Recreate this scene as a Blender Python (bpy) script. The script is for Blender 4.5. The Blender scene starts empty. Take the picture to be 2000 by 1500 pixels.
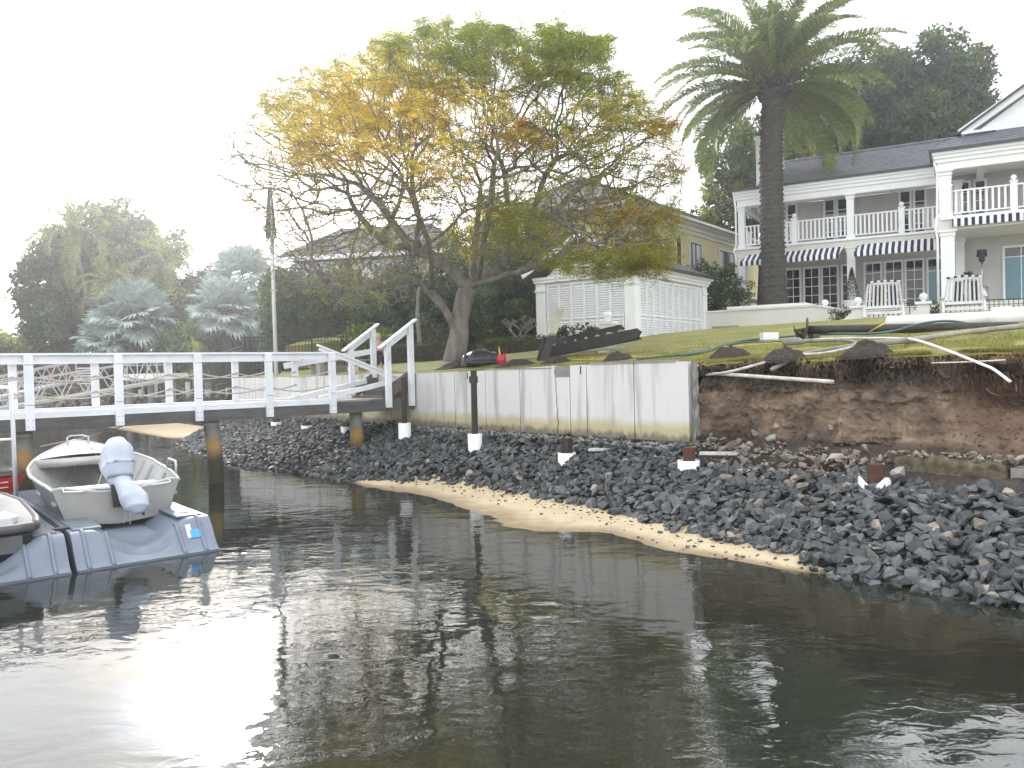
import bpy, bmesh, math, random
from mathutils import Vector, Matrix, noise
import numpy as np
R = math.radians
rnd = random.Random(7)
C = bpy.context.scene.collection
scene = bpy.context.scene

# ------------------------------------------------------------ camera
CAM_H, FPX = 2.05, 1555.0
pitch, roll = math.atan(27/FPX), math.atan(0.024)
up0 = Vector((0, math.sin(pitch), math.cos(pitch)))
fw = Vector((0, math.cos(pitch), -math.sin(pitch)))
rt0 = Vector((1, 0, 0))
cr = rt0*math.cos(roll) - up0*math.sin(roll)
cu = up0*math.cos(roll) + rt0*math.sin(roll)
cam_data = bpy.data.cameras.new('camera')
cam = bpy.data.objects.new('camera', cam_data)
C.objects.link(cam)
mw = Matrix.Identity(4)
for i in range(3):
    mw[i][0], mw[i][1], mw[i][2] = cr[i], cu[i], -fw[i]
mw[0][3], mw[1][3], mw[2][3] = 0, 0, CAM_H
cam.matrix_world = mw
cam_data.sensor_width = 36
cam_data.lens = 36*FPX/2000
cam_data.clip_start = 0.1
cam_data.clip_end = 5000
scene.camera = cam

# ------------------------------------------------------------ sky, sun, exposure
SUN_AZ, SUN_EL = R(-21), R(20.5)       # azimuth from +Y, to the left
sdir = Vector((math.sin(SUN_AZ)*math.cos(SUN_EL), math.cos(SUN_AZ)*math.cos(SUN_EL), math.sin(SUN_EL)))
world = bpy.data.worlds.new('World'); scene.world = world
world.use_nodes = True
nt = world.node_tree; nt.nodes.clear()
def wn(t, **kw):
    n = nt.nodes.new(t)
    for k, v in kw.items(): setattr(n, k, v)
    return n
wout = wn('ShaderNodeOutputWorld'); bg = wn('ShaderNodeBackground'); bg.inputs[1].default_value = 0.1
sky = wn('ShaderNodeTexSky', sky_type='NISHITA', sun_disc=False)
sky.sun_elevation = SUN_EL; sky.sun_rotation = SUN_AZ; sky.air_density = 1.2; sky.dust_density = 3.0
tc = wn('ShaderNodeTexCoord')
def wmath(op, a, b=None):
    n = wn('ShaderNodeMath', operation=op)
    for i, v in enumerate((a, b)):
        if v is None: continue
        if isinstance(v, (int, float)): n.inputs[i].default_value = v
        else: nt.links.new(v, n.inputs[i])
    return n.outputs[0]
dot = wn('ShaderNodeVectorMath', operation='DOT_PRODUCT'); dot.inputs[1].default_value = sdir
nrm = wn('ShaderNodeVectorMath', operation='NORMALIZE')
nt.links.new(tc.outputs['Generated'], nrm.inputs[0]); nt.links.new(nrm.outputs[0], dot.inputs[0])
cc = wmath('MAXIMUM', wmath('MULTIPLY', wmath('ADD', dot.outputs['Value'], 1.0), 0.5), 0.0)
cmap = wn('ShaderNodeMapping'); cmap.inputs['Scale'].default_value = (1, 1, 2.6)
nt.links.new(nrm.outputs[0], cmap.inputs[0])
cno = wn('ShaderNodeTexNoise'); cno.inputs['Scale'].default_value = 2.6; cno.inputs['Detail'].default_value = 7; cno.inputs['Roughness'].default_value = .58; cno.inputs['Distortion'].default_value = .4
nt.links.new(cmap.outputs[0], cno.inputs['Vector'])
cr_ = wn('ShaderNodeValToRGB'); cr_.color_ramp.elements[0].position = .36; cr_.color_ramp.elements[1].position = .60
cr_.color_ramp.elements[0].color = (.62, .62, .62, 1)
nt.links.new(cno.outputs['Fac'], cr_.inputs[0])
lobe1 = wmath('MULTIPLY', wmath('POWER', cc, 2.6), 2.5)
lobe2 = wmath('MULTIPLY', wmath('POWER', cc, 900.0), 45.0)
lum = wmath('ADD', wmath('ADD', lobe1, lobe2), 11.5)
lumn = wmath('MULTIPLY', lum, wmath('ADD', wmath('MULTIPLY', cno.outputs['Fac'], 1.9), 0.12))
ccol = wn('ShaderNodeVectorMath', operation='SCALE'); ccol.inputs[0].default_value = (.97, .99, 1.03)
nt.links.new(lumn, ccol.inputs['Scale'])
cmix = wn('ShaderNodeMixRGB'); nt.links.new(cr_.outputs[0], cmix.inputs[0]); nt.links.new(sky.outputs[0], cmix.inputs[1]); nt.links.new(ccol.outputs[0], cmix.inputs[2])
nt.links.new(cmix.outputs[0], bg.inputs[0]); nt.links.new(bg.outputs[0], wout.inputs[0])
sun_data = bpy.data.lights.new('sun', 'SUN'); sun_data.energy = 1.5; sun_data.angle = R(7); sun_data.color = (1, .975, .93)
sun = bpy.data.objects.new('sun', sun_data); C.objects.link(sun)
sun.rotation_euler = sdir.to_track_quat('Z', 'Y').to_euler()
scene.view_settings.view_transform = 'Standard'; scene.view_settings.look = 'None'
scene.view_settings.gamma = 1.0; scene.view_settings.exposure = 1.0

# ------------------------------------------------------------ frames (wall frame: a along the seawall, b landward)
UA, NB = Vector((.632, -.775, 0)), Vector((.775, .632, 0))
WROT = math.atan2(-.775, .632)
def W(a, b, z=0.0): return Vector((a*.632+b*.775, -a*.775+b*.632, z))
def toab(x, y): return x*.632-y*.775, x*.775+y*.632
def P(px, py, Y):
    "point seen at a photo pixel, at depth Y metres"
    return Vector(((px-1000)/FPX*Y, Y, CAM_H+(747-.024*px-py)*Y/FPX))
def PZ(px, py, z):
    Y = (CAM_H-z)*FPX/(py-(747-.024*px)); return Vector(((px-1000)/FPX*Y, Y, z))
def lerp(a, b, t): return a+(b-a)*t
def table(t, x):
    if x <= t[0][0]: return t[0][1]
    for (x0, y0), (x1, y1) in zip(t, t[1:]):
        if x <= x1: return lerp(y0, y1, (x-x0)/(x1-x0))
    return t[-1][1]
def fnoise(x, y, z=0.0): return noise.noise(Vector((x, y, z)))

# ------------------------------------------------------------ materials
MATS = {}
def mat(name, c1, c2=None, scale=4.0, rough=.7, bump=0.0, bscale=None, bdist=.01, metal=0.0, detail=6, stretch=(1, 1, 1),
        island=0.0, objrand=0.0, ramp=(.35, .65), transl=0.0, spec=.5, c3=None, coords='Object', alpha=None):
    m = bpy.data.materials.new(name); MATS[name] = m; m.use_nodes = True
    t = m.node_tree; n = t.nodes; L = t.links
    b = n['Principled BSDF']
    tcn = n.new('ShaderNodeTexCoord'); mp = n.new('ShaderNodeMapping'); mp.inputs['Scale'].default_value = stretch
    if coords == 'World':
        g = n.new('ShaderNodeNewGeometry'); L.new(g.outputs['Position'], mp.inputs[0])
    else: L.new(tcn.outputs[coords], mp.inputs[0])
    no = n.new('ShaderNodeTexNoise'); no.inputs['Scale'].default_value = scale; no.inputs['Detail'].default_value = detail; no.inputs['Roughness'].default_value = .6
    L.new(mp.outputs[0], no.inputs['Vector'])
    rp = n.new('ShaderNodeValToRGB'); e = rp.color_ramp.elements
    e[0].position, e[1].position = ramp; e[0].color = (*c1, 1); e[1].color = (*(c2 or c1), 1)
    if c3:
        k = rp.color_ramp.elements.new(min(.98, ramp[1]+.12)); k.color = (*c3, 1)
    L.new(no.outputs['Fac'], rp.inputs[0]); col = rp.outputs[0]
    if island or objrand:
        hs = n.new('ShaderNodeHueSaturation'); L.new(col, hs.inputs['Color'])
        if island:
            g2 = n.new('ShaderNodeNewGeometry'); src = g2.outputs['Random Per Island']; amt = island
        else:
            oi = n.new('ShaderNodeObjectInfo'); src = oi.outputs['Random']; amt = objrand
        if island and objrand:
            oi = n.new('ShaderNodeObjectInfo'); ad = n.new('ShaderNodeMath'); ad.operation = 'ADD'; L.new(src, ad.inputs[0]); L.new(oi.outputs['Random'], ad.inputs[1])
            fr = n.new('ShaderNodeMath'); fr.operation = 'FRACT'; L.new(ad.outputs[0], fr.inputs[0]); src = fr.outputs[0]
        mr = n.new('ShaderNodeMapRange'); mr.inputs['To Min'].default_value = 1-amt; mr.inputs['To Max'].default_value = 1+amt
        L.new(src, mr.inputs['Value']); L.new(mr.outputs[0], hs.inputs['Value']); col = hs.outputs[0]
        mr2 = n.new('ShaderNodeMapRange'); mr2.inputs['To Min'].default_value = .485; mr2.inputs['To Max'].default_value = .515
        mu = n.new('ShaderNodeMath'); mu.operation = 'MULTIPLY'; mu.inputs[1].default_value = 7.31; L.new(src, mu.inputs[0])
        fr2 = n.new('ShaderNodeMath'); fr2.operation = 'FRACT'; L.new(mu.outputs[0], fr2.inputs[0]); L.new(fr2.outputs[0], mr2.inputs['Value']); L.new(mr2.outputs[0], hs.inputs['Hue'])
    L.new(col, b.inputs['Base Color'])
    b.inputs['Roughness'].default_value = rough; b.inputs['Metallic'].default_value = metal; b.inputs['Specular IOR Level'].default_value = spec
    if bump:
        n2 = n.new('ShaderNodeTexNoise'); n2.inputs['Scale'].default_value = bscale or scale*4; n2.inputs['Detail'].default_value = 5
        L.new(mp.outputs[0], n2.inputs['Vector'])
        bp = n.new('ShaderNodeBump'); bp.inputs['Strength'].default_value = bump; bp.inputs['Distance'].default_value = bdist
        L.new(n2.outputs['Fac'], bp.inputs['Height']); L.new(bp.outputs[0], b.inputs['Normal'])
    if transl:
        tr = n.new('ShaderNodeBsdfTranslucent'); L.new(col, tr.inputs[0]); mx = n.new('ShaderNodeMixShader'); mx.inputs[0].default_value = transl
        out = n['Material Output']; L.new(b.outputs[0], mx.inputs[1]); L.new(tr.outputs[0], mx.inputs[2]); L.new(mx.outputs[0], out.inputs[0])
    m['_col'] = ''
    return m
def nodes_of(m): return m.node_tree, m.node_tree.nodes, m.node_tree.links
def overlay(m, src_axis, e, c, noise_scale=3.0, noise_amt=.12, stretch=(1, 1, 1), strength=1.0):
    """mix colour c over the base along an object axis: e = (pos0, pos1) ramp edges, broken by noise (dirt, lichen, paint lines)"""
    t, n, L = nodes_of(m); b = n['Principled BSDF']
    prev = b.inputs['Base Color'].links[0].from_socket
    tcn = n.new('ShaderNodeTexCoord'); sp = n.new('ShaderNodeSeparateXYZ'); L.new(tcn.outputs['Object'], sp.inputs[0])
    mp = n.new('ShaderNodeMapping'); mp.inputs['Scale'].default_value = stretch; L.new(tcn.outputs['Object'], mp.inputs[0])
    no = n.new('ShaderNodeTexNoise'); no.inputs['Scale'].default_value = noise_scale; no.inputs['Detail'].default_value = 6; L.new(mp.outputs[0], no.inputs['Vector'])
    ad = n.new('ShaderNodeMath'); ad.operation = 'MULTIPLY_ADD'; ad.inputs[1].default_value = noise_amt*2; 
    L.new(no.outputs['Fac'], ad.inputs[0]); L.new(sp.outputs['XYZ'.index(src_axis)], ad.inputs[2])
    mr = n.new('ShaderNodeMapRange'); mr.clamp = True
    mr.inputs['From Min'].default_value = e[0]+noise_amt; mr.inputs['From Max'].default_value = e[1]+noise_amt
    mr.inputs['To Max'].default_value = strength
    L.new(ad.outputs[0], mr.inputs['Value'])
    mx = n.new('ShaderNodeMixRGB'); L.new(mr.outputs[0], mx.inputs[0]); L.new(prev, mx.inputs[1]); mx.inputs[2].default_value = (*c, 1)
    for l in list(b.inputs['Base Color'].links): L.remove(l)
    L.new(mx.outputs[0], b.inputs['Base Color'])
def stripes(name, ca, cb, axis, width, rough=.8, frac=.5):
    m = bpy.data.materials.new(name); MATS[name] = m; m.use_nodes = True
    t, n, L = nodes_of(m); b = n['Principled BSDF']; b.inputs['Roughness'].default_value = rough
    tcn = n.new('ShaderNodeTexCoord'); sp = n.new('ShaderNodeSeparateXYZ'); L.new(tcn.outputs['Object'], sp.inputs[0])
    d = n.new('ShaderNodeMath'); d.operation = 'DIVIDE'; d.inputs[1].default_value = width*2; L.new(sp.outputs['XYZ'.index(axis)], d.inputs[0])
    f = n.new('ShaderNodeMath'); f.operation = 'FRACT'; L.new(d.outputs[0], f.inputs[0])
    g = n.new('ShaderNodeMath'); g.operation = 'GREATER_THAN'; g.inputs[1].default_value = frac; L.new(f.outputs[0], g.inputs[0])
    mx = n.new('ShaderNodeMixRGB'); L.new(g.outputs[0], mx.inputs[0]); mx.inputs[1].default_value = (*ca, 1); mx.inputs[2].default_value = (*cb, 1)
    L.new(mx.outputs[0], b.inputs['Base Color'])
    return m
M = MATS
mat('white_paint', (.78, .79, .80), (.70, .71, .72), 3, .5, .15, 40, .002)
mat('white_timber', (.74, .76, .79), (.58, .60, .62), 2.2, .55, .25, 30, .002, ramp=(.45, .8), stretch=(1, 1, 1))
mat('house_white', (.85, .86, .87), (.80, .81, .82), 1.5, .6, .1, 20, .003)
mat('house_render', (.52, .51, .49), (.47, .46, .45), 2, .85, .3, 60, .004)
mat('cream_render', (.66, .60, .36), (.60, .55, .33), 1.2, .85, .2, 30, .004)
mat('slab_render', (.70, .68, .63), (.64, .62, .58), 1.5, .85, .1, 30, .003)
mat('grey_timber', (.16, .145, .13), (.075, .07, .065), 3, .85, .6, 14, .006, stretch=(1, 8, 8))
mat('beam_timber', (.105, .10, .095), (.06, .058, .056), 2.0, .85, .5, 12, .006, stretch=(6, 1, 6))
mat('dark_timber', (.050, .042, .036), (.025, .022, .020), 3, .85, .6, 14, .008, stretch=(6, 6, 1))
mat('weathered_timber', (.36, .33, .29), (.22, .20, .18), 3, .85, .5, 20, .005)
mat('concrete', (.30, .29, .27), (.20, .195, .18), 3, .9, .6, 18, .01)
mat('concrete_pile', (.20, .19, .155), (.12, .115, .095), 3, .9, .5, 18, .01)
overlay(M['concrete_pile'], 'Z', (.95, .80), (.30, .17, .03), 5, .10, strength=.8)
overlay(M['concrete_pile'], 'Z', (.70, .45), (.035, .032, .015), 6, .12)
mat('stone_dark', (.030, .036, .038), (.080, .088, .090), 9, .6, .6, 30, .012, island=.75, objrand=0, ramp=(.4, .7), spec=.6)
mat('stone_each', (.030, .036, .038), (.086, .094, .095), 9, .55, .6, 30, .012, objrand=.7, ramp=(.4, .7), spec=.6)
mat('rubble', (.26, .22, .18), (.14, .12, .10), 9, .85, .5, 30, .01, island=.5, objrand=.3)
mat('sand', (.50, .41, .27), (.42, .34, .21), 2.5, .9, .35, 60, .006)
overlay(M['sand'], 'Z', (.035, .008), (.23, .17, .095), 6, .012)
mat('soil', (.10, .073, .055), (.24, .175, .12), 2.2, .95, 1.0, 11, .07, detail=11, c3=(.33, .25, .17), ramp=(.40, .58))
overlay(M['soil'], 'Z', (1.62, 1.78), (.040, .033, .028), 3, .16)
overlay(M['soil'], 'Z', (1.06, .93), (.060, .045, .034), 4, .12)
overlay(M['soil'], 'X', (5.3, 5.9), (.15, .08, .052), 2.5, .25, strength=.6)
mat('clod', (.070, .050, .038), (.11, .08, .06), 6, .95, .6, 30, .01, island=.45)
mat('dark_soil', (.060, .045, .035), (.030, .024, .020), 14, .95, 1, 30, .05, c3=(.13, .10, .075), detail=9, ramp=(.4, .58))
mat('lawn', (.13, .16, .028), (.25, .215, .055), 1.1, .9, .6, 60, .02, detail=8, c3=(.36, .27, .09), ramp=(.35, .62))
mat('grass_blade', (.16, .20, .035), (.32, .28, .08), 1.2, .8, transl=.35, island=.4, spec=.2)
mat('dry_grass', (.36, .29, .13), (.22, .18, .07), 4, .9, island=.4, spec=.2)
mat('root_fibre', (.17, .12, .07), (.10, .07, .045), 5, .9, island=.4)
mat('far_ground', (.07, .10, .03), (.10, .11, .04), .2, .95)

# ------------------------------------------------------------ mesh builder
class MB:
    def __init__(s): s.v = []; s.f = []; s.m = []; s.cur = 0
    def add(s, vs, fs, mi=None):
        o = len(s.v); s.v.extend([tuple(v) for v in vs]); s.f.extend([tuple(i+o for i in f) for f in fs]); s.m.extend([s.cur if mi is None else mi]*len(fs)); return s
    def box(s, c, d, rz=0.0, mi=None, mx=None):
        hx, hy, hz = d[0]/2, d[1]/2, d[2]/2
        vs = [Vector((x, y, z)) for z in (-hz, hz) for x, y in ((-hx, -hy), (hx, -hy), (hx, hy), (-hx, hy))]
        if rz:
            q = Matrix.Rotation(rz, 3, 'Z'); vs = [q@v for v in vs]
        if mx is not None: vs = [mx@v for v in vs]
        c = Vector(c)
        return s.add([v+c for v in vs], [(3, 2, 1, 0), (4, 5, 6, 7), (0, 1, 5, 4), (1, 2, 6, 5), (2, 3, 7, 6), (3, 0, 4, 7)], mi)
    def bb(s, lo, hi, mi=None):
        return s.box([(a+b)/2 for a, b in zip(lo, hi)], [abs(b-a) for a, b in zip(lo, hi)], mi=mi)
    def beam(s, p0, p1, w, h, up=(0, 0, 1), mi=None):
        p0, p1 = Vector(p0), Vector(p1); d = p1-p0; L = d.length; d.normalize()
        x = d.cross(Vector(up))
        if x.length < 1e-4: x = d.cross(Vector((0, 1, 0)))
        x.normalize(); z = x.cross(d)
        mx = Matrix((x, d, z)).transposed()
        return s.box((p0+p1)/2, (w, L, h), mx=mx, mi=mi)
    def tube(s, pts, rs, n=8, cap=True, mi=None, closed=False):
        pts = [Vector(p) for p in pts]
        if isinstance(rs, (int, float)): rs = [rs]*len(pts)
        vs = []; prev = None
        for i, p in enumerate(pts):
            if i == 0: d = pts[1]-p
            elif i == len(pts)-1: d = p-pts[i-1]
            else: d = pts[i+1]-pts[i-1]
            if d.length < 1e-9: d = Vector((0, 0, 1))
            d.normalize()
            if prev is None:
                x = d.cross(Vector((0, 0, 1)))
                if x.length < 1e-3: x = d.cross(Vector((1, 0, 0)))
            else:
                x = prev-d*prev.dot(d)
                if x.length < 1e-6: x = d.cross(Vector((.3, .7, .2)))
            x.normalize(); prev = x; y = d.cross(x)
            for k in range(n):
                t = 2*math.pi*k/n; vs.append(p+(x*math.cos(t)+y*math.sin(t))*rs[i])
        fs = []
        for i in range(len(pts)-1):
            for k in range(n):
                a, b = i*n+k, i*n+(k+1) % n; fs.append((a, b, b+n, a+n))
        if cap: fs.append(tuple(range(n-1, -1, -1))); fs.append(tuple(range((len(pts)-1)*n, len(pts)*n)))
        return s.add(vs, fs, mi)
    def lathe(s, c, prof, n=16, mi=None, sx=1, sy=1):
        c = Vector(c); vs = []
        for r, z in prof:
            for k in range(n):
                t = 2*math.pi*k/n; vs.append(c+Vector((r*math.cos(t)*sx, r*math.sin(t)*sy, z)))
        fs = [(i*n+k, i*n+(k+1) % n, (i+1)*n+(k+1) % n, (i+1)*n+k) for i in range(len(prof)-1) for k in range(n)]
        fs.append(tuple(range(n-1, -1, -1))); fs.append(tuple(range((len(prof)-1)*n, len(prof)*n)))
        return s.add(vs, fs, mi)
    def ball(s, c, r, n=16, mi=None):
        return s.lathe(c, [(max(.0005, r*math.sin(math.pi*i/10)), -r*math.cos(math.pi*i/10)) for i in range(11)], n, mi)
    def prism(s, poly, axis, lo, hi, mi=None):
        """extrude a 2-D polygon along axis: axis x -> poly is (y,z); y -> (x,z); z -> (x,y)"""
        def pt(u, v, w): return {'x': (w, u, v), 'y': (u, w, v), 'z': (u, v, w)}[axis]
        n = len(poly); vs = [pt(u, v, lo) for u, v in poly]+[pt(u, v, hi) for u, v in poly]
        fs = [tuple(range(n-1, -1, -1)), tuple(range(n, 2*n))]+[(i, (i+1) % n, n+(i+1) % n, n+i) for i in range(n)]
        return s.add(vs, fs, mi)
    def grid(s, fn, nu, nv, mi=None):
        vs = [fn(i/nu, j/nv) for j in range(nv+1) for i in range(nu+1)]
        fs = [(j*(nu+1)+i, j*(nu+1)+i+1, (j+1)*(nu+1)+i+1, (j+1)*(nu+1)+i) for j in range(nv) for i in range(nu)]
        return s.add(vs, fs, mi)
    def build(s, name, mats, parent=None, smooth=False, fixn=True, weld=False):
        me = bpy.data.meshes.new(name)
        off = OFF.get(parent.name if parent else '', None)
        top = parent
        while off is None and top is not None and top.parent is not None:
            top = top.parent; off = OFF.get(top.name)
        if off is not None: me.from_pydata([(v[0]-off[0], v[1]-off[1], v[2]-off[2]) for v in s.v], [], s.f)
        else: me.from_pydata(s.v, [], s.f)
        if not isinstance(mats, (list, tuple)): mats = [mats]
        for m in mats: me.materials.append(M[m] if isinstance(m, str) else m)
        if len(mats) > 1: me.polygons.foreach_set('material_index', s.m)
        if fixn and len(s.f) < 60000:
            bm = bmesh.new(); bm.from_mesh(me)
            if weld: bmesh.ops.remove_doubles(bm, verts=bm.verts, dist=1e-4)
            bmesh.ops.recalc_face_normals(bm, faces=bm.faces); bm.to_mesh(me); bm.free()
        if smooth: me.polygons.foreach_set('use_smooth', [True]*len(me.polygons))
        me.update()
        o = bpy.data.objects.new(name, me); C.objects.link(o)
        if parent: o.parent = parent
        return o
OFF = {}
def tag(o, label=None, cat=None, group=None, kind=None):
    if label: o['label'] = label
    if cat: o['category'] = cat
    if group: o['group'] = group
    if kind: o['kind'] = kind
    return o
def thing(name, label, cat, loc, rz=0.0, group=None, off=(0, 0, 0)):
    """Empty at the thing's base. off = the builder coordinates of that base (parts subtract it)"""
    o = bpy.data.objects.new(name, None); C.objects.link(o); o.empty_display_size = .2
    o.location = loc; o.rotation_euler = (0, 0, rz); OFF[o.name] = Vector(off)
    return tag(o, label, cat, group)
def wthing(name, label, cat, a, b, z, group=None):
    "a thing whose parts are built in wall-frame coordinates (a, b, z)"
    return thing(name, label, cat, W(a, b, z), WROT, group, (a, b, z))
def single(mb, name, mats, label, cat, loc, rz=0.0, group=None, smooth=False, off=(0, 0, 0), **kw):
    "a thing that is one mesh"
    mb.v = [(v[0]-off[0], v[1]-off[1], v[2]-off[2]) for v in mb.v]
    o = mb.build(name, mats, None, smooth, **kw); o.location = loc; o.rotation_euler = (0, 0, rz)
    return tag(o, label, cat, group)
def wsingle(mb, name, mats, label, cat, a, b, z, group=None, smooth=False, **kw):
    return single(mb, name, mats, label, cat, W(a, b, z), WROT, group, smooth, (a, b, z), **kw)
def copy_tree(o, parent=None):
    c = o.copy(); C.objects.link(c); c.parent = parent
    if o.name in OFF: OFF[c.name] = OFF[o.name]
    for ch in list(o.children): copy_tree(ch, c)
    return c
# ============================================================ setting: ground, water, lawn, bank
LAWN_Z = [(9.7, 2.06), (10.8, 2.17), (12, 2.30), (15, 2.52), (18, 2.76), (22.6, 3.25), (26, 3.5), (29.4, 3.68), (34, 3.8), (60, 4.0)]
def lawn_z(a, b):
    z = table(LAWN_Z, b)
    if b < 12: z += (a+8)*.006*min(1, max(0, 1-(b-10)/2)) if a < -8 else 0
    if a < -19: z = lerp(z, 2.0, min(1, (-19-a)/9)*min(1, max(0, (b-10)/8))*.8)
    return z + .02*fnoise(a*.7, b*.7)
def lz(x, y):
    a, b = toab(x, y); return lawn_z(a, b)
def cliff_edge(a):
    if a < -7.6: return 9.86
    k = min(1, (a+7.6)/.5)
    return lerp(9.88, 10.42+.16*fnoise(a*1.3, 3)+.07*fnoise(a*5, 8)+max(0, a+5.2)*.16, k)

# lawn
mb = MB()
al = [-27+i*.5 for i in range(38)]+[-8.0+.12*i for i in range(60)]+[-.8+.6*i for i in range(70)]
nbv = 56
def brow(a, j):
    e = cliff_edge(a); t = j/nbv; return e+(62-e)*t**2.4
vs = []
for a in al:
    for j in range(nbv+1):
        b = brow(a, j); z = lawn_z(a, b)
        if a > -7.6 and j < 6: z -= .05*(1-j/6)**2 + .04*fnoise(a*6, j)*(1-j/6)
        vs.append(W(a, b, z))
fs = [(i*(nbv+1)+j, i*(nbv+1)+j+1, (i+1)*(nbv+1)+j+1, (i+1)*(nbv+1)+j) for i in range(len(al)-1) for j in range(nbv)]
mb.add(vs, fs)
lawn = mb.build('lawn', 'lawn', None, True); tag(lawn, 'sloping green and straw coloured lawn above the seawall', None, kind='structure')

# big ground sheet reaching the horizon
mb = MB()
mb.add([W(-26.5, 13, 1.45), W(900, 13, 1.45), W(900, 2500, 1.45), W(-26.5, 2500, 1.45)], [(0, 1, 2, 3)])
mb.add([(-2500, 57, 1.45), (-12, 57, 1.45), W(-26.5, 40, 1.45), W(-26.5, 2500, 1.45), (-2500, 3000, 1.45)], [(0, 1, 2, 3, 4)])
g = mb.build('ground', 'far_ground', fixn=False); tag(g, 'flat green ground running back to the horizon', kind='structure')

# bed, beach and slope under the rocks, in wall frame
TOE = [(-40, 7.6), (-26.6, 7.6), (-22, 6.85), (-19.5, 6.6), (-16, 6.95), (-13.8, 7.0), (-12.6, 7.45), (-12.1, 7.95), (-11, 8.02), (-9.6, 7.98), (-8.4, 7.96), (-7.2, 7.78), (-6.1, 7.50), (-5.3, 7.42), (-4.6, 7.28), (-4.1, 7.12), (-3.7, 7.05), (-3.0, 7.08), (2, 7.08), (12, 7.1)]
WLN = [(-40, 7.7), (-26.6, 7.8), (-22, 7.0), (-19.5, 6.75), (-16, 7.1), (-13.8, 7.15), (-12.6, 7.05), (-11.4, 7.15), (-10.4, 7.05), (-9.5, 6.85), (-8.7, 6.7), (-8.1, 6.45), (-7.65, 6.48), (-7.3, 6.8), (-6.96, 7.12), (-6.26, 6.98), (-5.75, 6.86), (-5.2, 6.95), (-4.66, 7.05), (-4.2, 7.14), (-3.8, 7.30), (-3.0, 7.42), (2, 7.42), (12, 7.45)]
def bed_z(a, b):
    bt, bw = table(TOE, a), table(WLN, a)
    if b >= 9.7: z = .80
    elif b > max(bt, bw-.2): z = lerp(.07 if bt > bw else 0, .78, max(0, (b-max(bt, bw))/(9.7-max(bt, bw)))**.9)
    elif b > bw: z = lerp(0.0, .07, (b-bw)/max(.05, bt-bw))
    else:
        d = bw-b; z = -.16*d-.10*min(1, d*1.5)-.02*d*d
        z = max(z, -1.7)
    if a < -26.4 and b > 6:      # end of the rock slope, spit beyond
        z = lerp(z, -1.0, min(1, (-26.4-a)/1.6))
        x, y = W(a, b)[:2]
        A, B = Vector((-11.0, 28.6)), Vector((-16.5, 35.5)); p = Vector((x, y)); d = B-A
        t = max(0, min(1, (p-A).dot(d)/d.dot(d))); q = (p-(A+d*t)).length
        z = max(z, .10-.13*(q/1.7)**2 if q < 4 else -9)
    return z+.012*fnoise(a*2.2, b*2.2)+.006*fnoise(a*9, b*9)
def sand_at(x, y): return bed_z(*toab(x, y))
mb = MB()
na, nb = 330, 150
mb.grid(lambda u, v: W(lerp(-44, 13, u), lerp(-12, 13.2, v**.8), bed_z(lerp(-44, 13, u), lerp(-12, 13.2, v**.8))), na, nb)
for j in range(nb):
    for i in range(na):
        a_, b_ = lerp(-44, 13, (i+.5)/na), lerp(-12, 13.2, ((j+.5)/nb)**.8)
        if b_ > table(TOE, a_)+.18 and a_ > -27: mb.m[j*na+i] = 1
bed = mb.build('sand', ['sand', 'dark_soil'], None, True); tag(bed, 'pale sandy beach strip running under the dark water', kind='structure')

# water: closed box with an absorbing volume
wm = bpy.data.materials.new('water'); M['water'] = wm; wm.use_nodes = True
t, n, L = nodes_of(wm); n.remove(n['Principled BSDF']); out = n['Material Output']
geo = n.new('ShaderNodeNewGeometry')
def wnoise(sc, det, st, rough=.55):
    mp = n.new('ShaderNodeMapping'); mp.inputs['Scale'].default_value = st; mp.inputs['Rotation'].default_value = (0, 0, R(15)); L.new(geo.outputs['Position'], mp.inputs[0])
    x = n.new('ShaderNodeTexNoise'); x.inputs['Scale'].default_value = sc; x.inputs['Detail'].default_value = det; x.inputs['Roughness'].default_value = rough; x.inputs['Distortion'].default_value = .6
    L.new(mp.outputs[0], x.inputs['Vector']); return x.outputs['Fac']
n1 = wnoise(1.1, 2, (1, 1.5, 1)); n2 = wnoise(4.2, 3, (1, 1.7, 1)); patch = wnoise(.35, 2, (1, 1, 1))
mr = n.new('ShaderNodeMapRange'); mr.inputs['From Min'].default_value = .38; mr.inputs['From Max'].default_value = .62; mr.inputs['To Min'].default_value = .25; mr.inputs['To Max'].default_value = 1.0; L.new(patch, mr.inputs['Value'])
m2 = n.new('ShaderNodeMath'); m2.operation = 'MULTIPLY'; L.new(n2, m2.inputs[0]); L.new(mr.outputs[0], m2.inputs[1])
m3 = n.new('ShaderNodeMath'); m3.operation = 'MULTIPLY_ADD'; m3.inputs[1].default_value = .55; L.new(m2.outputs[0], m3.inputs[0]); L.new(n1, m3.inputs[2])
bp = n.new('ShaderNodeBump'); bp.inputs['Strength'].default_value = 1.0; bp.inputs['Distance'].default_value = .0085; L.new(m3.outputs[0], bp.inputs['Height'])
fr = n.new('ShaderNodeFresnel'); fr.inputs[0].default_value = 1.80; L.new(bp.outputs[0], fr.inputs['Normal'])
gl = n.new('ShaderNodeBsdfGlossy'); gl.inputs['Roughness'].default_value = .012; L.new(bp.outputs[0], gl.inputs['Normal'])
trn = n.new('ShaderNodeBsdfTransparent'); trn.inputs[0].default_value = (.86, .84, .74, 1)
df = n.new('ShaderNodeBsdfDiffuse'); df.inputs[0].default_value = (.046, .054, .041, 1)
mxa = n.new('ShaderNodeMixShader'); mxa.inputs[0].default_value = .42; L.new(trn.outputs[0], mxa.inputs[1]); L.new(df.outputs[0], mxa.inputs[2])
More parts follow.
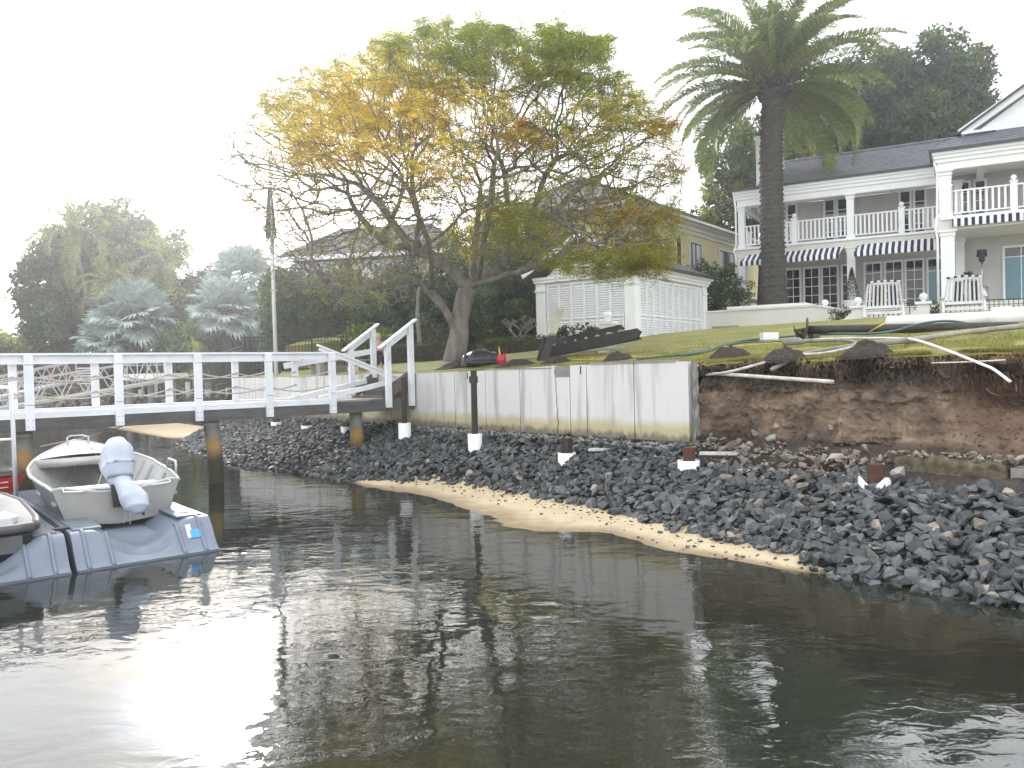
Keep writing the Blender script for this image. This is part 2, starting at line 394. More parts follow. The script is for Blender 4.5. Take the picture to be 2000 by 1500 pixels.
mxb = n.new('ShaderNodeMixShader'); L.new(fr.outputs[0], mxb.inputs[0]); L.new(mxa.outputs[0], mxb.inputs[1]); L.new(gl.outputs[0], mxb.inputs[2])
L.new(mxb.outputs[0], out.inputs['Surface'])
va = n.new('ShaderNodeVolumeAbsorption'); va.inputs['Color'].default_value = (.62, .50, .28, 1); va.inputs['Density'].default_value = 4.0
L.new(va.outputs[0], out.inputs['Volume'])
mb = MB(); mb.bb((-900, -500, -3.2), (900, 58, 0.0))
water = mb.build('water', 'water'); tag(water, 'dark calm canal water with rippled reflections', kind='structure')
# earth bank (the cut where the wall is missing) in wall frame, a > -7.66
mb = MB()
A0, A1, NA, NK = -7.62, 7.0, 560, 110
def bank_pt(u, v):
    a = lerp(A0, A1, u**1.9); e = cliff_edge(a)
    slump = max(0, min(1, (a+4.25)/.35))        # slumped hollow at the right
    # key profile (v, b offset from edge, z)
    key = [(0, .10, 2.13), (.04, 0, 2.09), (.10, -.02, 2.02), (.2, .10, 1.86), (.30, .02, 1.74), (.34, -.08, 1.68), (.5, -.10, 1.38), (.66, -.13, 1.08), (.74, -.30, .95), (.88, -.62, .82), (1, -1.15, .62)]
    key2 = [(0, .10, 2.15), (.04, 0, 2.10), (.10, .03, 2.0), (.2, .85, 1.90), (.30, 1.05, 1.76), (.34, .95, 1.60), (.5, .30, 1.38), (.66, -.2, 1.14), (.74, -.40, .99), (.88, -.75, .82), (1, -1.6, .62)]
    bo = lerp(table([(k[0], k[1]) for k in key], v), table([(k[0], k[1]) for k in key2], v), slump)
    z = lerp(table([(k[0], k[2]) for k in key], v), table([(k[0], k[2]) for k in key2], v), slump)
    amp = .0 if v < .02 else (1.0 if v < .36 else .45 if v < .68 else .8)
    d = amp*(.18*fnoise(a*2.1, z*2.5, 1)+.14*fnoise(a*5, z*6, 4)+.07*fnoise(a*13, z*14, 9))
    # block-like step in the face (a column of soil standing proud)
    if .34 < v < .72: d -= .16*(1 if -5.9 < a < -5.3 else 0)*0+(.10 if -5.55 < a < -5.0 else 0)
    d += amp*.022*fnoise(a*30, z*30, 5)+amp*.03*abs(fnoise(a*9, z*22, 6))
    if bo < 0: bo *= min(1, max(.12, (a+7.75)/1.0))
    if v < .02: z = lawn_z(a, e+.1)-.05
    return W(a, e+bo+d, z+(.05*fnoise(a*4, v*9, 7)+.02*fnoise(a*14, v*30, 2))*(0 if v < .03 else 1))
mb.grid(bank_pt, NA, NK)
bank = mb.build('earth_bank', 'soil', None, True); tag(bank, 'cut brown earth bank with dark topsoil below the lawn', kind='structure')
rs_c = None
# left flank of our land beyond the wall end
mb = MB()
mb.grid(lambda u, v: W(-26.4-1.9*v+.3*fnoise(u*12, v*3), lerp(9.5, 60, u), lerp(2.0, -.4, v**.8)+.12*fnoise(u*30, v*4)), 90, 8)
fl = mb.build('side_bank', 'dark_soil', None, True); tag(fl, 'dark rubble side bank beyond the end of the seawall', kind='structure')
# neighbour's shore far left
mb = MB()
mb.grid(lambda u, v: Vector((lerp(-90, -10, u), lerp(49.5, 58, v)+1.0*fnoise(u*14, 1), lerp(-.3, 1.7, min(1, v*1.6))+.10*fnoise(u*70, v*9))), 160, 10)
fs_ = mb.build('far_shore', 'dark_soil', None, True); tag(fs_, 'low rubble shoreline across the inlet', kind='structure')

# ------------------------------------------------------------ rocks
def hull_mesh(seed, sc=(1, .75, .42), npts=13, bev=True):
    r = random.Random(seed); bm = bmesh.new()
    for i in range(npts):
        th = r.uniform(0, 2*math.pi); u = r.uniform(-1, 1); k = r.uniform(.82, 1.08)
        s_ = math.sqrt(1-u*u)
        p = [s_*math.cos(th), s_*math.sin(th), u]
        p = [math.copysign(abs(c)**.75, c)*k*s for c, s in zip(p, sc)]
        bm.verts.new(p)
    res = bmesh.ops.convex_hull(bm, input=bm.verts)
    for g_ in ('geom_interior', 'geom_unused'):
        for e_ in res[g_]:
            if isinstance(e_, bmesh.types.BMVert) and e_.is_valid: bm.verts.remove(e_)
    if bev: bmesh.ops.bevel(bm, geom=[e for e in bm.edges], offset=.05, segments=1, affect='EDGES', clamp_overlap=True)
    bm.verts.index_update(); bm.verts.ensure_lookup_table(); bm.normal_update()
    vs = np.array([v.co[:] for v in bm.verts]); fs = [tuple(v.index for v in f.verts) for f in bm.faces]
    bm.free(); return vs, fs
ROCKP = [hull_mesh(i, (1, rnd.uniform(.6, .9), rnd.uniform(.32, .58)), rnd.choice((13, 15, 18))) for i in range(12)]
rnd2 = random.Random(5)
ROCKS_LOW = [hull_mesh(i+50, (1, rnd2.uniform(.6, .9), rnd2.uniform(.32, .58)), rnd2.choice((12, 14, 17)), False) for i in range(16)]
def rot_rand(r, tilt=.6, base=None):
    q = Matrix.Rotation(r.uniform(0, 6.28), 3, 'Z')
    q = Matrix.Rotation(r.gauss(0, tilt), 3, 'X')@Matrix.Rotation(r.gauss(0, tilt), 3, 'Y')@q
    return q
class Rocks:
    def __init__(s): s.V = []; s.F = []; s.n = 0
    def add(s, pi, mx, pos, size):
        vs, fs = ROCKS_LOW[pi % 16]; v = (vs*size)@np.array(mx).T+np.array(pos)
        s.V.append(v); s.F.extend([tuple(i+s.n for i in f) for f in fs]); s.n += len(vs)
    def build(s, name, m):
        me = bpy.data.meshes.new(name); me.from_pydata(np.concatenate(s.V).tolist(), [], s.F); me.materials.append(M[m]); o = bpy.data.objects.new(name, me); C.objects.link(o); return o
rk = random.Random(21)
rs = Rocks(); rc = random.Random(77)
for i in range(5200):
    u = rc.random(); v = rc.choice((rc.uniform(.05, .36), rc.uniform(.05, .36), rc.uniform(.36, .72), rc.uniform(.68, .97)))
    p = bank_pt(u**.8, v)
    if v > .36 and v < .7 and toab(p.x, p.y)[0] < -4.2 and rc.random() < .75: continue
    rs.add(rc.randrange(16), rot_rand(rc, .8), p, rc.choice((.008, .012, .018, .026, .038 if v < .36 or v > .7 else .02)))
o = rs.build('soil_clods', 'clod'); tag(o, 'crumbling dark clods over the cut earth bank', kind='stuff')
allr = []
SLOPE = Matrix.Rotation(WROT, 3, 'Z')@Matrix.Rotation(R(20), 3, 'X')
def rock_ok(a, b):
    bt = table(TOE, a)+.10*fnoise(a*3, 5)
    return b > bt
a = -27.2
tries = 0
while tries < 34000:
    tries += 1
    a = -27.2+31.5*(rk.random()**1.0); b = rk.uniform(6.6, 9.72)
    if not rock_ok(a, b): continue
    if a < -26 and (a+26)**2+(b-9.2)**2 > 1.6: continue
    if a > -7.6 and b > 9.15+.25*fnoise(a*2, 3): continue
    near = min(1, max(0, (a+20)/18))
    size = rk.choice((.35, .5, .6, .7, .8, .9, 1, 1.1, 1.2, 1.4))*lerp(.060, .080, near)*(.93 if a > -6 else 1)
    bt = table(TOE, a)
    edge = min(1, (b-bt)/.5)
    lay = rk.choice((0, 1, 1.6, 2.2)) if edge > .3 else rk.choice((0, 0, .7))
    z = min(bed_z(a, b)+size*(.15+.36*lay), .80-size*.25 if a > -7.6 else .93)
    allr.append((W(a, b, z), size, rk.randrange(12), SLOPE@rot_rand(rk, .45)))
# scattered small stones on the sand
for i in range(420):
    a = rk.uniform(-12.4, -3.6); bt, bw = table(TOE, a), table(WLN, a)
    b = bt-abs(rk.gauss(0, .28))
    if b < bw: continue
    s_ = rk.choice((.006, .008, .012, .018, .03))
    allr.append((W(a, b, bed_z(a, b)+s_*.2), s_, rk.randrange(12), rot_rand(rk, .25)))
allr.sort(key=lambda r: -r[1]/r[0].length)
vis = []
protos = []
for i, (vs_, fs__) in enumerate(ROCKP):
    me = bpy.data.meshes.new('rock'); me.from_pydata(vs_.tolist(), [], fs__); me.materials.append(M['stone_each']); protos.append(me)
ROCK_N = 290
mat('rock_brown', (.13, .10, .065), (.22, .18, .13), 8, .85, .6, 25, .01, objrand=.4)
pb_ = []
for me_ in protos[:6]: m2_ = me_.copy(); m2_.materials.clear(); m2_.materials.append(M['rock_brown']); pb_.append(m2_)
for (p, s_, k, mx) in allr[:ROCK_N]:
    brown = rk.random() < .07; o = bpy.data.objects.new('rock', pb_[k % 6] if brown else protos[k]); C.objects.link(o)
    m4 = (mx.to_4x4()); m4 = Matrix.Translation(p)@m4@Matrix.Scale(s_, 4); o.matrix_world = m4
    if brown: tag(o, 'brownish rock among the dark blue grey rocks of the slope', 'rock', 'brown rocks mixed into the rock slope')
    else: tag(o, 'dark blue grey angular rock in the slope below the seawall and earth bank', 'rock', 'dark rocks of the rock slope')
rs = Rocks()
rs2 = Rocks()
for (p, s_, k, mx) in allr[ROCK_N:]: (rs2 if rk.random() < .06 else rs).add(k, mx, p, s_)
o = rs2.build('brown_stones', 'rubble'); tag(o, 'brown and pale stones scattered through the dark rock slope', kind='stuff')
o = rs.build('rock_slope', 'stone_dark'); tag(o, 'thousands of small dark blue grey rocks heaped along the seawall', 'rocks', kind='stuff')
# far shore rubble
rs = Rocks()
for i in range(2600):
    x = rk.uniform(-48, -13); v = rk.random(); y = 49.6+v*5.2
    rs.add(rk.randrange(12), rot_rand(rk, .5), (x, y, lerp(-.15, 1.65, min(1, v*1.45))+.05), rk.uniform(.12, .34))
for i in range(1500):
    b = rk.uniform(9.6, 48); v = rk.random(); a = -26.4-1.9*v
    p = W(a, b, lerp(2.0, -.3, v**.8)+.05); rs.add(rk.randrange(12), rot_rand(rk, .5), p, rk.uniform(.08, .2))
o = rs.build('far_rubble', 'rubble_far'if 'rubble_far' in M else 'rubble'); tag(o, 'brown and grey rubble along the shore across the inlet', 'rubble', kind='stuff')
# ============================================================ seawall, bridge, piles, dock, boats
def PA(px, py, a):
    "point seen at a pixel, on the plane a = const; returned as (a, b, z)"
    r = (px-1000)/FPX; b = a*(-.775*r-.632)/(.775-.632*r); Y = -.775*a+.632*b
    return (a, b, P(px, py, Y)[2])
def PB(px, py, b):
    r = (px-1000)/FPX; a = b*(.632*r-.775)/(.632+.775*r); Y = -.775*a+.632*b
    return (a, b, P(px, py, Y)[2])
mat('wall_render', (.62, .61, .585), (.50, .49, .465), 1.3, .8, .25, 50, .004, stretch=(1, 1, .35), ramp=(.5, .85))
overlay(M['wall_render'], 'Z', (.42, .27), (.42, .35, .12), 2.6, .12, stretch=(1, 1, .6), strength=.75)
overlay(M['wall_render'], 'Z', (.22, .13), (.15, .13, .10), 5, .12, stretch=(1.5, 1.5, .5), strength=.9)
# grey vertical streaks of dirt
t, n, L = nodes_of(M['wall_render']); b_ = n['Principled BSDF']; prev = b_.inputs['Base Color'].links[0].from_socket
tcn = n.new('ShaderNodeTexCoord'); mp = n.new('ShaderNodeMapping'); mp.inputs['Scale'].default_value = (3.2, 1, .22); L.new(tcn.outputs['Object'], mp.inputs[0])
no = n.new('ShaderNodeTexNoise'); no.inputs['Scale'].default_value = 1.6; no.inputs['Detail'].default_value = 7; L.new(mp.outputs[0], no.inputs[0])
mr = n.new('ShaderNodeMapRange'); mr.inputs['From Min'].default_value = .50; mr.inputs['From Max'].default_value = .68; mr.inputs['To Max'].default_value = .75; L.new(no.outputs['Fac'], mr.inputs[0])
mx = n.new('ShaderNodeMixRGB'); L.new(mr.outputs[0], mx.inputs[0]); L.new(prev, mx.inputs[1]); mx.inputs[2].default_value = (.27, .265, .24, 1); L.new(mx.outputs[0], b_.inputs['Base Color'])
mat('wet_footing', (.22, .20, .15), (.085, .075, .05), 3, .9, .7, 14, .02, c3=(.34, .31, .24))
mat('moss_concrete', (.15, .125, .075), (.07, .062, .045), 12, .95, 1, 25, .03, c3=(.38, .33, .22))
mat('near_black', (.02, .02, .018), rough=1)
mat('rope', (.50, .46, .38), (.36, .33, .27), 30, .9)
mat('sleeve', (.80, .81, .82), (.70, .70, .68), 3, .5)
mat('rust', (.12, .050, .030), (.06, .03, .022), 8, .9, .5, 30, .01)
mat('dock_plastic', (.17, .20, .25), (.13, .155, .195), 1.8, .45, .2, 40, .002)
mat('black_plastic', (.012, .013, .015), (.02, .02, .022), 4, .4)
mat('grey_deck', (.10, .10, .105), (.07, .07, .075), 5, .6)
mat('light_mat', (.62, .63, .65), (.52, .53, .55), 14, .6)
mat('aluminium', (.34, .335, .32), (.25, .245, .235), 2.2, .42, .1, 20, .002, metal=.4)
mat('alu_pale', (.50, .50, .49), (.38, .38, .37), 4, .5, metal=.25)
mat('cover_cloth', (.50, .54, .62), (.40, .44, .52), 4, .8, .5, 9, .03)
mat('red_plastic', (.55, .02, .015), (.42, .015, .012), 4, .35)
mat('blue_label', (.05, .30, .70), rough=.4)
mat('black_metal', (.015, .015, .017), (.03, .03, .03), 6, .5, metal=.3)
def wtop(a): return table([(-27, 2.01), (-15, 2.03), (-12.8, 2.05), (-10.7, 2.11), (-7.5, 2.12)], a)
def wbot(a): return table([(-27, .71), (-21, .76), (-14.8, .83), (-7.6, .89)], a)
wall = wthing('seawall', 'long white rendered concrete seawall with stained panels, cracked and broken off beside the earth bank', 'seawall', -16, 9.8, .8)
jts = [-7.66, -8.77, -9.86, -10.28]
def panel(a0, a1, poly=None):
    mb = MB(); g_ = .010
    p = poly or [(a0+g_, wbot(a0)), (a1-g_, wbot(a1)), (a1-g_, wtop(a1)), (a0+g_, wtop(a0))]
    mb.prism(p, 'y', 9.705, 9.775); mb.build('wall_panel', 'wall_render', wall)
for i in range(3): panel(jts[i+1], jts[i])
# the cracked narrow panel beside the broken top
cz = [(.87, 0), (1.0, -.02), (1.08, .012), (1.2, -.028), (1.32, -.005), (1.42, -.035), (1.55, -.015), (1.66, -.045), (1.78, -.030), (1.88, -.05), (1.90, -.045)]
ck = [(-10.60-.02+d, z) for z, d in cz]
panel(0, 0, [(x+.024, z) for x, z in ck]+[(-10.29, 1.90), (-10.29, .88)])
left = -11.67
panel(0, 0, [(left+.01, wbot(left))]+[(x-.006, z) for x, z in ck[:-1]]+[(-10.70, 1.97), (-10.68, wtop(-10.7)), (left+.01, wtop(left))])
a = left; k = 0
while a > -26:
    a2 = a-(1.08 if k != 2 else .72); 
    if k == 2: a2 = a-.72
    panel(a2, a); a = a2; k += 1
mb = MB(); pr = []
for i in range(60):
    a = lerp(-26.4, -7.61, i/59); pr.append((a, wtop(a)-.012+.012*fnoise(a*5, 1)-(.16 if -10.72 < a < -10.28 else 0)))
mb.prism([(-26.4, .6), (-7.61, .6)]+pr[::-1], 'y', 9.777, 9.85)
# ragged broken end
mb.grid(lambda u, v: (-7.60+.04*fnoise(u*5, v*9)+.01, lerp(9.712, 9.85, u), lerp(.62, 2.10, v)), 4, 40)
mb.build('wall_core', 'concrete', wall)
mb = MB(); mb.bb((-10.66, 9.72, 1.86), (-10.30, 9.776, 2.10)); mb.build('broken_pier', 'concrete', wall)
mb = MB(); mb.grid(lambda u, v: (lerp(-26.4, -7.62, u), lerp(9.74, 9.60, v)+.02*fnoise(u*90, v*3), lerp(wbot(lerp(-26.4, -7.6, u))-.003, .45, v)), 200, 5); mb.build('footing', 'wet_footing', wall, True)
mb = MB(); mb.bb((-9.75, 9.69, 2.115), (-7.9, 9.80, 2.15)); mb.bb((-12.72, 9.69, 2.066), (-10.75, 9.76, 2.082)); mb.build('capping', 'weathered_timber', wall)
for x in (-10.0, -13.35):
    mb = MB(); mb.bb((x-.012, 9.699, wtop(x)-.16), (x+.012, 9.704, wtop(x)-.02)); mb.build('paint_mark', 'navy' if 'navy' in M else 'near_black', wall)
# remnant of the footing on the right
mb = MB(); mb.grid(lambda u, v: (lerp(-4.5, -3.3, u), 9.55+(.5*v if v > .5 else 0)+.05*fnoise(u*12, v*6), lerp(.50, .89, min(1, v*2))+.045*fnoise(u*14, v*3, 5)), 60, 14)
mb.grid(lambda u, v: (-3.3+.02*fnoise(u*4, v*5), lerp(9.55, 10.1, u), lerp(.5, .89, v)), 6, 8)
wsingle(mb, 'wall_footing', 'moss_concrete', 'mossy yellow strip of broken old wall footing below the slumped soil', 'footing', -4.2, 9.8, .6, smooth=True)
mb = MB(); mb.bb((-3.27, 9.60, .55), (-3.14, 9.9, .86)); mb.bb((-3.12, 9.55, .58), (-2.90, 9.9, .87))
wsingle(mb, 'concrete_block', 'concrete', 'pale square concrete block at the right end of the mossy footing', 'block', -3.1, 9.7, .6)

# ------------------------------------------------------------ footbridge
FR, RR = -15.46, -17.11
br = wthing('footbridge', 'white railed timber footbridge with rope infill on round concrete piles', 'footbridge', -16.3, 5, 0)
b0, b1 = -3.5, 7.72
mb = MB(); x = b0
while x < 8.9: mb.bb((RR-.0, x, 1.455), (FR-.02, x+.135, 1.49)); x += .142
mb.build('deck', 'weathered_timber', br)
for aa in (FR+.01, RR-.07):
    mb = MB(); mb.bb((aa-.05, b0, 1.215), (aa+.03, 9.0, 1.452)); mb.build('beam', 'beam_timber', br)
posts = [2.148+1.3775*i for i in range(-3, 5)]
for aa, sgn in ((FR, 1), (RR, -1)):
    o1 = aa+sgn*.06
    mb = MB(); mb.bb((aa-.075, b0, 2.492), (aa+.075, b1+.12, 2.527)); mb.build('top_rail', 'white_timber', br)
    mb = MB(); mb.bb((aa-.02, b0, 2.375), (aa+.02, b1+.02, 2.489)); mb.build('side_rail', 'white_timber', br)
    mb = MB(); mb.bb((aa-.055, b0, 1.492), (aa+.055, b1+.03, 1.545)); mb.bb((aa+sgn*.043-.014, b0, 1.43), (aa+sgn*.043+.014, b1+.03, 1.490)); mb.build('bottom_rail', 'white_timber', br)
    for i, pb in enumerate(posts):
        mb = MB(); lo = 1.235 if sgn == 1 else 1.30
        mb.bb((aa+sgn*.06-.01, pb-.066, lo), (aa+sgn*.06+.075 if sgn > 0 else aa-.145, pb+.066, 2.488))
        p = mb.build('post', 'white_timber', br)
        mb = MB()
        for zz in (1.29, 1.40):
            for dx in (-.035, .035): mb.lathe((0, 0, 0), [(.008, 0), (.008, .004)], 6); 
        mb.v = []; mb.f = []; mb.m = []
        f = aa+.137 if sgn > 0 else aa+.001
        for zz in (1.29, 1.40):
            for dx in (-.035, .035): mb.bb((f-.004, pb+dx-.007, zz-.007), (f+.002, pb+dx+.007, zz+.007))
        for zz in (2.33, 1.66): mb.bb((f-.003, pb-.066, zz-.004), (f+.001, pb+.066, zz+.004))
        if sgn > 0: mb.build('bolt', 'grey_timber', p)
    for pa, pb in zip(posts, posts[1:]):
        for zr in (2.14, 1.84):
            zr += .02*fnoise(pa*3, zr*5, sgn); sag = .115+.03*fnoise(pa*2, zr*3)
            pts = [(aa+sgn*.05, lerp(pa, pb, t/12), zr-sag*(1-(2*t/12-1)**2)) for t in range(13)]
            mb = MB(); mb.tube(pts, .016, 6); mb.build('rope', 'rope', br, True)
for px, bb_, lean in ((53, 2.08, .0), (417, 5.22, .05), (706, 8.35, .0)):
    mb = MB(); mb.tube([(FR-.22, bb_+.0, 1.213), (FR-.20+lean*.3, bb_+lean, .45), (FR-.20+lean*.6, bb_+lean*1.5, -1.5)], .143, 20, mi=0); mb.build('pile', 'concrete_pile', br, True)
# collars on the piles
for bb_ in (2.08, 5.22): mb = MB(); mb.lathe((FR-.22, bb_, 1.12), [(.150, 0), (.150, .05)], 20); mb.build('pile_band', 'concrete', br)
# steps to the lawn
for i in range(4):
    mb = MB(); z = 1.492+.145*i; y = 8.98+.25*i
    mb.bb((RR+.12, y-.01, z), (FR-.10, y+.27, z+.045)); mb.bb((RR+.12, y+.02, z-.12 if i else z-.03), (FR-.10, y+.05, z-.002)); mb.build('step', 'grey_timber', br)
mb = MB(); mb.bb((FR-.085, 8.6, 1.22), (FR+.03, 9.72, 1.485)); mb.bb((RR-.03, 8.6, 1.22), (RR+.085, 9.72, 1.485)); 
mb.beam((FR-.045, 8.95, 1.55), (FR-.045, 9.75, 2.02), .05, .26); mb.beam((RR+.05, 8.95, 1.55), (RR+.05, 9.75, 2.02), .05, .26); mb.build('stringer', 'grey_timber', br)
for aa, sgn in ((FR+.06, 1), (RR+.02, -1)):
    mb = MB(); mb.bb((aa-.02, 8.95, 1.29), (aa+.075, 9.07, 2.63)); mb.build('newel_post', 'white_timber', br)
    mb = MB(); mb.bb((aa-.02, 9.545, 1.30 if sgn > 0 else 1.95), (aa+.075, 9.665, 3.13)); mb.build('newel_post', 'white_timber', br)
    mb = MB(); mb.beam((aa+.03, 8.80, 2.60), (aa+.03, 9.75, 3.25), .15, .04); mb.beam((aa-.005, 9.0, 2.64), (aa-.005, 9.6, 3.05), .035, .13); mb.build('handrail', 'white_timber', br)
p0 = PA(562, 782, RR+.15); p1 = PA(716, 744, RR+.15); mb = MB(); mb.beam(p0, p1, .04, .11); mb.build('loose_rail', 'white_timber', br)
p0 = PA(622, 779, FR-.25); p1 = PA(785, 741, FR-.25); mb = MB(); mb.beam(p0, p1, .04, .11); mb.build('loose_rail', 'white_timber', br)
# the digits scrawled on the first newel
mb = MB(); f = FR+.137; c = Vector((f, 9.01, 2.42))
for seg in (((-.02, .07), (.02, .07)), ((.02, .07), (.02, .02)), ((.02, .02), (-.01, .02)), ((.02, .02), (.022, -.03)), ((.022, -.03), (-.02, -.035)), ((-.02, -.05), (-.02, -.09)), ((-.02, -.09), (.02, -.09)), ((.02, -.09), (.02, -.05))):
    mb.beam(c+Vector((0, seg[0][0], seg[0][1])), c+Vector((0, seg[1][0], seg[1][1])), .003, .008, up=(1, 0, 0))
mb.build('written_mark', 'grey_timber', br)
mb = MB(); p0 = PA(556, 715, RR-.12); p1 = PA(724, 687, RR-.12); mb.beam(p0, p1, .045, .13)
wsingle(mb, 'loose_board', 'white_timber', 'white rail board knocked off level behind the bridge, leaning on the far posts', 'board', *p0)
mb = MB(); p0 = PA(622, 674, -16.3); p1 = PA(778, 737, -16.0); mb.beam(p0, p1, .15, .035); d = (Vector(p1)-Vector(p0)); mb.beam(Vector(p0)+d*.02-Vector((0, 0, .06)), Vector(p0)+d*.97-Vector((0, 0, .06)), .035, .09)
wsingle(mb, 'fallen_handrail', 'white_timber', 'fallen white handrail slanting down across the bridge steps', 'handrail', *p1)

# ------------------------------------------------------------ row of piles before the wall
PG = 'piles in white sleeves in front of the seawall'
def sleeve_pile(px, ytop, ysl, ybot, wtim, wsl, label, b=9.0, m='dark_timber', cap=False, broken=False):
    base = PB(px, ybot, b); a = base[0]; s_ = PB(px, ysl, b)[2]; tp = PB(px, ytop, b)[2]
    o = wthing('sleeved_pile', label, 'pile', a, b, base[2]-.25, PG)
    if tp > s_:
        mb = MB()
        if wtim < .075 or m == 'rust': mb.tube([(a, b, s_-.3), (a+.01, b, tp)], wtim, 12)
        else: mb.box((a, b, (s_-.3+tp)/2), (wtim*1.7, wtim*1.7, tp-s_+.3), rz=.3)
        if cap: mb.box((a, b, tp-.17), (wtim*2.0, wtim*2.0, .13), rz=.3)
        mb.build('timber_post' if m != 'rust' else 'steel_post', m, o)
    mb = MB(); n = 24; vs = []; prof = []
    for ring, (r_, zf) in enumerate(((wsl, 0), (wsl, 1), (wsl-.012, 1), (wsl-.012, 0))):
        for k in range(n):
            th = 2*math.pi*k/n; dz = .05*math.sin(th*3+px)*zf*(1 if broken else 0)
            vs.append((a+r_*math.cos(th), b+r_*math.sin(th), (s_ if zf else base[2]-.25)+dz))
    fs = [(j*n+k, j*n+(k+1) % n, (j+1)*n+(k+1) % n, (j+1)*n+k) for j in range(3) for k in range(n)]
    mb.add(vs, fs); mb.build('sleeve', 'sleeve', o, True)
sleeve_pile(788, 737, 826, 872, .055, .135, 'brown timber post in a tall white sleeve beside the bridge steps', cap=False)
sleeve_pile(925, 724, 847, 874, .060, .135, 'dark notched timber post in a white sleeve before the middle of the wall', cap=True)
sleeve_pile(1104, 856, 884, 897, .085, .150, 'short brown timber stump in a white sleeve below the wall crack', m='dark_timber')
sleeve_pile(1342, 874, 899, 917, .085, .155, 'rusty hollow stump in a white sleeve below the broken wall end', m='rust')
sleeve_pile(1705, 906, 938, 952, .085, .175, 'rusty steel stump with a broken white collar under the earth bank', m='rust', broken=True)
sleeve_pile(676, 826, 833, 850, .09, .150, 'white capped pile nearest the bridge end pile', m='dark_timber')
sleeve_pile(597, 824, 831, 842, .09, .150, 'white capped pile under the bridge between two of its kind', m='dark_timber')
sleeve_pile(538, 817, 824, 834, .09, .150, 'small white capped pile under the bridge, farthest along the rock slope', m='dark_timber')

# ------------------------------------------------------------ floating dock
dock = wthing('floating_dock', 'blue grey plastic drive-on floating dock with ribbed deck and two sloping bays', 'dock', -12, 1.7, 0)
def smooth(x): x = max(0, min(1, x)); return x*x*(3-2*x)
def dock_z(a, w):          # w 0..1 across the bay from its centre
    t = smooth((-9.50-a)/.40); z = lerp(.02, .37, t)
    g_ = smooth((1-w*1.35)) if w < .74 else 0
    depth = lerp(.27, .12, smooth((-10.4-a)/2.4))*g_*smooth((-9.5-a)/.3)*min(1, z*4)
    return z-depth
t, n, L = nodes_of(M['dock_plastic'])
tcn = n.new('ShaderNodeTexCoord'); sp = n.new('ShaderNodeSeparateXYZ'); L.new(tcn.outputs['Object'], sp.inputs[0])
for lo, hi in ((1.72, 3.22), (.16, 1.66), (-1.4, .10)):
    mb = MB(); c = (lo+hi)/2; hw = (hi-lo)/2
    mb.grid(lambda u, v: (lerp(-14.25, -9.50, v), lerp(lo, hi, u), dock_z(lerp(-14.25, -9.5, v), abs(lerp(-1, 1, u)))), 40, 120)
    mb.bb((-14.25, lo+.01, -.12), (-10.1, hi-.01, .2))
    for e in (lo, hi): mb.grid(lambda u, v: (lerp(-14.25, -9.50, u), e, lerp(-.12, dock_z(lerp(-14.25, -9.5, u), 1), v)), 60, 2)
    mb.grid(lambda u, v: (-9.50+.02*v, lerp(lo, hi, u), lerp(-.12, .02, v)), 20, 1)
    o = mb.build('float_bay', 'dock_plastic', dock, True)
    for y0_ in (lo+.05, hi-.34):
        mb = MB(); x = -14.15
        while x < -10.0: mb.bb((x, y0_, .368), (x+.078, y0_+.29, .388)); x += .105
        mb.bb((-14.15, y0_, .3675), (-10.0, y0_+.29, .3705)); mb.build('tread_surface', 'dock_plastic', o)
    for bb_ in (lo+.12, lo+.36, hi-.14, hi-.38):
        pts = [(a_, bb_, dock_z(a_, abs((bb_-c)/hw))+.004) for a_ in [lerp(-9.93, -9.51, i/8) for i in range(9)]]
        mb = MB(); mb.tube(pts, .022, 6); mb.build('rib', 'dock_plastic', o, True)
for bb_ in (1.69, 3.05):
    mb = MB(); mb.lathe((-10.2, bb_, .372), [(.09, 0), (.09, .02), (.05, .028)], 16, sx=.6); mb.build('deck_disc', 'black_plastic', dock)
mb = MB()
for i in range(26): mb.lathe((-13.9+.14*i, 1.69, .30), [(.028, 0), (.028, .07), (.015, .08)], 8)
mb.build('joining_pin', 'black_plastic', dock)
mb = MB(); mb.beam((-9.80, 3.0, .30), (-9.68, 3.0, .165), .16, .012); mb.build('sticker', 'sleeve', dock)
mb = MB(); mb.beam((-9.74, 3.02, .245), (-9.665, 3.02, .16), .13, .014); mb.build('sticker', 'blue_label', dock)

# ------------------------------------------------------------ aluminium boat
BS, BBW = W(-10.75, 2.42, .30), W(-14.2, 2.60, .30)
fwd = (BBW-BS).normalized(); brz = math.atan2(fwd.y, fwd.x)-math.pi/2
boat = thing('dinghy', 'open aluminium dinghy hauled onto the floating dock, its outboard under a pale cover', 'boat', BS, brz)
LH = 3.45
def hb(y): return table([(0, .715), (.6, .775), (1.3, .82), (1.9, .80), (2.4, .69), (2.8, .52), (3.15, .29), (3.38, .09), (3.45, .015)], y)
def sh(y): return table([(0, .44), (.25, .46), (1.5, .50), (2.4, .60), (3.0, .70), (3.45, .80)], y)
def ch(y): return table([(0, .575), (1.5, .60), (2.2, .50), (2.8, .28), (3.2, .10), (3.45, .01)], y)
def cz_(y): return table([(0, .02), (1.5, .03), (2.4, .12), (3.0, .30), (3.45, .60)], y)
def kz(y): return table([(0, -.035), (2.0, -.05), (2.7, .0), (3.1, .12), (3.35, .35), (3.45, .6)], y)
def hull_pt(u, v, ins=0.0):
    y = LH*v; s_ = -1 if u < .5 else 1; q = abs(u-.5)*2
    if q < .4: x = ch(y)*q/.4; z = lerp(kz(y), cz_(y), (q/.4)**1.3)
    else: k = (q-.4)/.6; x = lerp(ch(y), hb(y), k**.85); z = lerp(cz_(y), sh(y), k)
    x = max(0, x-ins*min(1, hb(y)*4)); z = max(z, .05+kz(y)) if ins and q < .4 else z
    return (s_*x, y, z+(.06 if ins and q < .4 else 0))
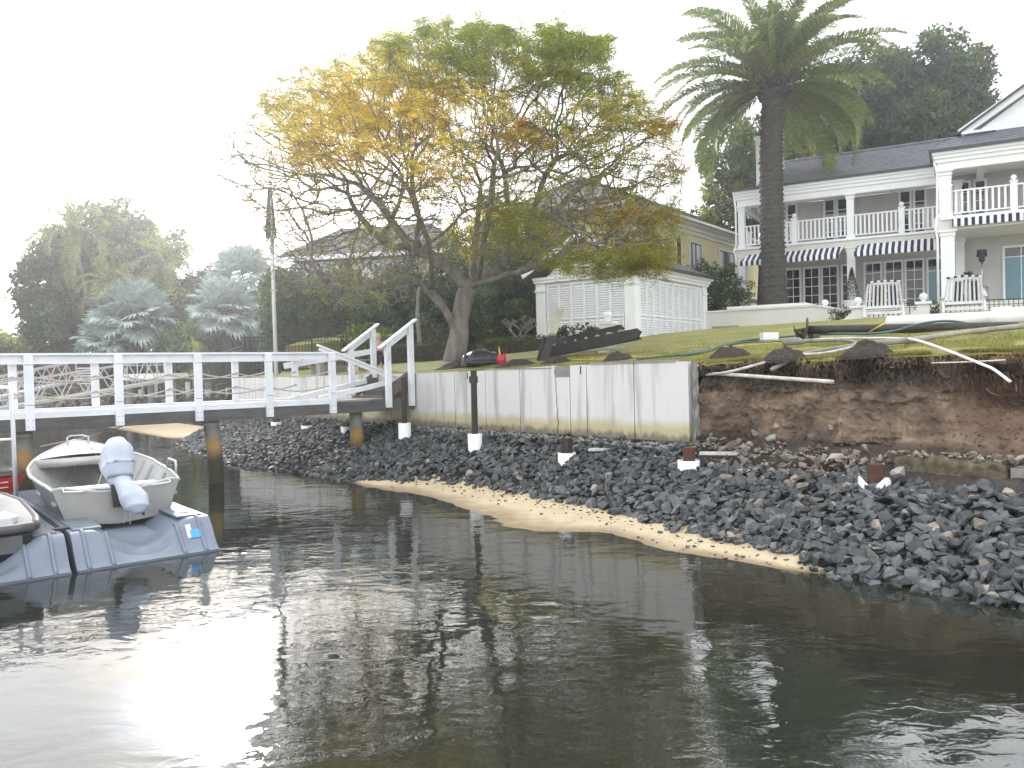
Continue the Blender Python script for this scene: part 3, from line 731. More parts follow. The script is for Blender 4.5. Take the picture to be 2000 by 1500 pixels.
mb = MB(); mb.grid(lambda u, v: hull_pt(u, v), 40, 40); mb.build('hull', 'aluminium', boat, True)
mb = MB(); mb.grid(lambda u, v: hull_pt(u, .012+.985*v, .022), 40, 40); mb.build('inner_hull', 'alu_pale', boat, True)
mb = MB()     # transom with a notch for the motor
prof = [(-.715, .44), (-.62, .455), (-.36, .40), (-.22, .37), (.22, .37), (.36, .40), (.62, .455), (.715, .44)]
mb.prism([(-.575, .02), (0, -.035), (.575, .02)]+prof[::-1], 'y', -.004, .045); mb.build('transom', 'aluminium', boat)
mb = MB()
for s_ in (-1, 1): mb.tube([(s_*hb(LH*i/24), LH*i/24, sh(LH*i/24)+.005) for i in range(25)], .021, 8)
mb.tube([(x, .02, z+.008) for x, z in prof], .016, 6); mb.build('gunwale', 'alu_pale', boat, True)
mb = MB()
for s_ in (-1, 1):
    mb.tube([(s_*(ch(LH*i/20)), LH*i/20, cz_(LH*i/20)) for i in range(19)], .012, 5)
mb.build('chine', 'aluminium', boat, True)
mb = MB(); mb.grid(lambda u, v: ((2*u-1)*(hb(lerp(2.42, 3.44, v))-.004), lerp(2.42, 3.44, v), sh(lerp(2.42, 3.44, v))+.012+.05*(1-(2*u-1)**2)*(1-v)), 12, 12)
mb.bb((-.66, 2.40, .50), (.66, 2.43, .62)); mb.build('foredeck', 'alu_pale', boat, True)
mb = MB(); mb.bb((-.74, 1.15, .27), (.74, 1.45, .30)); mb.build('seat', 'sleeve', boat)
mb = MB(); mb.bb((-.66, 1.42, .04), (.66, 1.44, .27)); mb.build('seat_riser', 'alu_pale', boat)
mb = MB(); mb.bb((-.70, .06, .25), (.70, .30, .28)); mb.build('rear_seat', 'alu_pale', boat)
mb = MB(); mb.grid(lambda u, v: ((2*u-1)*(ch(lerp(.05, 2.6, v))-.01), lerp(.05, 2.6, v), .075), 4, 10); mb.build('floor', 'grey_deck', boat)
for yy in (.5, .85, 1.7, 2.05):
    for s_ in (-1, 1):
        mb = MB(); mb.beam((s_*(ch(yy)-.02), yy, .08), (s_*(hb(yy)-.05), yy, sh(yy)-.03), .035, .03, up=(0, 1, 0)); mb.build('frame_rib', 'alu_pale', boat)
for s_ in (-1, 1):
    mb = MB(); mb.tube([(s_*.60, -.0, .45), (s_*.60, -.045, .425), (s_*.40, -.045, .41), (s_*.38, .0, .40)], .011, 6); mb.build('transom_handle', 'sleeve', boat, True)
mb = MB(); mb.tube([(.765, .35, .47), (.77, .36, .60), (.80, .50, .63), (.815, .95, .63), (.81, 1.05, .49)], .017, 8); mb.build('grab_rail', 'alu_pale', boat, True)
mb = MB(); mb.tube([(-.14, 3.16, .76), (-.15, 3.22, .86), (-.08, 3.38, .88), (.08, 3.38, .88), (.15, 3.22, .86), (.14, 3.16, .76)], .014, 8); mb.build('bow_rail', 'alu_pale', boat, True)
mb = MB(); mb.tube([(.10, 3.2, .80), (.12, 2.9, .74), (.13, 2.5, .66), (.16, 2.38, .50), (.18, 2.3, .36), (.10, 2.2, .18), (-.02, 2.1, .10)], .009, 6); mb.build('painter_rope', 'rope', boat, True)
motor = bpy.data.objects.new('outboard_motor', None); C.objects.link(motor); motor.parent = boat
def blob(c, r, seed, nz=.05, sq=(1, 1, 1), tilt=None):
    mb = MB()
    def fn(u, v):
        th = 2*math.pi*u; ph = math.pi*v
        d = Vector((math.sin(ph)*math.cos(th), math.sin(ph)*math.sin(th), -math.cos(ph)))
        d = Vector([math.copysign(abs(k)**e, k) for k, e in zip(d, sq)])
        rr = 1+nz*noise.noise(d*2.2+Vector((seed, 0, 0)))+nz*.7*abs(noise.noise(d*5+Vector((0, seed, 0))))
        p = Vector((d.x*r[0], d.y*r[1], d.z*r[2]))*rr
        if tilt is not None: p = tilt@p
        return p+Vector(c)
    mb.grid(fn, 36, 22); return mb
def cover(path, rads, seed):
    mb = MB(); n_ = 30; m_ = 34; vs = []; pp = [Vector(p) for p in path]
    for j in range(n_+1):
        f = j/n_*(len(pp)-1); i = min(len(pp)-2, int(f)); t_ = f-i; t_ = t_*t_*(3-2*t_); c = pp[i].lerp(pp[i+1], t_); rx, ry = [lerp(rads[i][k], rads[i+1][k], t_) for k in (0, 1)]
        d = (pp[i+1]-pp[i]).normalized(); x_ = Vector((1, 0, 0)); y_ = d.cross(x_).normalized()
        for k in range(m_):
            th = 2*math.pi*k/m_; cx_, sy_ = math.cos(th), math.sin(th); cx_ = math.copysign(abs(cx_)**.8, cx_); sy_ = math.copysign(abs(sy_)**.8, sy_)
            w_ = 1+.10*noise.noise(Vector((cx_*1.5, sy_*1.5, j*.12+seed)))-.09*abs(noise.noise(Vector((cx_*3, sy_*3+j*.22, seed))))
            vs.append(c+x_*cx_*rx*w_+y_*sy_*ry*w_)
    fs = [(j*m_+k, j*m_+(k+1) % m_, (j+1)*m_+(k+1) % m_, (j+1)*m_+k) for j in range(n_) for k in range(m_)]+[tuple(range(m_-1, -1, -1)), tuple(range(n_*m_, (n_+1)*m_))]
    mb.add(vs, fs); return mb
cover([(.02, .22, .97), (.02, .20, .95), (.02, .15, .86), (.02, .09, .66), (.03, .02, .50), (.04, -.06, .43)], [(.03, .03), (.12, .13), (.185, .23), (.20, .24), (.15, .15), (.085, .08)], 3).build('cowl_cover', 'cover_cloth', motor, True)
cover([(.03, .0, .52), (.05, -.10, .44), (.08, -.20, .37), (.12, -.30, .28), (.14, -.37, .19), (.15, -.40, .13)], [(.10, .10), (.10, .12), (.12, .15), (.155, .16), (.13, .13), (.05, .05)], 9).build('leg_cover', 'cover_cloth', motor, True)
mb = MB(); mb.beam((-.04, -.04, .46), (-.02, -.09, .18), .10, .05, up=(0, 1, 0)); mb.beam((.03, -.05, .40), (.05, -.16, .24), .06, .05, up=(0, 1, 0)); mb.build('bracket', 'black_metal', motor)
mb = MB(); mb.tube([(.20, -.38, .16), (.205, -.39, .09)], .016, 8); mb.build('skeg', 'black_metal', motor)
mb = MB(); mb.tube([(.06, -.40, .16), (.055, -.36, .0)], .004, 4); mb.tube([(.02, -.36, .20), (.0, -.30, .0)], .004, 4); mb.build('cord', 'rope', motor)

# ------------------------------------------------------------ jet ski at the left edge
js = wthing('jet_ski', 'black jet ski with pale deck pads, beside the dinghy on the dock', 'jet ski', -10.2, .88, .1)
def jh(y): return table([(0, .50), (.4, .56), (1.6, .58), (2.3, .45), (2.8, .22), (3.0, .04)], y)
mb = MB()
def jp(u, v):
    y = 3.0*v; s_ = 2*u-1; h = jh(y); q = abs(s_)
    z = .16+.10*max(0, v-.6)/.4+(.34+.12*v)*(max(0, q-.35)/.65)**.8
    return (-9.88-y, .88+s_*h*(1 if q > .98 else .98), z)
mb.grid(jp, 20, 24); mb.prism([(.88-.46, .22), (.88, .12), (.88+.46, .22), (.88+.5, .50), (.88-.5, .50)], 'x', -9.90, -9.88); mb.build('hull', 'black_plastic', js, True)
mb = MB(); mb.grid(lambda u, v: (-9.84-3.0*v, .88+(2*u-1)*(jh(3*v)+.035), .52+.12*v+.07*(1-(2*u-1)**2)*smooth(v*4)), 16, 24)
mb.tube([(-9.88-3*i/20, .88+jh(3*i/20)+.02, .50+.12*i/20) for i in range(21)], .045, 8)
mb.tube([(-9.88-3*i/20, .88-jh(3*i/20)-.02, .50+.12*i/20) for i in range(21)], .045, 8)
mb.tube([(-9.86, .88-.5, .50), (-9.84, .88, .50), (-9.86, .88+.5, .50)], .05, 8); mb.build('bumper', 'grey_deck', js, True)
mb = MB(); mb.prism([(-9.98, .52), (-9.98, 1.20), (-10.10, 1.27), (-10.62, 1.20), (-10.75, 1.05), (-10.75, .52)], 'z', .50, .60); mb.build('deck_pad', 'light_mat', js)
mb = MB(); mb.grid(lambda u, v: (-10.7-1.5*v, .88+.20*math.cos(math.pi*(1-u))*1.0, .60+.26*math.sin(math.pi*u)*smooth(v*5+.25)+.10*v), 12, 16); mb.build('saddle', 'light_mat', js, True)
mb = MB(); mb.grid(lambda u, v: (-12.1-.7*v, .88+.26*math.cos(math.pi*(1-u))*(1-v*.6), .64+.42*math.sin(math.pi*u)*(1-v*.75)), 12, 10); mb.tube([(-12.2, .48, 1.06), (-12.25, .88, 1.0), (-12.2, 1.28, 1.06)], .02, 8); mb.build('steering_cowl', 'black_plastic', js, True)
mb = MB(); mb.bb((-9.905+.03, .98, .24), (-9.86, 1.27, .42)); mb.build('number_plate', 'grey_deck', js)
# red kayak beyond the dock
kx = wthing('red_boat', 'red hulled small craft afloat behind the floating dock at the left edge', 'boat', -14.75, .4, 0)
def kw(t_): return .36*(1-abs(2*t_-1)**4)
mb = MB(); mb.grid(lambda u, v: (-14.72+kw(v)*math.cos(math.pi*(1+u)), lerp(-1.3, 1.98, v), .56+.02*abs(2*v-1)+.62*math.sin(math.pi*(1+u))*(1-abs(2*v-1)**6)), 14, 24); mb.build('hull', 'red_plastic', kx, True)
mb = MB(); mb.grid(lambda u, v: (-14.72+kw(v)*(2*u-1)*1.02, lerp(-1.3, 1.98, v), .585+.02*abs(2*v-1)+.05*(1-(2*u-1)**2)), 8, 24); mb.build('deck', 'black_plastic', kx, True)
mb = MB()
for zz in (.42, .50): mb.tube([(-14.72+(kw(v/12)+.004)*.97, lerp(-1.3, 1.98, v/12), zz) for v in range(1, 12)], .009, 5)
mb.build('stripe', 'sleeve', kx)
# white boarding rail
rl = wthing('boarding_rail', 'slim white metal boarding rail standing at the left end of the dock', 'handrail', -13.6, 1.35, .37)
p = PA(24, 962, -13.6); q = PA(17, 757, -13.6)
mb = MB(); mb.tube([(p[0], p[1], .36), (p[0], p[1]-.01, q[2]-.10), (p[0], p[1]-.05, q[2]), (p[0], p[1]-.4, q[2]+.02), (p[0], p[1]-.75, q[2]), (p[0], p[1]-.78, q[2]-.1), (p[0], p[1]-.8, .36)], .030, 10); mb.build('upright', 'sleeve', rl, True)
z_ = PA(20, 858, -13.6)[2]; mb = MB(); mb.tube([(p[0], p[1], z_), (p[0], p[1]-.8, z_)], .02, 8); mb.build('crossbar', 'sleeve', rl, True)
mb = MB(); mb.tube([Vector(PA(75, 872, -15.3)), Vector(PA(160, 853, -15.5))-Vector((0, 0, .02)), Vector(PA(243, 831, -15.7))], .010, 6)
wsingle(mb, 'mooring_rope', 'rope', 'thin mooring rope running from the left bridge pile up under the beam', 'rope', -15.4, 2.2, .9, smooth=True)
# ============================================================ buildings
E_, D_ = Vector((.878, -.479, 0)), Vector((.479, .878, 0))
HROT = math.atan2(-.479, .878); HO = Vector((11.41, 39.0, 0))
def Hh(s_, t_, z=0): return HO+E_*s_+D_*t_+Vector((0, 0, z))
def hs(px, t_):
    r = (px-1000)/FPX; ox, oy = HO.x+.479*t_, HO.y+.878*t_
    return (r*oy-ox)/(.878+.479*r)
def hz(px, py, t_):
    s_ = hs(px, t_); return P(px, py, (HO+E_*s_+D_*t_).y)[2]
mat('roof_tile', (.17, .17, .195), (.12, .12, .14), 2, .7, .2, 30, .004)
mat('old_tile', (.17, .15, .14), (.11, .10, .09), 1.5, .85, .5, 25, .02)
mat('navy', (.012, .018, .06), rough=.6)
mat('gutter', (.045, .05, .06), rough=.5)
mat('dark_frame', (.055, .025, .018), (.04, .02, .015), 3, .6)
mat('window_dark', (.012, .014, .016), (.02, .022, .025), .6, .06, spec=.8)
mat('window_blue', (.07, .22, .27), (.05, .16, .21), .5, .08, spec=.8)
stripes('awning_stripe', (.80, .80, .82), (.012, .016, .05), 'X', .125)
house = thing('white_house', 'large white two storey house with balconies, dark tiled roof and striped awnings', 'house', Hh(4, 0, 4.3), HROT, off=(4, 0, 4.3))
ZF, ZD, ZE = 4.3, 7.70, 10.02
def col_(s_, t_, z0, z1, w):
    mb = MB(); mb.bb((s_-w/2, t_-w/2, z0), (s_+w/2, t_+w/2, z1-.22)); mb.bb((s_-w/2-.04, t_-w/2-.04, z1-.22), (s_+w/2+.04, t_+w/2+.04, z1-.15)); mb.bb((s_-w/2-.02, t_-w/2-.02, z1-.15), (s_+w/2+.02, t_+w/2+.02, z1-.07)); mb.bb((s_-w/2-.09, t_-w/2-.09, z1-.07), (s_+w/2+.09, t_+w/2+.09, z1-.001))
    mb.bb((s_-w/2-.04, t_-w/2-.04, z0+.001), (s_+w/2+.04, t_+w/2+.04, z0+.14)); mb.build('column', 'house_white', house)
WT = 2.2
# walls
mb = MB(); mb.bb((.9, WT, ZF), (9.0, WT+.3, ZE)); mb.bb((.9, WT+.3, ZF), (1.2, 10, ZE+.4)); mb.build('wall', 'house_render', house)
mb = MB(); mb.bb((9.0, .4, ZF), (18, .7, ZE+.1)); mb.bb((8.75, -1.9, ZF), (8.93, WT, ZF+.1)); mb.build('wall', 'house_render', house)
mb = MB(); mb.prism([(WT+.3, ZE+.3), (9.6, ZE+.3), (5.2, 12.5)], 'x', .92, 1.15); mb.build('gable_wall', 'house_white', house)
# quoined pier at the left end
mb = MB(); z = ZF
while z < ZE-.2: mb.bb((.75, WT-.12, z), (1.55, WT-.002, z+.30)); z += .33
mb.build('quoin', 'house_white', house)
# balcony floors and beams
mb = MB(); mb.bb((-.25, -.28, 7.32), (8.72, WT, ZD)); mb.build('balcony_floor', 'slab_render', house)
mb = MB(); mb.bb((-.32, -.36, ZD-.10), (8.70, -.285, ZD-.0)); mb.build('nosing', 'house_white', house)
mb = MB(); mb.bb((8.30, -2.75, 7.30), (18, .4, ZD+.12)); mb.build('balcony_floor', 'slab_render', house)
mb = MB(); mb.bb((8.55, -2.83, ZD+.02), (18, -2.753, ZD+.14)); mb.build('nosing', 'house_white', house)
def cornice(s0, s1, t0, zb):
    mb = MB()
    mb.bb((s0+.12, t0+.12, zb-.30), (s1, t0+.50, zb)); mb.bb((s0+.06, t0+.06, zb+.001), (s1, t0+.6, zb+.16)); mb.bb((s0, t0, zb+.161), (s1, t0+.6, zb+.30)); mb.bb((s0-.06, t0-.06, zb+.301), (s1, t0+.6, zb+.42)); mb.build('cornice', 'house_white', house)
    mb = MB(); mb.bb((s0-.16, t0-.16, zb+.421), (s1, t0+.1, zb+.52)); mb.build('gutter', 'gutter', house)
cornice(-.30, 8.66, -.30, 10.02)
mb = MB(); mb.bb((-.2, .2, 10.03), (8.8, WT, 10.10)); mb.bb((-.36, -.3, 10.40), (.9, 9, 10.50)); mb.build('ceiling', 'house_white', house)
mb = MB(); mb.bb((-.2, .3, 9.80), (-.0, 8, 10.38)); mb.build('side_beam', 'house_white', house)
cornice(8.32, 18, -2.82, 10.05)
mb = MB(); mb.bb((8.4, -2.3, 10.06), (18, .4, 10.14)); mb.bb((9.9, -2.2, 9.75), (10.15, .4, 10.05)); mb.build('ceiling', 'house_white', house)
mb = MB(); mb.bb((8.38, -2.3, 9.75), (8.62, .4, 10.34)); mb.bb((8.30, -2.3, 10.10), (8.37, .4, 10.46)); mb.build('side_beam', 'house_white', house)
for s_ in (0, 4.9): col_(s_, 0, ZD, 9.74, .30); col_(s_, 0, ZF, 7.32, .34)
col_(8.72, -2.45, ZD+.14, 9.76, .44); col_(8.78, -2.45, ZF-.3, 7.30, .50); col_(9.2, -.1, ZD+.14, 9.76, .30); col_(9.25, -.1, ZF, 7.30, .34)
mb = MB(); mb.tube([(8.34, -2.62, 10.2), (8.45, -2.66, 9.7), (8.42, -2.70, 8.0), (8.36, -2.72, 7.4), (8.42, -2.70, 7.0), (8.42, -2.7, 4.2)], .05, 8); mb.build('downpipe', 'house_white', house, True); mb = MB(); mb.tube([(-.30, -.22, 10.3), (-.24, -.22, 9.7), (-.24, -.22, 7.9), (-.34, -.3, 7.6), (-.26, -.22, 7.2), (-.26, -.22, 4.3)], .045, 8); mb.build('downpipe', 'house_white', house, True)
# balustrades
def balus(s0, s1, t_, z, sp=.178, newels=()):
    mb = MB(); mb.bb((s0, t_-.045, z+1.02), (s1, t_+.045, z+1.08)); mb.bb((s0, t_-.03, z+.13), (s1, t_+.03, z+.18))
    n_ = int((s1-s0)/sp)
    for i in range(n_):
        x = s0+(i+.5)*(s1-s0)/n_
        if all(abs(x-q) > .16 for q in newels): mb.bb((x-.038, t_-.022, z+.181), (x+.038, t_+.022, z+1.019))
    mb.build('balustrade', 'house_white', house)
    for q in newels:
        mb = MB(); mb.bb((q-.12, t_-.12, z+.01), (q+.12, t_+.12, z+1.16)); mb.bb((q-.15, t_-.15, z+1.161), (q+.15, t_+.15, z+1.2)); mb.lathe((q, t_, z+1.2), [(.05, 0), (.04, .05)], 12); mb.ball((q, t_, z+1.33), .11, 12); mb.build('newel', 'house_white', house, False)
balus(.15, 4.75, -.05, ZD, newels=(hs(1557, -.05),)); balus(5.05, 8.5, -.05, ZD, newels=(hs(1766, -.05),))
balus(9.0, 17.5, -2.5, ZD+.14, .21, newels=(hs(1985, -2.5),))
mb = MB()
for i in range(11): mb.bb((-.09, .3+i*.19, ZD+.18), (-.05, .37+i*.19, ZD+1.02))
mb.bb((-.11, .15, ZD+1.02), (-.03, 2.5, ZD+1.08)); mb.bb((-.10, .15, ZD+.13), (-.04, 2.5, ZD+.179)); mb.build('balustrade', 'house_white', house)
# doors with panes
def door(px0, px1, t_, z0, z1, cols, rows, glass='window_dark', name='door_leaf', s01=None):
    s0, s1 = s01 or (hs(px0, t_), hs(px1, t_)); fr_ = .09
    mb = MB(); y0, y1 = t_-.06, t_-.004
    mb.bb((s0-fr_, y0, z0), (s0, y1, z1+.10)); mb.bb((s1, y0, z0), (s1+fr_, y1, z1+.10)); mb.bb((s0, y0, z1), (s1, y1, z1+.10)); mb.bb((s0, y0, z0), (s1, y1, z0+.22))
    for i in range(1, cols): x = lerp(s0, s1, i/cols); mb.bb((x-.018, y0+.01, z0+.221), (x+.018, y1-.015, z1-.001))
    for j in range(1, rows): z = lerp(z0+.22, z1, j/rows); mb.bb((s0+.001, y0+.014, z-.018), (s1-.001, y1-.018, z+.018))
    d = mb.build(name, 'house_white', house)
    mb = MB(); mb.bb((s0+.001, t_-.030, z0+.221), (s1-.001, t_-.022, z1-.001)); mb.build('pane', glass, d)
for p0, p1 in ((1541, 1565), (1576, 1602), (1611, 1638), (1650, 1672), (1694, 1723), (1734, 1764), (1774, 1805)): door(p0, p1, WT, ZF, 6.72, 2, 5)
door(1817, 1850, WT, ZF, 6.72, 2, 1, 'window_blue', 'window')
s0, s1 = hs(1817, WT), hs(1850, WT); mb = MB(); mb.bb((s0, WT-.045, 6.2), (s1, WT-.036, 6.72)); mb.build('top_light', 'window_dark', house)
mb = MB(); mb.bb((s0, WT-.058, 6.16), (s1, WT-.032, 6.20)); mb.build('transom', 'house_white', house)
for p0, p1 in ((1527, 1536), (1545, 1560), (1618, 1634), (1643, 1659), (1765, 1782), (1793, 1811)): door(p0, p1, WT, ZD, 9.97, 1, 4)
for p0, p1 in ((1880, 1897), (1911, 1928)): door(p0, p1, .4, ZD+.14, 9.72, 1, 4)
for p0, p1 in ((1966, 2030),):
    s0, s1 = hs(p0, .4), hs(p1, .4)
    door(0, 0, .4, ZF, 6.75, 2, 1, 'window_blue', 'window', (s0, s1)); mb = MB(); mb.bb((s0, .355, 6.38), (s1, .364, 6.75)); mb.build('top_light', 'window_dark', house)
    mb = MB(); mb.bb((s0, .342, 6.34), (s1, .372, 6.38)); mb.bb(((s0+s1)/2-.02, .345, 6.38), ((s0+s1)/2+.02, .372, 6.75)); mb.build('transom', 'house_white', house)
# awnings
def awning(s0, s1, t_, zt, out, drop, val):
    mb = MB()
    mb.add([(s0+.25, t_, zt), (s1, t_, zt), (s1-.1, t_-out, zt-drop), (s0, t_-out, zt-drop)], [(0, 1, 2, 3)])
    mb.add([(s0+.25, t_, zt-.015), (s1, t_, zt-.015), (s1-.1, t_-out, zt-drop-.015), (s0, t_-out, zt-drop-.015)], [(3, 2, 1, 0)])
    n_ = int((s1-s0-.1)/.125)*2
    for i in range(n_):
        x0, x1 = lerp(s0, s1-.1, i/n_), lerp(s0, s1-.1, (i+1)/n_); sc = val if (i//1) % 2 else val
        mb.bb((x0, t_-out-.006, zt-drop-sc), (x1-.0005, t_-out+.003, zt-drop-.001))
    mb.build('awning', 'awning_stripe', house)
awning(hs(1449, -1.0), hs(1652, -.3), -.30, 7.34, .85, .42, .20)
awning(hs(1672, -1.0), 8.55, -.30, 7.36, .85, .42, .20)
awning(8.95, 18, -2.76, 7.76, .14, .06, .30)
# roofs with tile courses
def tiled(name, parent, q0, q1, q2, q3, mt, course=.32, th=.035, mod=True):
    "sloping quad (eave q0-q1, ridge q3-q2) laid in overlapping courses"
    q0, q1, q2, q3 = map(Vector, (q0, q1, q2, q3)); n_ = max(2, int((q3-q0).length/course)); mb = MB(); nn = (q1-q0).cross(q3-q0).normalized()
    if nn.z < 0: nn = -nn
    for i in range(n_):
        a0, a1 = q0.lerp(q3, i/n_), q0.lerp(q3, (i+1.15)/n_ if i < n_-1 else 1); b0_, b1_ = q1.lerp(q2, i/n_), q1.lerp(q2, (i+1.15)/n_ if i < n_-1 else 1)
        m_ = max(1, int((b0_-a0).length/.34)) if mod else 1
        off = (i % 2)*.5
        for j in range(m_+1):
            u0, u1 = max(0, (j-off)/m_), min(1, (j+1-off)/m_-.012/m_*3)
            if u1 <= u0: continue
            l = th*(1+.25*noise.noise(Vector((i*3.1, j*1.7, 0))))
            mb.add([a0.lerp(b0_, u0)+nn*l, a0.lerp(b0_, u1)+nn*l, a1.lerp(b1_, u1)+nn*.004, a1.lerp(b1_, u0)+nn*.004, a0.lerp(b0_, u0)-nn*.01, a0.lerp(b0_, u1)-nn*.01], [(0, 1, 2, 3), (4, 5, 1, 0)])
    mb.add([q0-nn*.02, q1-nn*.02, q2-nn*.02, q3-nn*.02], [(0, 1, 2, 3)])
    return mb.build(name, mt, parent, fixn=False)
tiled('roof', house, (.8, -.42, 10.53), (9.1, -.42, 10.53), (9.6, 4.9, 12.75), (.8, 4.9, 12.75), 'roof_tile')
mb = MB(); mb.tube([(.75, 4.9, 12.79), (10, 4.9, 12.79)], .09, 8); mb.build('ridge', 'roof_tile', house)
tiled('roof', house, (8.15, -2.98, 10.56), (18, -2.98, 10.56), (18, -1.3, 11.40), (9.3, -1.3, 11.40), 'roof_tile')
mb = MB(); mb.add([(8.15, -2.98, 10.55), (9.3, -1.3, 11.42), (9.3, 3.2, 12.0), (8.15, .2, 10.75)], [(0, 1, 2, 3)]); mb.build('roof_side', 'roof_tile', house)
gx, gz0, gz1 = 9.55, 11.42, 13.95
mb = MB(); mb.prism([(gx+.25, gz0-.05), (17.1, gz0-.05), (13.3, gz1-.18)], 'y', -1.30, -1.1); mb.build('pediment', 'cream_pale' if 'cream_pale' in M else 'house_white', house)
mb = MB(); mb.beam((gx-.25, -1.55, gz0-.02), (13.3, -1.55, gz1), .34, .16, up=(0, 1, 0)) ; mb.beam((17.1, -1.55, gz0), (13.3, -1.55, gz1), .34, .16, up=(0, 1, 0)); mb.bb((gx-.2, -1.75, gz0-.10), (gx+1.0, -1.3, gz0)); mb.build('barge_board', 'house_white', house)
mb = MB(); mb.add([(gx-.38, -1.78, gz0-.02), (13.3, -1.78, gz1+.2), (13.3, 6, gz1+.2), (gx-.38, 6, gz0-.02)], [(0, 1, 2, 3)]); mb.add([(gx-.38, -1.78, gz0-.10), (13.3, -1.78, gz1+.12), (13.3, 6, gz1+.12), (gx-.38, 6, gz0-.10)], [(0, 1, 2, 3)]); mb.add([(gx-.38, -1.78, gz0-.10), (13.3, -1.78, gz1+.12), (13.3, -1.78, gz1+.2), (gx-.38, -1.78, gz0-.02)], [(0, 1, 2, 3)]); mb.build('gable_roof', 'gutter', house)
mb = MB(); s0, s1 = hs(1485, 2.6), hs(1535, 2.6); mb.bb((s0, 2.55, 9.9), (s1, 3.3, hz(1485, 275, 2.6))); mb.bb((s0-.08, 2.47, hz(1485, 275, 2.6)), (s1+.08, 3.38, hz(1485, 275, 2.6)+.12)); mb.build('chimney', 'house_white', house)
# terrace
mb = MB(); mb.bb((-.9, -3.98, 3.2), (20, 12, 4.295)); tr_ = thing('terrace', 'raised paved terrace the white house stands on', 'terrace', Hh(4, -1, 3.4), HROT, off=(4, -1, 3.4)); mb.v = [v for v in mb.v]
mb = MB(); mb.prism([(-.9, -3.98), (4.6, -3.98), (6.0, -3.0), (20, -3.0), (20, 12), (-.9, 12)], 'z', 3.0, 4.295); mb.build('paving', 'slab_render', tr_)
# terrace wall
tw = thing('terrace_wall', 'low white rendered garden wall with raised white coping, below the palm', 'wall', Hh(2, -4.13, 3.5), HROT, off=(2, -4.13, 3.5))
e1 = hs(1640, -4.13); e0 = -.68; x1 = hs(1425, -4.13); x2 = hs(1578, -4.13); x3 = hs(1600, -4.13)
mb = MB(); mb.prism([(e0, 3.2), (e1, 3.2), (e1, 4.22), (x3, 4.41), (e0, 4.41)], 'y', -4.28, -3.98); mb.build('wall_body', 'wall_render2' if 'wall_render2' in M else 'slab_render', tw)
mb = MB(); mb.prism([(e0, 4.412), (x3, 4.412), (e1+.06, 4.222), (e1+.06, 4.28), (x3, 4.47), (x1, 4.47), (e0, 4.47)], 'y', -4.33, -3.93); mb.prism([(x1, 4.471), (x3-.0, 4.471), (x2, 4.60), (x1, 4.60)], 'y', -4.36, -3.90); mb.build('coping', 'house_white', tw)
# ball topped pillars
def ballpost(px, py_base, Y, w, h, label, wing=True):
    p = P(px, py_base, Y); z0 = lz(p.x, p.y)-.05; h = max(.4, p.z+h-z0)
    o = thing('ball_pillar', label, 'pillar', (p.x, p.y, z0), HROT, 'white pillars topped with balls')
    mb = MB(); mb.bb((-w/2, -w/2, 0), (w/2, w/2, h-.1)); 
    if wing: mb.prism([(-w/2-.9, 0), (-w/2-.002, 0), (-w/2-.002, h-.25), (-w/2-.3, h-.5)], 'y', -.12, .12)
    mb.build('shaft', 'house_white', o)
    mb = MB(); mb.bb((-w/2-.08, -w/2-.08, h-.099), (w/2+.08, w/2+.08, h)); mb.lathe((0, 0, h), [(.08, 0), (.06, .06)], 12); mb.build('cap', 'house_white', o)
    mb = MB(); mb.ball((0, 0, h+.19), .15, 16); mb.build('ball', 'sleeve', o, True)
ballpost(1678, 625, 31.0, .42, .55, 'ball topped white pillar at the right end of the terrace wall, left of the first chair')
ballpost(1806, 614, 30.5, .42, .48, 'ball topped white pillar between the two striped chairs')
ballpost(1190, 652, 27.0, .40, .42, 'ball topped pillar standing before the louvred garage', False)
p = Hh(hs(1614, -3.7), -3.7, 4.3); o = thing('ball_pillar', 'ball topped pillar peeping over the terrace wall by the french doors', 'pillar', p, HROT, 'white pillars topped with balls')
mb = MB(); mb.bb((-.16, -.16, 0), (.16, .16, .12)); mb.build('shaft', 'house_white', o); mb = MB(); mb.ball((0, 0, .27), .15, 16); mb.build('ball', 'sleeve', o, True)

# ------------------------------------------------------------ louvred garage
GO = Vector((4.7, 30.0, 0)); GROT = math.atan2(.809, .588)
gar = thing('boat_house', 'small white outbuilding with louvred shutter walls and a dark tiled roof', 'outbuilding', (4.7, 30, 3.0), GROT, off=(0, 0, 3.0))
GL, GW, gz = 7.0, 4.5, 5.55
mb = MB(); mb.bb((.12, .12, 2.9), (GL-.12, GW-.12, gz)); mb.prism([(.12, gz), (GW-.12, gz), (GW/2, 7.12)], 'x', .14, .3); mb.build('wall', 'house_white', gar)
for x, y in ((0, 0), (GL-.45, 0), (0, GW-.45)):
    mb = MB(); mb.bb((x, y, 2.9), (x+.45, y+.45, gz-.002)); mb.bb((x-.03, y-.03, 2.9), (x+.48, y+.48, 3.45)); mb.bb((x-.04, y-.04, gz-.35), (x+.49, y+.49, gz-.27)); mb.build('corner_pillar', 'house_white', gar)
mb = MB(); mb.bb((-.06, -.06, gz), (GL+.06, .3, gz+.12)); mb.bb((-.12, -.14, gz+.121), (GL+.12, .3, gz+.24)); mb.bb((-.2, -.24, gz+.241), (GL+.2, .3, gz+.34)); mb.bb((-.06, .31, gz), (.3, GW+.06, gz+.12)); mb.bb((-.10, .31, gz+.121), (.3, GW+.10, gz+.22)); mb.build('cornice', 'house_white', gar)
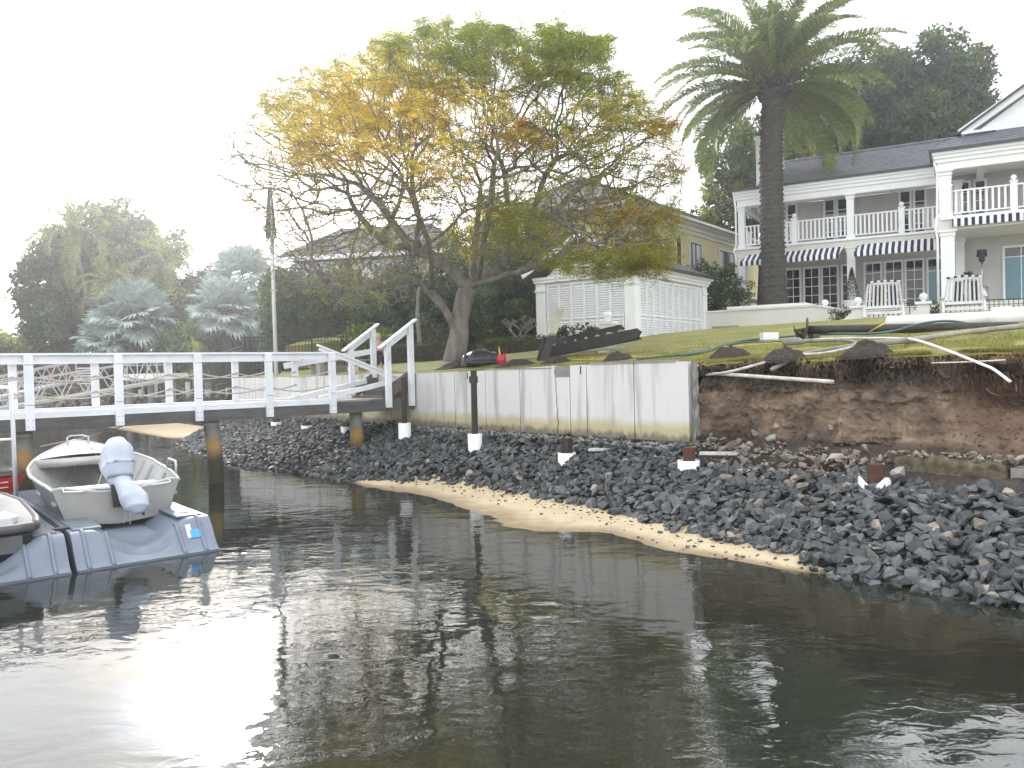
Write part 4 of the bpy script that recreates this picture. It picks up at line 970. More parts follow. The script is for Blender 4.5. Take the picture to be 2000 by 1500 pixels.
def shutter(face, u0, u1, z0, z1):
    mb = MB(); fr_ = .055
    def bx(a0, a1, d0, d1, zz0, zz1):
        if face == 'x': mb.bb((a0, d0, zz0), (a1, d1, zz1))
        else: mb.bb((d0, a0, zz0), (d1, a1, zz1))
    bx(u0+.006, u0+fr_, .04, .115, z0, z1); bx(u1-fr_, u1-.006, .04, .115, z0, z1)
    bx(u0+fr_, u1-fr_, .041, .115, z0, z0+.08); bx(u0+fr_, u1-fr_, .041, .115, z1-.08, z1); zm = lerp(z0, z1, .42); bx(u0+fr_, u1-fr_, .041, .115, zm-.045, zm+.045)
    z = z0+.10
    while z < z1-.16:
        if abs(z+.03-zm) > .07:
            v_ = [(u0+fr_, .055, z), (u1-fr_, .055, z), (u1-fr_, .112, z+.066), (u0+fr_, .112, z+.066)]
            v2 = [(a_, d_+.012, c_-.006) for a_, d_, c_ in v_]
            al_ = v_+v2
            if face == 'y': al_ = [(d_, a_, c_) for a_, d_, c_ in al_]
            mb.add(al_, [(0, 1, 2, 3), (7, 6, 5, 4), (0, 4, 5, 1), (2, 6, 7, 3)])
        z += .092
    mb.build('shutter', 'house_white', gar)
for i in range(10): shutter('x', lerp(.5, GL-.5, i/10), lerp(.5, GL-.5, (i+1)/10), 3.05, gz-.08)
for i in range(6): shutter('y', lerp(.5, GW-.5, i/6), lerp(.5, GW-.5, (i+1)/6), 3.05, gz-.08)
mb = MB()
for i in range(6): mb.bb((.10, GW/2-.16, 6.15+.07*i), (.135, GW/2+.16, 6.185+.07*i))
mb.build('gable_vent', 'dark_frame', gar)
rz_ = 7.25
tiled('roof', gar, (-.35, -.35, gz+.36), (GL+.35, -.35, gz+.36), (GL-1.9, GW/2, rz_), (-.35, GW/2, rz_), 'roof_tile', .28)
mb = MB(); mb.add([(-.35, GW+.35, gz+.36), (-.35, GW/2, rz_), (GL-1.9, GW/2, rz_), (GL+.35, GW+.35, gz+.36)], [(0, 1, 2, 3)]); mb.add([(GL+.35, -.35, gz+.36), (GL+.35, GW+.35, gz+.36), (GL-1.9, GW/2, rz_)], [(0, 1, 2)]); mb.build('roof_back', 'roof_tile', gar)
mb = MB(); mb.beam((-.36, -.36, gz+.36), (-.36, GW/2, rz_+.0), .05, .2); mb.beam((-.36, GW+.42, gz+.30), (-.36, GW/2, rz_), .05, .2); mb.build('barge_board', 'house_white', gar)
mb = MB(); mb.bb((-.4, -.46, gz+.341), (GL+.4, -.33, gz+.42)); mb.build('gutter', 'gutter', gar)

# ------------------------------------------------------------ cream neighbour house
CR = math.atan2(.8, .6); CO = Vector((8.9, 42.0, 0))
ch_ = thing('cream_house', 'cream rendered two storey house with brown windows behind the white outbuilding', 'house', (8.9, 42, 3.2), CR, off=(0, 0, 3.2))
mb = MB(); mb.bb((-6, 0, 3.0), (26, 8, 9.55)); mb.build('wall', 'cream_render', ch_)
mb = MB(); mb.bb((-6.1, -.10, 9.15), (26, -.002, 9.35)); mb.bb((-6.2, -.22, 9.351), (26, -.002, 9.55)); mb.bb((-6.5, -.45, 9.551), (26.5, 8.5, 9.72)); mb.build('cornice', 'slab_render', ch_)
mb = MB(); mb.bb((-6.02, -.04, 5.95), (26, -.002, 6.2)); mb.build('band', 'dark_frame', ch_)
def csx(px):
    r = (px-1000)/FPX; return (r*CO.y-CO.x)/(.6-.8*r)
for p0, p1, n_ in ((1326, 1334, 1), (1353, 1374, 1), (1409, 1438, 2)):
    s0, s1 = csx(p0), csx(p1); z0, z1 = 7.25, 8.75
    mb = MB(); mb.bb((s0-.16, -.08, z0-.14), (s1+.16, -.002, z0-.0)); mb.bb((s0-.14, -.05, z0), (s0, -.002, z1+.12)); mb.bb((s1, -.05, z0), (s1+.14, -.002, z1+.12)); mb.bb((s0, -.05, z1), (s1, -.002, z1+.12)); w_ = mb.build('window', 'slab_render', ch_)
    mb = MB()
    for a_, b_2 in ((s0, s0+.06), (s1-.06, s1), ((s0+s1)/2-.05, (s0+s1)/2+.05)): mb.bb((a_, -.035, z0+.06), (b_2, -.004, z1-.06))
    mb.bb((s0, -.036, z0), (s1, -.004, z0+.06)); mb.bb((s0, -.036, z1-.06), (s1, -.004, z1)); mb.build('frame', 'dark_frame', w_)
    mb = MB(); mb.bb((s0+.01, -.020, z0+.01), (s1-.01, -.012, z1-.01)); mb.build('pane', 'window_dark', w_)
tiled('roof', ch_, (-6.6, -.55, 9.74), (26, -.55, 9.74), (26, 4, 12.1), (-3.2, 4, 12.1), 'old_tile', .35)
mb = MB(); mb.add([(-6.6, 8.5, 9.74), (-3.2, 4, 12.1), (26, 4, 12.1), (26, 8.5, 9.74)], [(0, 1, 2, 3)]); mb.add([(-6.6, -.55, 9.74), (-3.2, 4, 12.1), (-6.6, 8.5, 9.74)], [(0, 1, 2)]); mb.build('roof_back', 'old_tile', ch_)
mb = MB(); mb.bb((-6.7, -.72, 9.66), (26, -.56, 9.78)); mb.build('gutter', 'slab_render', ch_)
sx = csx(1375); mb = MB(); mb.tube([(sx, 1.6, 10.6), (sx, 1.6, 11.5)], .04, 6); mb.build('vent_pipe', 'slab_render', ch_)
# grey roofed house at the back left
p = P(700, 520, 46); gh = thing('grey_roofed_house', 'pale house with a pitched grey tiled roof half hidden behind the spreading tree', 'house', (p.x, p.y, 2.5), R(-12))
zc = P(540, 500, 44).z-2.5; zr = P(650, 452, 47).z-2.5
mb = MB(); mb.bb((-3.3, -1.5, -1), (6, 5, zc-.3)); mb.build('wall', 'slab_render', gh)
tiled('roof', gh, (-3.9, -2.1, zc), (6.6, -2.1, zc), (4, 2, zr+.35), (-1.6, 2, zr+.35), 'old_tile', .35)
mb = MB(); mb.add([(-3.9, -2.1, zc), (-1.6, 2, zr+.35), (-3.9, 5.6, zc)], [(0, 1, 2)]); mb.add([(-3.9, 5.6, zc), (-1.6, 2, zr+.35), (4, 2, zr+.35), (6.6, 5.6, zc)], [(0, 1, 2, 3)]); mb.build('roof_back', 'old_tile', gh)
mb = MB(); mb.bb((-4.0, -2.22, zc-.25), (6.7, -2.1, zc-.02)); mb.build('fascia', 'house_white', gh)
for i in range(3): mb = MB(); mb.bb((-3.6+3*i, -1.56, zc-2.0), (-2.4+3*i, -1.503, zc-.8)); mb.build('window', 'window_dark', gh)
# ============================================================ plants
G = np.random.default_rng(11)
mat('bark_jac', (.30, .275, .245), (.15, .135, .12), 5, .95, 1, 22, .05, stretch=(1, 1, .35), c3=(.44, .41, .37), detail=9)
mat('bark_palm', (.085, .075, .064), (.045, .04, .035), 5, .95, .9, 14, .03, c3=(.19, .17, .14))
mat('bark_dark', (.06, .05, .045), (.035, .03, .026), 5, .95)
mat('bark_pale', (.26, .24, .21), (.16, .15, .13), 4, .9, .4)
mat('leaf_green', (.20, .29, .03), (.32, .34, .045), .8, .7, island=.4, transl=.4, spec=.3)
mat('leaf_gold', (.74, .58, .055), (.78, .56, .06), .8, .7, island=.3, transl=.5, spec=.2)
mat('leaf_orange', (.52, .23, .03), (.30, .17, .03), 1, .7, island=.35, transl=.45, spec=.2)
mat('leaf_olive', (.27, .29, .04), (.36, .33, .05), 1, .7, island=.4, transl=.4, spec=.2)
mat('leaf_dark', (.035, .060, .02), (.07, .10, .028), .6, .6, island=.45, transl=.2, spec=.3)
mat('leaf_mid', (.055, .10, .020), (.10, .15, .03), .6, .6, island=.45, transl=.3, spec=.3)
mat('leaf_bluegreen', (.06, .105, .060), (.10, .15, .08), .6, .6, island=.4, transl=.25, spec=.4)
mat('leaf_bright', (.10, .19, .025), (.16, .24, .035), 1, .6, island=.4, transl=.35, spec=.3)
mat('frond_green', (.17, .23, .07), (.26, .30, .09), .7, .5, island=.35, transl=.38, spec=.5)
mat('frond_coco', (.18, .23, .06), (.26, .27, .08), .7, .5, island=.35, transl=.35, spec=.4)
mat('frond_silver', (.34, .43, .40), (.44, .51, .47), 1, .6, island=.3, transl=.2, spec=.3)
mat('leaf_yellow', (.42, .40, .03), (.30, .32, .03), 3, .6, island=.3, transl=.3)
mat('frond_stalk', (.22, .19, .07), (.14, .12, .05), 3, .7)

def leaves_np(pos, size, mi=None, droop=0.0, asp=.45, up=.3):
    "diamond leaves at positions"
    n_ = len(pos); d = G.normal(size=(n_, 3)); d[:, 2] -= droop; d /= np.linalg.norm(d, axis=1)[:, None]
    e = G.normal(size=(n_, 3)); e -= (e*d).sum(1)[:, None]*d; e /= np.linalg.norm(e, axis=1)[:, None]
    s_ = (np.ones(n_)*size if np.isscalar(size) else size)[:, None]*G.uniform(.6, 1.3, (n_, 1))
    v = np.stack([pos, pos+d*s_*.5+e*s_*asp*.5, pos+d*s_, pos+d*s_*.5-e*s_*asp*.5], 1).reshape(-1, 3)
    return v, mi
def np_mesh(name, v, mats, parent=None, mi=None, k=4, off=None):
    me = bpy.data.meshes.new(name); nv = len(v); nf = nv//k
    if off is not None: v = v-np.array(off)
    me.vertices.add(nv); me.vertices.foreach_set('co', v.astype(np.float32).ravel())
    me.loops.add(nv); me.loops.foreach_set('vertex_index', np.arange(nv, dtype=np.int32))
    me.polygons.add(nf); me.polygons.foreach_set('loop_start', np.arange(0, nv, k, dtype=np.int32)); me.polygons.foreach_set('loop_total', np.full(nf, k, dtype=np.int32))
    for m in (mats if isinstance(mats, (list, tuple)) else [mats]): me.materials.append(M[m])
    if mi is not None: me.polygons.foreach_set('material_index', np.asarray(mi, dtype=np.int32))
    me.update(calc_edges=True); me.validate()
    o = bpy.data.objects.new(name, me); C.objects.link(o)
    if parent: o.parent = parent
    return o
def clump_pts(c, r, n_, flat=1.0, shell=.45):
    d = G.normal(size=(n_, 3)); d /= np.linalg.norm(d, axis=1)[:, None]; rr = (G.uniform(shell**3, 1, (n_, 1)))**(1/3)
    return np.array(c)+d*rr*np.array([r, r, r*flat])
def bush(name, label, cat, base, blobs, mats, leaf=.09, dens=900, stem=None, group=None, droop=.2, asp=.5, bark='bark_dark', sub=(14, .38)):
    """blobs: (dx, dy, dz, rx, ry, rz) big masses; each is filled with many small leafy clumps so that the outline is uneven"""
    o = thing(name, label, cat, base, 0, group); V = []; MI = []
    for (dx, dy, dz, rx, ry, rz) in blobs:
        ns = int(sub[0]*max(1, (rx*ry*rz)**.5))
        for i in range(ns):
            d = G.normal(size=3); d /= np.linalg.norm(d); k = G.uniform(.35, 1.0)**.5
            c = np.array([dx+d[0]*rx*k, dy+d[1]*ry*k, dz+d[2]*rz*k]); r_ = G.uniform(.55, 1.25)*sub[1]*(rx*ry*rz)**(1/3)
            if c[2]-r_*.6 < 0: c[2] = r_*.6
            n_ = int(1.9*dens*r_*r_*G.uniform(.6, 1.2)); m_ = int(G.integers(len(mats)))
            p_ = clump_pts(c, r_, max(8, n_), .75); V.append(leaves_np(p_, leaf*1.35, droop=droop, asp=asp)[0]); MI.append(np.full(len(p_), m_))
    np_mesh('crown', np.concatenate(V), mats, o, np.concatenate(MI))
    mb = MB()
    if stem:
        h, r_ = stem
        mb.tube([(0, 0, -.1), (.03*h, 0, h*.5), (0, 0, h)], [r_*1.2, r_, r_*.7], 9)
    for (dx, dy, dz, rx, ry, rz) in blobs:
        for i in range(4):
            e = Vector((dx+rnd.uniform(-.6, .6)*rx, dy+rnd.uniform(-.6, .6)*ry, dz+rnd.uniform(-.1, .6)*rz)); s_ = Vector((0, 0, (stem[0]*.75 if stem else 0))); m_ = s_.lerp(e, .5)+Vector((rnd.uniform(-.2, .2)*rx, 0, .1))
            q = (stem[1] if stem else .05); mb.tube([s_, m_, e], [q*.5, q*.3, q*.1], 5)
    mb.build('trunk' if stem else 'stems', bark, o, True)
    return o

# ------------------------------------------------------------ the spreading tree
TY = 20.5
tb = P(893, 702, TY); tb.z = lz(tb.x, tb.y)-.05
def TP(px, py, d): return P(px, py, TY+d)
limbs = [
 [(892, 706, 0), (896, 680, 0), (898, 655, 0), (902, 625, 0), (906, 600, 0), (912, 575, 0), (918, 562, 0)],
 [(898, 655, 0), (888, 628, -.1), (874, 604, -.2), (860, 582, -.3), (845, 567, -.4), (825, 556, -.5), (806, 543, -.7), (797, 535, -.8), (806, 518, -.9), (814, 503, -1.0), (822, 495, -1.1), (834, 478, -1.2), (855, 470, -1.3), (880, 455, -1.4), (900, 430, -1.5), (925, 400, -1.5)],
 [(918, 562, 0), (900, 540, .2), (880, 522, .4), (862, 508, .6), (845, 497, .8), (828, 490, 1.0), (805, 480, 1.3), (790, 455, 1.5), (772, 430, 1.7), (750, 400, 2.0), (720, 370, 2.4)],
 [(797, 535, -.8), (780, 550, -1.0), (760, 553, -1.2), (740, 560, -1.4), (715, 568, -1.6), (690, 570, -1.8), (665, 563, -2.0), (640, 555, -2.2)],
 [(805, 480, 1.3), (780, 488, 1.1), (755, 475, .9), (735, 450, .8), (720, 430, .6), (700, 410, .5)],
 [(828, 490, 1.0), (822, 460, .4), (828, 430, .1), (822, 400, -.1), (815, 365, -.2), (820, 330, -.4)],
 [(755, 475, .9), (758, 455, 1), (770, 440, .2), (778, 420, -.2), (790, 395, -.5), (800, 360, -.8)],
 [(920, 560, 0), (940, 548, .1), (965, 530, .2), (990, 508, .4), (1012, 485, .5), (1030, 462, .6), (1045, 435, .7), (1052, 405, .8), (1060, 375, .9), (1075, 345, 1.0), (1100, 310, 1.2)],
 [(990, 508, .4), (1000, 470, .1), (1003, 435, -.1), (998, 400, -.2), (1000, 360, -.3), (990, 320, -.5)],
 [(924, 556, 0), (950, 552, -.4), (975, 545, -.7), (1000, 535, -1.0), (1025, 530, -1.3), (1050, 520, -1.7), (1085, 508, -2.1), (1120, 495, -2.5), (1160, 480, -2.8)],
 [(1045, 435, .7), (1075, 425, 1.2), (1105, 405, 1.6), (1130, 375, 2.0), (1165, 350, 2.4), (1200, 340, 2.7)],
 [(845, 567, -.4), (850, 535, -.9), (848, 505, -1.4), (845, 470, -1.9), (830, 430, -2.3), (815, 390, -2.7)],
 [(925, 560, 0), (930, 530, .9), (935, 490, 1.7), (940, 440, 2.4), (945, 380, 3.0)],
 [(938, 548, 0), (950, 500, -.9), (955, 450, -1.6), (965, 400, -2.2), (975, 350, -2.6)],
]
nodes = []; par = []
def add_limb(pts):
    W3 = [TP(*p) for p in pts]
    # nearest existing node as the root
    pi = -1
    if nodes:
        pi = min(range(len(nodes)), key=lambda i: (nodes[i]-W3[0]).length)
    for i in range(len(W3)-1):
        A, B = W3[i], W3[i+1]; n_ = max(1, int((B-A).length/.22))
        for k in range(1 if nodes else 0, n_+1):
            p = A.lerp(B, k/n_); p = p+Vector((fnoise(p.x*2, p.z*2, 3), fnoise(p.x*2, p.z*2, 9), fnoise(p.z*2, p.x*2, 5)))*.06
            nodes.append(p); par.append(pi); pi = len(nodes)-1
for l in limbs: add_limb(l)
poly = [(432, 345), (455, 270), (545, 150), (690, 125), (770, 75), (880, 45), (1040, 62), (1190, 75), (1235, 170), (1320, 225), (1345, 330), (1335, 470), (1290, 545), (1160, 535), (1040, 500), (900, 500), (780, 590), (650, 600), (560, 560), (500, 440)]
def inpoly(x, y):
    c = False; n_ = len(poly)
    for i in range(n_):
        x0, y0 = poly[i]; x1, y1 = poly[(i+1) % n_]
        if (y0 > y) != (y1 > y) and x < (x1-x0)*(y-y0)/(y1-y0)+x0: c = not c
    return c
from mathutils.kdtree import KDTree
att = []; tr = random.Random(3)
while len(att) < 8200:
    px, py = tr.uniform(430, 1348), tr.uniform(45, 605)
    if not inpoly(px, py): continue
    k = ((px-890)/470)**2
    if k >= 1: continue
    if ((px-900)/85)**2+((py-575)/75)**2 < 1: continue
    if py < 250 and tr.random() < .35: continue
    if tr.random() < .28 and ((px-900)/300)**2+((py-480)/160)**2 > 1 and py > 200: px = px
    dmax = 5.2*math.sqrt(1-k)*(1 if py > 200 else .75)
    att.append(TP(px, py, tr.uniform(-dmax, dmax)))
D_STEP, D_INF, D_KILL = .17, 1.5, .25
alive = list(att)
for it in range(90):
    kd = KDTree(len(nodes))
    for i, p in enumerate(nodes): kd.insert(p, i)
    kd.balance(); pull = {}; nxt = []
    for q in alive:
        co, i, d = kd.find(q)
        if d < D_KILL: continue
        nxt.append(q)
        if d < D_INF: pull.setdefault(i, []).append((q-co).normalized())
    alive = nxt
    if not pull: break
    for i, vs in pull.items():
        d = sum(vs, Vector())
        if d.length < .15: d = vs[0].copy()
        d.normalize()
        pd = (nodes[i]-nodes[par[i]]).normalized() if par[i] >= 0 else d
        d = (d+pd*.35+Vector((tr.gauss(0, .46), tr.gauss(0, .46), tr.gauss(0, .40)))).normalized()
        nodes.append(nodes[i]+d*D_STEP); par.append(i)
# twiglets at tips
kids = [0]*len(nodes)
for p in par:
    if p >= 0: kids[p] += 1
tips = [i for i in range(len(nodes)) if kids[i] == 0]
for i in tips:
    for k in range(2):
        d = (nodes[i]-nodes[par[i]]).normalized(); cur = i
        for j in range(2):
            d = (d+Vector((tr.gauss(0, .55), tr.gauss(0, .55), tr.gauss(0, .4)))).normalized()
            nodes.append(nodes[cur]+d*.13); par.append(cur); cur = len(nodes)-1
N = len(nodes); cnt = [0]*N; ch_l = [[] for _ in range(N)]
for i in range(N):
    if par[i] >= 0: ch_l[par[i]].append(i)
for i in range(N-1, -1, -1):
    if not ch_l[i]: cnt[i] = 1
    if par[i] >= 0: cnt[par[i]] += cnt[i]
# children always follow parents in index order, so the reverse sweep above is complete
tot = cnt[0]; tipr = .0062; ex = math.log(tot)/math.log(.235/tipr)
rad = [tipr*max(1, c)**(1/ex) for c in cnt]
jac = thing('jacaranda_tree', 'wide spreading tree with bare twisted grey branches and patches of golden and green leaves', 'tree', tb, 0, off=tb)
mb = MB(); started = set()
stack = [(0, None)]
while stack:
    s0, pre = stack.pop(); chain = [] if pre is None else [pre]; cur = s0
    while True:
        chain.append(cur)
        if not ch_l[cur]: break
        ks = sorted(ch_l[cur], key=lambda k: -cnt[k])
        for k in ks[1:]: stack.append((k, cur))
        cur = ks[0]
    if len(chain) < 2: continue
    rs_ = [rad[i] for i in chain]
    if pre is not None: rs_[0] = min(rs_[0], rs_[1]*1.25)
    if pre is None:
        rs_[0] *= 1.35; rs_[1] *= 1.15
    n_ = 22 if max(rs_) > .12 else 7 if max(rs_) > .03 else 4 if max(rs_) > .012 else 3
    pts = [nodes[i] for i in chain]
    if len(pts) > 4 and max(rs_) > .03: pts = [pts[0]]+[(pts[i-1]+pts[i]*2+pts[i+1])/4 for i in range(1, len(pts)-1)]+[pts[-1]]
    mb.tube(pts, rs_, n_)
mb.v = [tuple(Vector(v)+Vector((fnoise(v[0]*5, v[1]*5, v[2]*3), fnoise(v[1]*5, v[2]*3, v[0]*5), 0))*(.05 if v[2] < 5 and abs(v[0]+1.2) < 1.6 else .0)+Vector((fnoise(v[0]*11, v[1]*11, v[2]*6), fnoise(v[1]*11, v[2]*6, v[0]*11), 0))*(.035 if v[2] < 5.5 and abs(v[0]+1.2) < 2.2 else .0)) for v in mb.v]
mb.build('trunk', 'bark_jac', jac, True, fixn=False)
def pix(p):
    "photo pixel of a world point (used to give each part of the crown its own foliage)"
    return 1000+FPX*p.x/p.y, 747-.024*(1000+FPX*p.x/p.y)-(p.z-CAM_H)*FPX/p.y
V = []; MI = []
def gb(x, y, cx, cy, rx, ry): return math.exp(-((x-cx)/rx)**2-((y-cy)/ry)**2)
for i in range(N):
    if cnt[i] > 5: continue
    x, y = pix(nodes[i])
    green = 1.9*gb(x, y, 1000, 90, 240, 62)+.9*gb(x, y, 1160, 130, 90, 70)+.8*gb(x, y, 830, 130, 70, 50)
    gold = 1.25*gb(x, y, 740, 215, 150, 85)+.8*gb(x, y, 640, 260, 70, 70)+.5*gb(x, y, 860, 200, 130, 90)+.18*gb(x, y, 1150, 240, 190, 80)+.5*gb(x, y, 860, 345, 80, 25)
    orange = .8*gb(x, y, 1035, 260, 45, 45)+.9*gb(x, y, 1325, 260, 30, 60)+.35*gb(x, y, 865, 165, 45, 35)+.5*gb(x, y, 1230, 430, 60, 35)
    olive = 1.5*gb(x, y, 1180, 520, 150, 38)+1.0*gb(x, y, 1260, 455, 70, 60)+.9*gb(x, y, 1120, 545, 60, 30)+.8*gb(x, y, 1010, 410, 60, 45)+.3*gb(x, y, 600, 190, 70, 60)+.35*gb(x, y, 1240, 300, 120, 110)+.4*gb(x, y, 1120, 240, 160, 70)+.15
    w = [green, gold, orange, olive]; tot_ = sum(w)
    q_ = nodes[i]; gate = smooth((fnoise(q_.x*.75, q_.y*.75, q_.z*1.5)+.5*fnoise(q_.x*2, q_.y*2, q_.z*3)+.22)/.42)
    k = int(min(tot_, 1.6)*(.35+3.4*gate)+tr.random()*.8)
    for j in range(k):
        r_ = tr.random()*tot_; m_ = 0
        for m_, ww in enumerate(w):
            r_ -= ww
            if r_ <= 0: break
        d = np.array([tr.gauss(0, 1), tr.gauss(0, 1), tr.gauss(-.05, .32)]); d /= np.linalg.norm(d); sd = np.cross(d, (.25*tr.gauss(0, 1), .25*tr.gauss(0, 1), 1)); sd /= np.linalg.norm(sd)
        L_ = tr.uniform(.22, .42); st_ = np.array(q_)
        nn = 7
        for q in range(nn):
            c = st_+d*L_*(q+1)/nn-np.array((0, 0, .010*q*q/nn))
            for s_ in (-1, 1):
                t_ = c+sd*s_*(.085*math.sin(math.pi*(q+1)/(nn+.6))**.5+.01)+d*.03; wv = d*.013
                V.append(np.array([c, (c+t_)/2+wv, t_, (c+t_)/2-wv])); MI.append(m_)
np_mesh('crown', np.concatenate(V), ['leaf_green', 'leaf_gold', 'leaf_orange', 'leaf_olive'], jac, MI, off=tb)
print('tree nodes', N, 'leaflets', len(MI))

# ------------------------------------------------------------ feather palms
def frond_mesh(L_, el, curl, nl, lw, ll, seed, vshape=.5, droop_l=.35):
    r = random.Random(seed); V = []; mi = []
    pts = []; ang = el; p = np.array([0., 0., 0.]); n_ = 22; ds = L_/n_
    for i in range(n_+1):
        pts.append(p.copy()); p = p+np.array([math.cos(ang), 0, math.sin(ang)])*ds; ang -= curl/n_*(.4+1.2*i/n_)
    pts = np.array(pts)
    for i in range(n_):
        w = .035*(1-i/n_)+.008; a, b = pts[i], pts[i+1]
        V.append(np.array([a+[0, w, 0], b+[0, w*.95, 0], b-[0, w*.95, 0], a-[0, w, 0]])); mi.append(1)
        V.append(np.array([a+[0, 0, w*.6], b+[0, 0, w*.55], b-[0, 0, w*.55], a-[0, 0, w*.6]])); mi.append(1)
    for k in range(nl):
        u = .12+.88*(k+.5)/nl; f = u*n_; i = min(n_-1, int(f)); c = pts[i]+(pts[i+1]-pts[i])*(f-i); tdir = pts[i+1]-pts[i]; tdir /= np.linalg.norm(tdir); nrm_ = np.array([-tdir[2], 0, tdir[0]])
        l_ = ll*math.sin(math.pi*min(1, .12+u*.86))**.55*r.uniform(.85, 1.1)
        for s_ in (-1, 1):
            d = tdir*r.uniform(.5, .75)+np.array([0, s_, 0])*.75+nrm_*(vshape*r.uniform(.5, 1.2)); d /= np.linalg.norm(d)
            mid = c+d*l_*.55; tip = c+d*l_+np.array([0, 0, -droop_l*l_]); wv = np.cross(d, nrm_+[.01, 0, 0]); wv /= max(1e-6, np.linalg.norm(wv)); wv *= lw
            V.append(np.array([c-wv*.5, mid-wv, mid+wv, c+wv*.5])); mi.append(0)
            V.append(np.array([mid-wv, tip-wv*.1, tip+wv*.1, mid+wv])); mi.append(0)
    return np.concatenate(V), mi
def feather_palm(name, label, base, h, r0, L_, nf, seed, leaf_m, trunk_pts, els, bark='bark_palm', group=None, ll=.6, nl=46, lw=.018, big=True, curlr=(1.0, 1.9)):
    r = random.Random(seed); o = thing(name, label, 'palm tree', base, 0, group)
    mb = MB(); nseg = 150 if big else 24; nn = 26 if big else 9; vs = []
    top = Vector(trunk_pts[-1])
    for j in range(nseg+1):
        t_ = j/nseg; f = t_*(len(trunk_pts)-1); i = min(len(trunk_pts)-2, int(f)); c = Vector(trunk_pts[i]).lerp(Vector(trunk_pts[i+1]), f-i)
        rr = r0*(1+.32*math.exp(-t_*9)-.10*t_+(.34*smooth((t_-.93)/.05) if big else 0))
        for k in range(nn):
            th = 2*math.pi*k/nn
            ring = (.12*max(0, math.sin(th*9+(j//3)*math.pi))*(0, .6, 1)[j % 3]*(.35+.9*abs(fnoise(th*4, j*.9, 2))*1.6)+.012*(j % 3)) if big else .01*(j % 2)
            ring += .03*fnoise(math.cos(th)*4, math.sin(th)*4, j*.35)*(1 if big else .3)
            vs.append(c+Vector((math.cos(th), math.sin(th), 0))*(rr+ring*r0*1.7)-Vector((0, 0, ring*.5)))
    fs = [(j*nn+k, j*nn+(k+1) % nn, (j+1)*nn+(k+1) % nn, (j+1)*nn+k) for j in range(nseg) for k in range(nn)]+[tuple(range(nseg*nn, (nseg+1)*nn))]
    mb.add(vs, fs); mb.build('trunk', bark, o, True)
    cls = []
    for q, el in enumerate(els):
        v, mi = frond_mesh(L_*r.uniform(.9, 1.05), el, lerp(curlr[0], curlr[1], q/max(1, len(els)-1)*0+r.random()), nl, lw, ll, seed+q); me_o = np_mesh('frond', v, [leaf_m, 'frond_stalk'], None, mi); cls.append(me_o.data); bpy.data.objects.remove(me_o)
    for i in range(nf):
        q = int(i/nf*len(els)) % len(els); f = bpy.data.objects.new('frond', cls[q]); C.objects.link(f); f.parent = o
        th = i*2.39996+r.uniform(-.2, .2)
        if big and q >= 7 and math.sin(th) < -.25: th = -th
        if big and q >= 7 and abs(math.cos(th)) < .5: th = r.choice((r.uniform(-.5, .5), math.pi+r.uniform(-.5, .5)))
        f.location = top+Vector((math.cos(th), math.sin(th), 0))*r0*.4+Vector((0, 0, .25*(1-q/len(els))*L_*.12)); f.rotation_euler = (r.uniform(-.25, .25), r.uniform(-.10, .10), th); k = r.uniform(.88, 1.08); f.scale = (k, k, k)
    if big:
        mb = MB()
        for i in range(60):
            th = i*2.39996; z = -.55+.75*i/60; p0_ = top+Vector((math.cos(th)*r0*1.0, math.sin(th)*r0*1.0, z)); mb.beam(p0_, p0_+Vector((math.cos(th)*.22, math.sin(th)*.22, .28)), .13, .06)
        mb.build('boss', 'bark_palm', o)
    return o
PYY = 36.4; pb = P(1515, 592, PYY); zt = P(1521, 178, PYY).z; zb = 4.2
feather_palm('date_palm', 'tall thick trunked date palm with a drooping crown before the white house', (pb.x, pb.y, zb), 8, .50, 5.35, 92, 5, 'frond_green',
             [(0, 0, 0), (-.02, 0, (zt-zb)*.35), (-.02, 0, (zt-zb)*.7), (P(1521, 175, PYY).x-pb.x, 0, zt-zb)], [1.38, 1.2, 1.0, .82, .66, .5, .34, .16, -.05, -.28], ll=.80, nl=105, lw=.026, curlr=(1.0, 1.75))
def small_palm(px, pyb, pyt, Y, label, L_=3.4, seed=3, pxt=None, nf=22, g_=None):
    b_ = P(px, pyb, Y); b_.z = max(1.4, b_.z); tz = P(pxt or px, pyt, Y)
    return feather_palm('coconut_palm', label, b_, 0, .16, L_, nf, seed, 'frond_coco', [(0, 0, 0), ((tz.x-b_.x)*.4, 0, (tz.z-b_.z)*.5), (tz.x-b_.x, 0, tz.z-b_.z)], [1.2, .8, .45, .1, -.3, -.7], 'bark_pale', ll=.75, nl=34, lw=.035, big=False, curlr=(1.3, 2.2), group=g_)
small_palm(192, 690, 455, 52, 'tall coconut palm with a leaning trunk, left of the silver palms', 4.0, 3, pxt=150, nf=26)
small_palm(345, 690, 515, 54, 'slender coconut palm rising between the two silver palm groups', 2.8, 8, pxt=328, nf=20)
small_palm(240, 690, 560, 50, 'low coconut palm hanging over the left silver palm', 2.6, 9, pxt=222, nf=16)
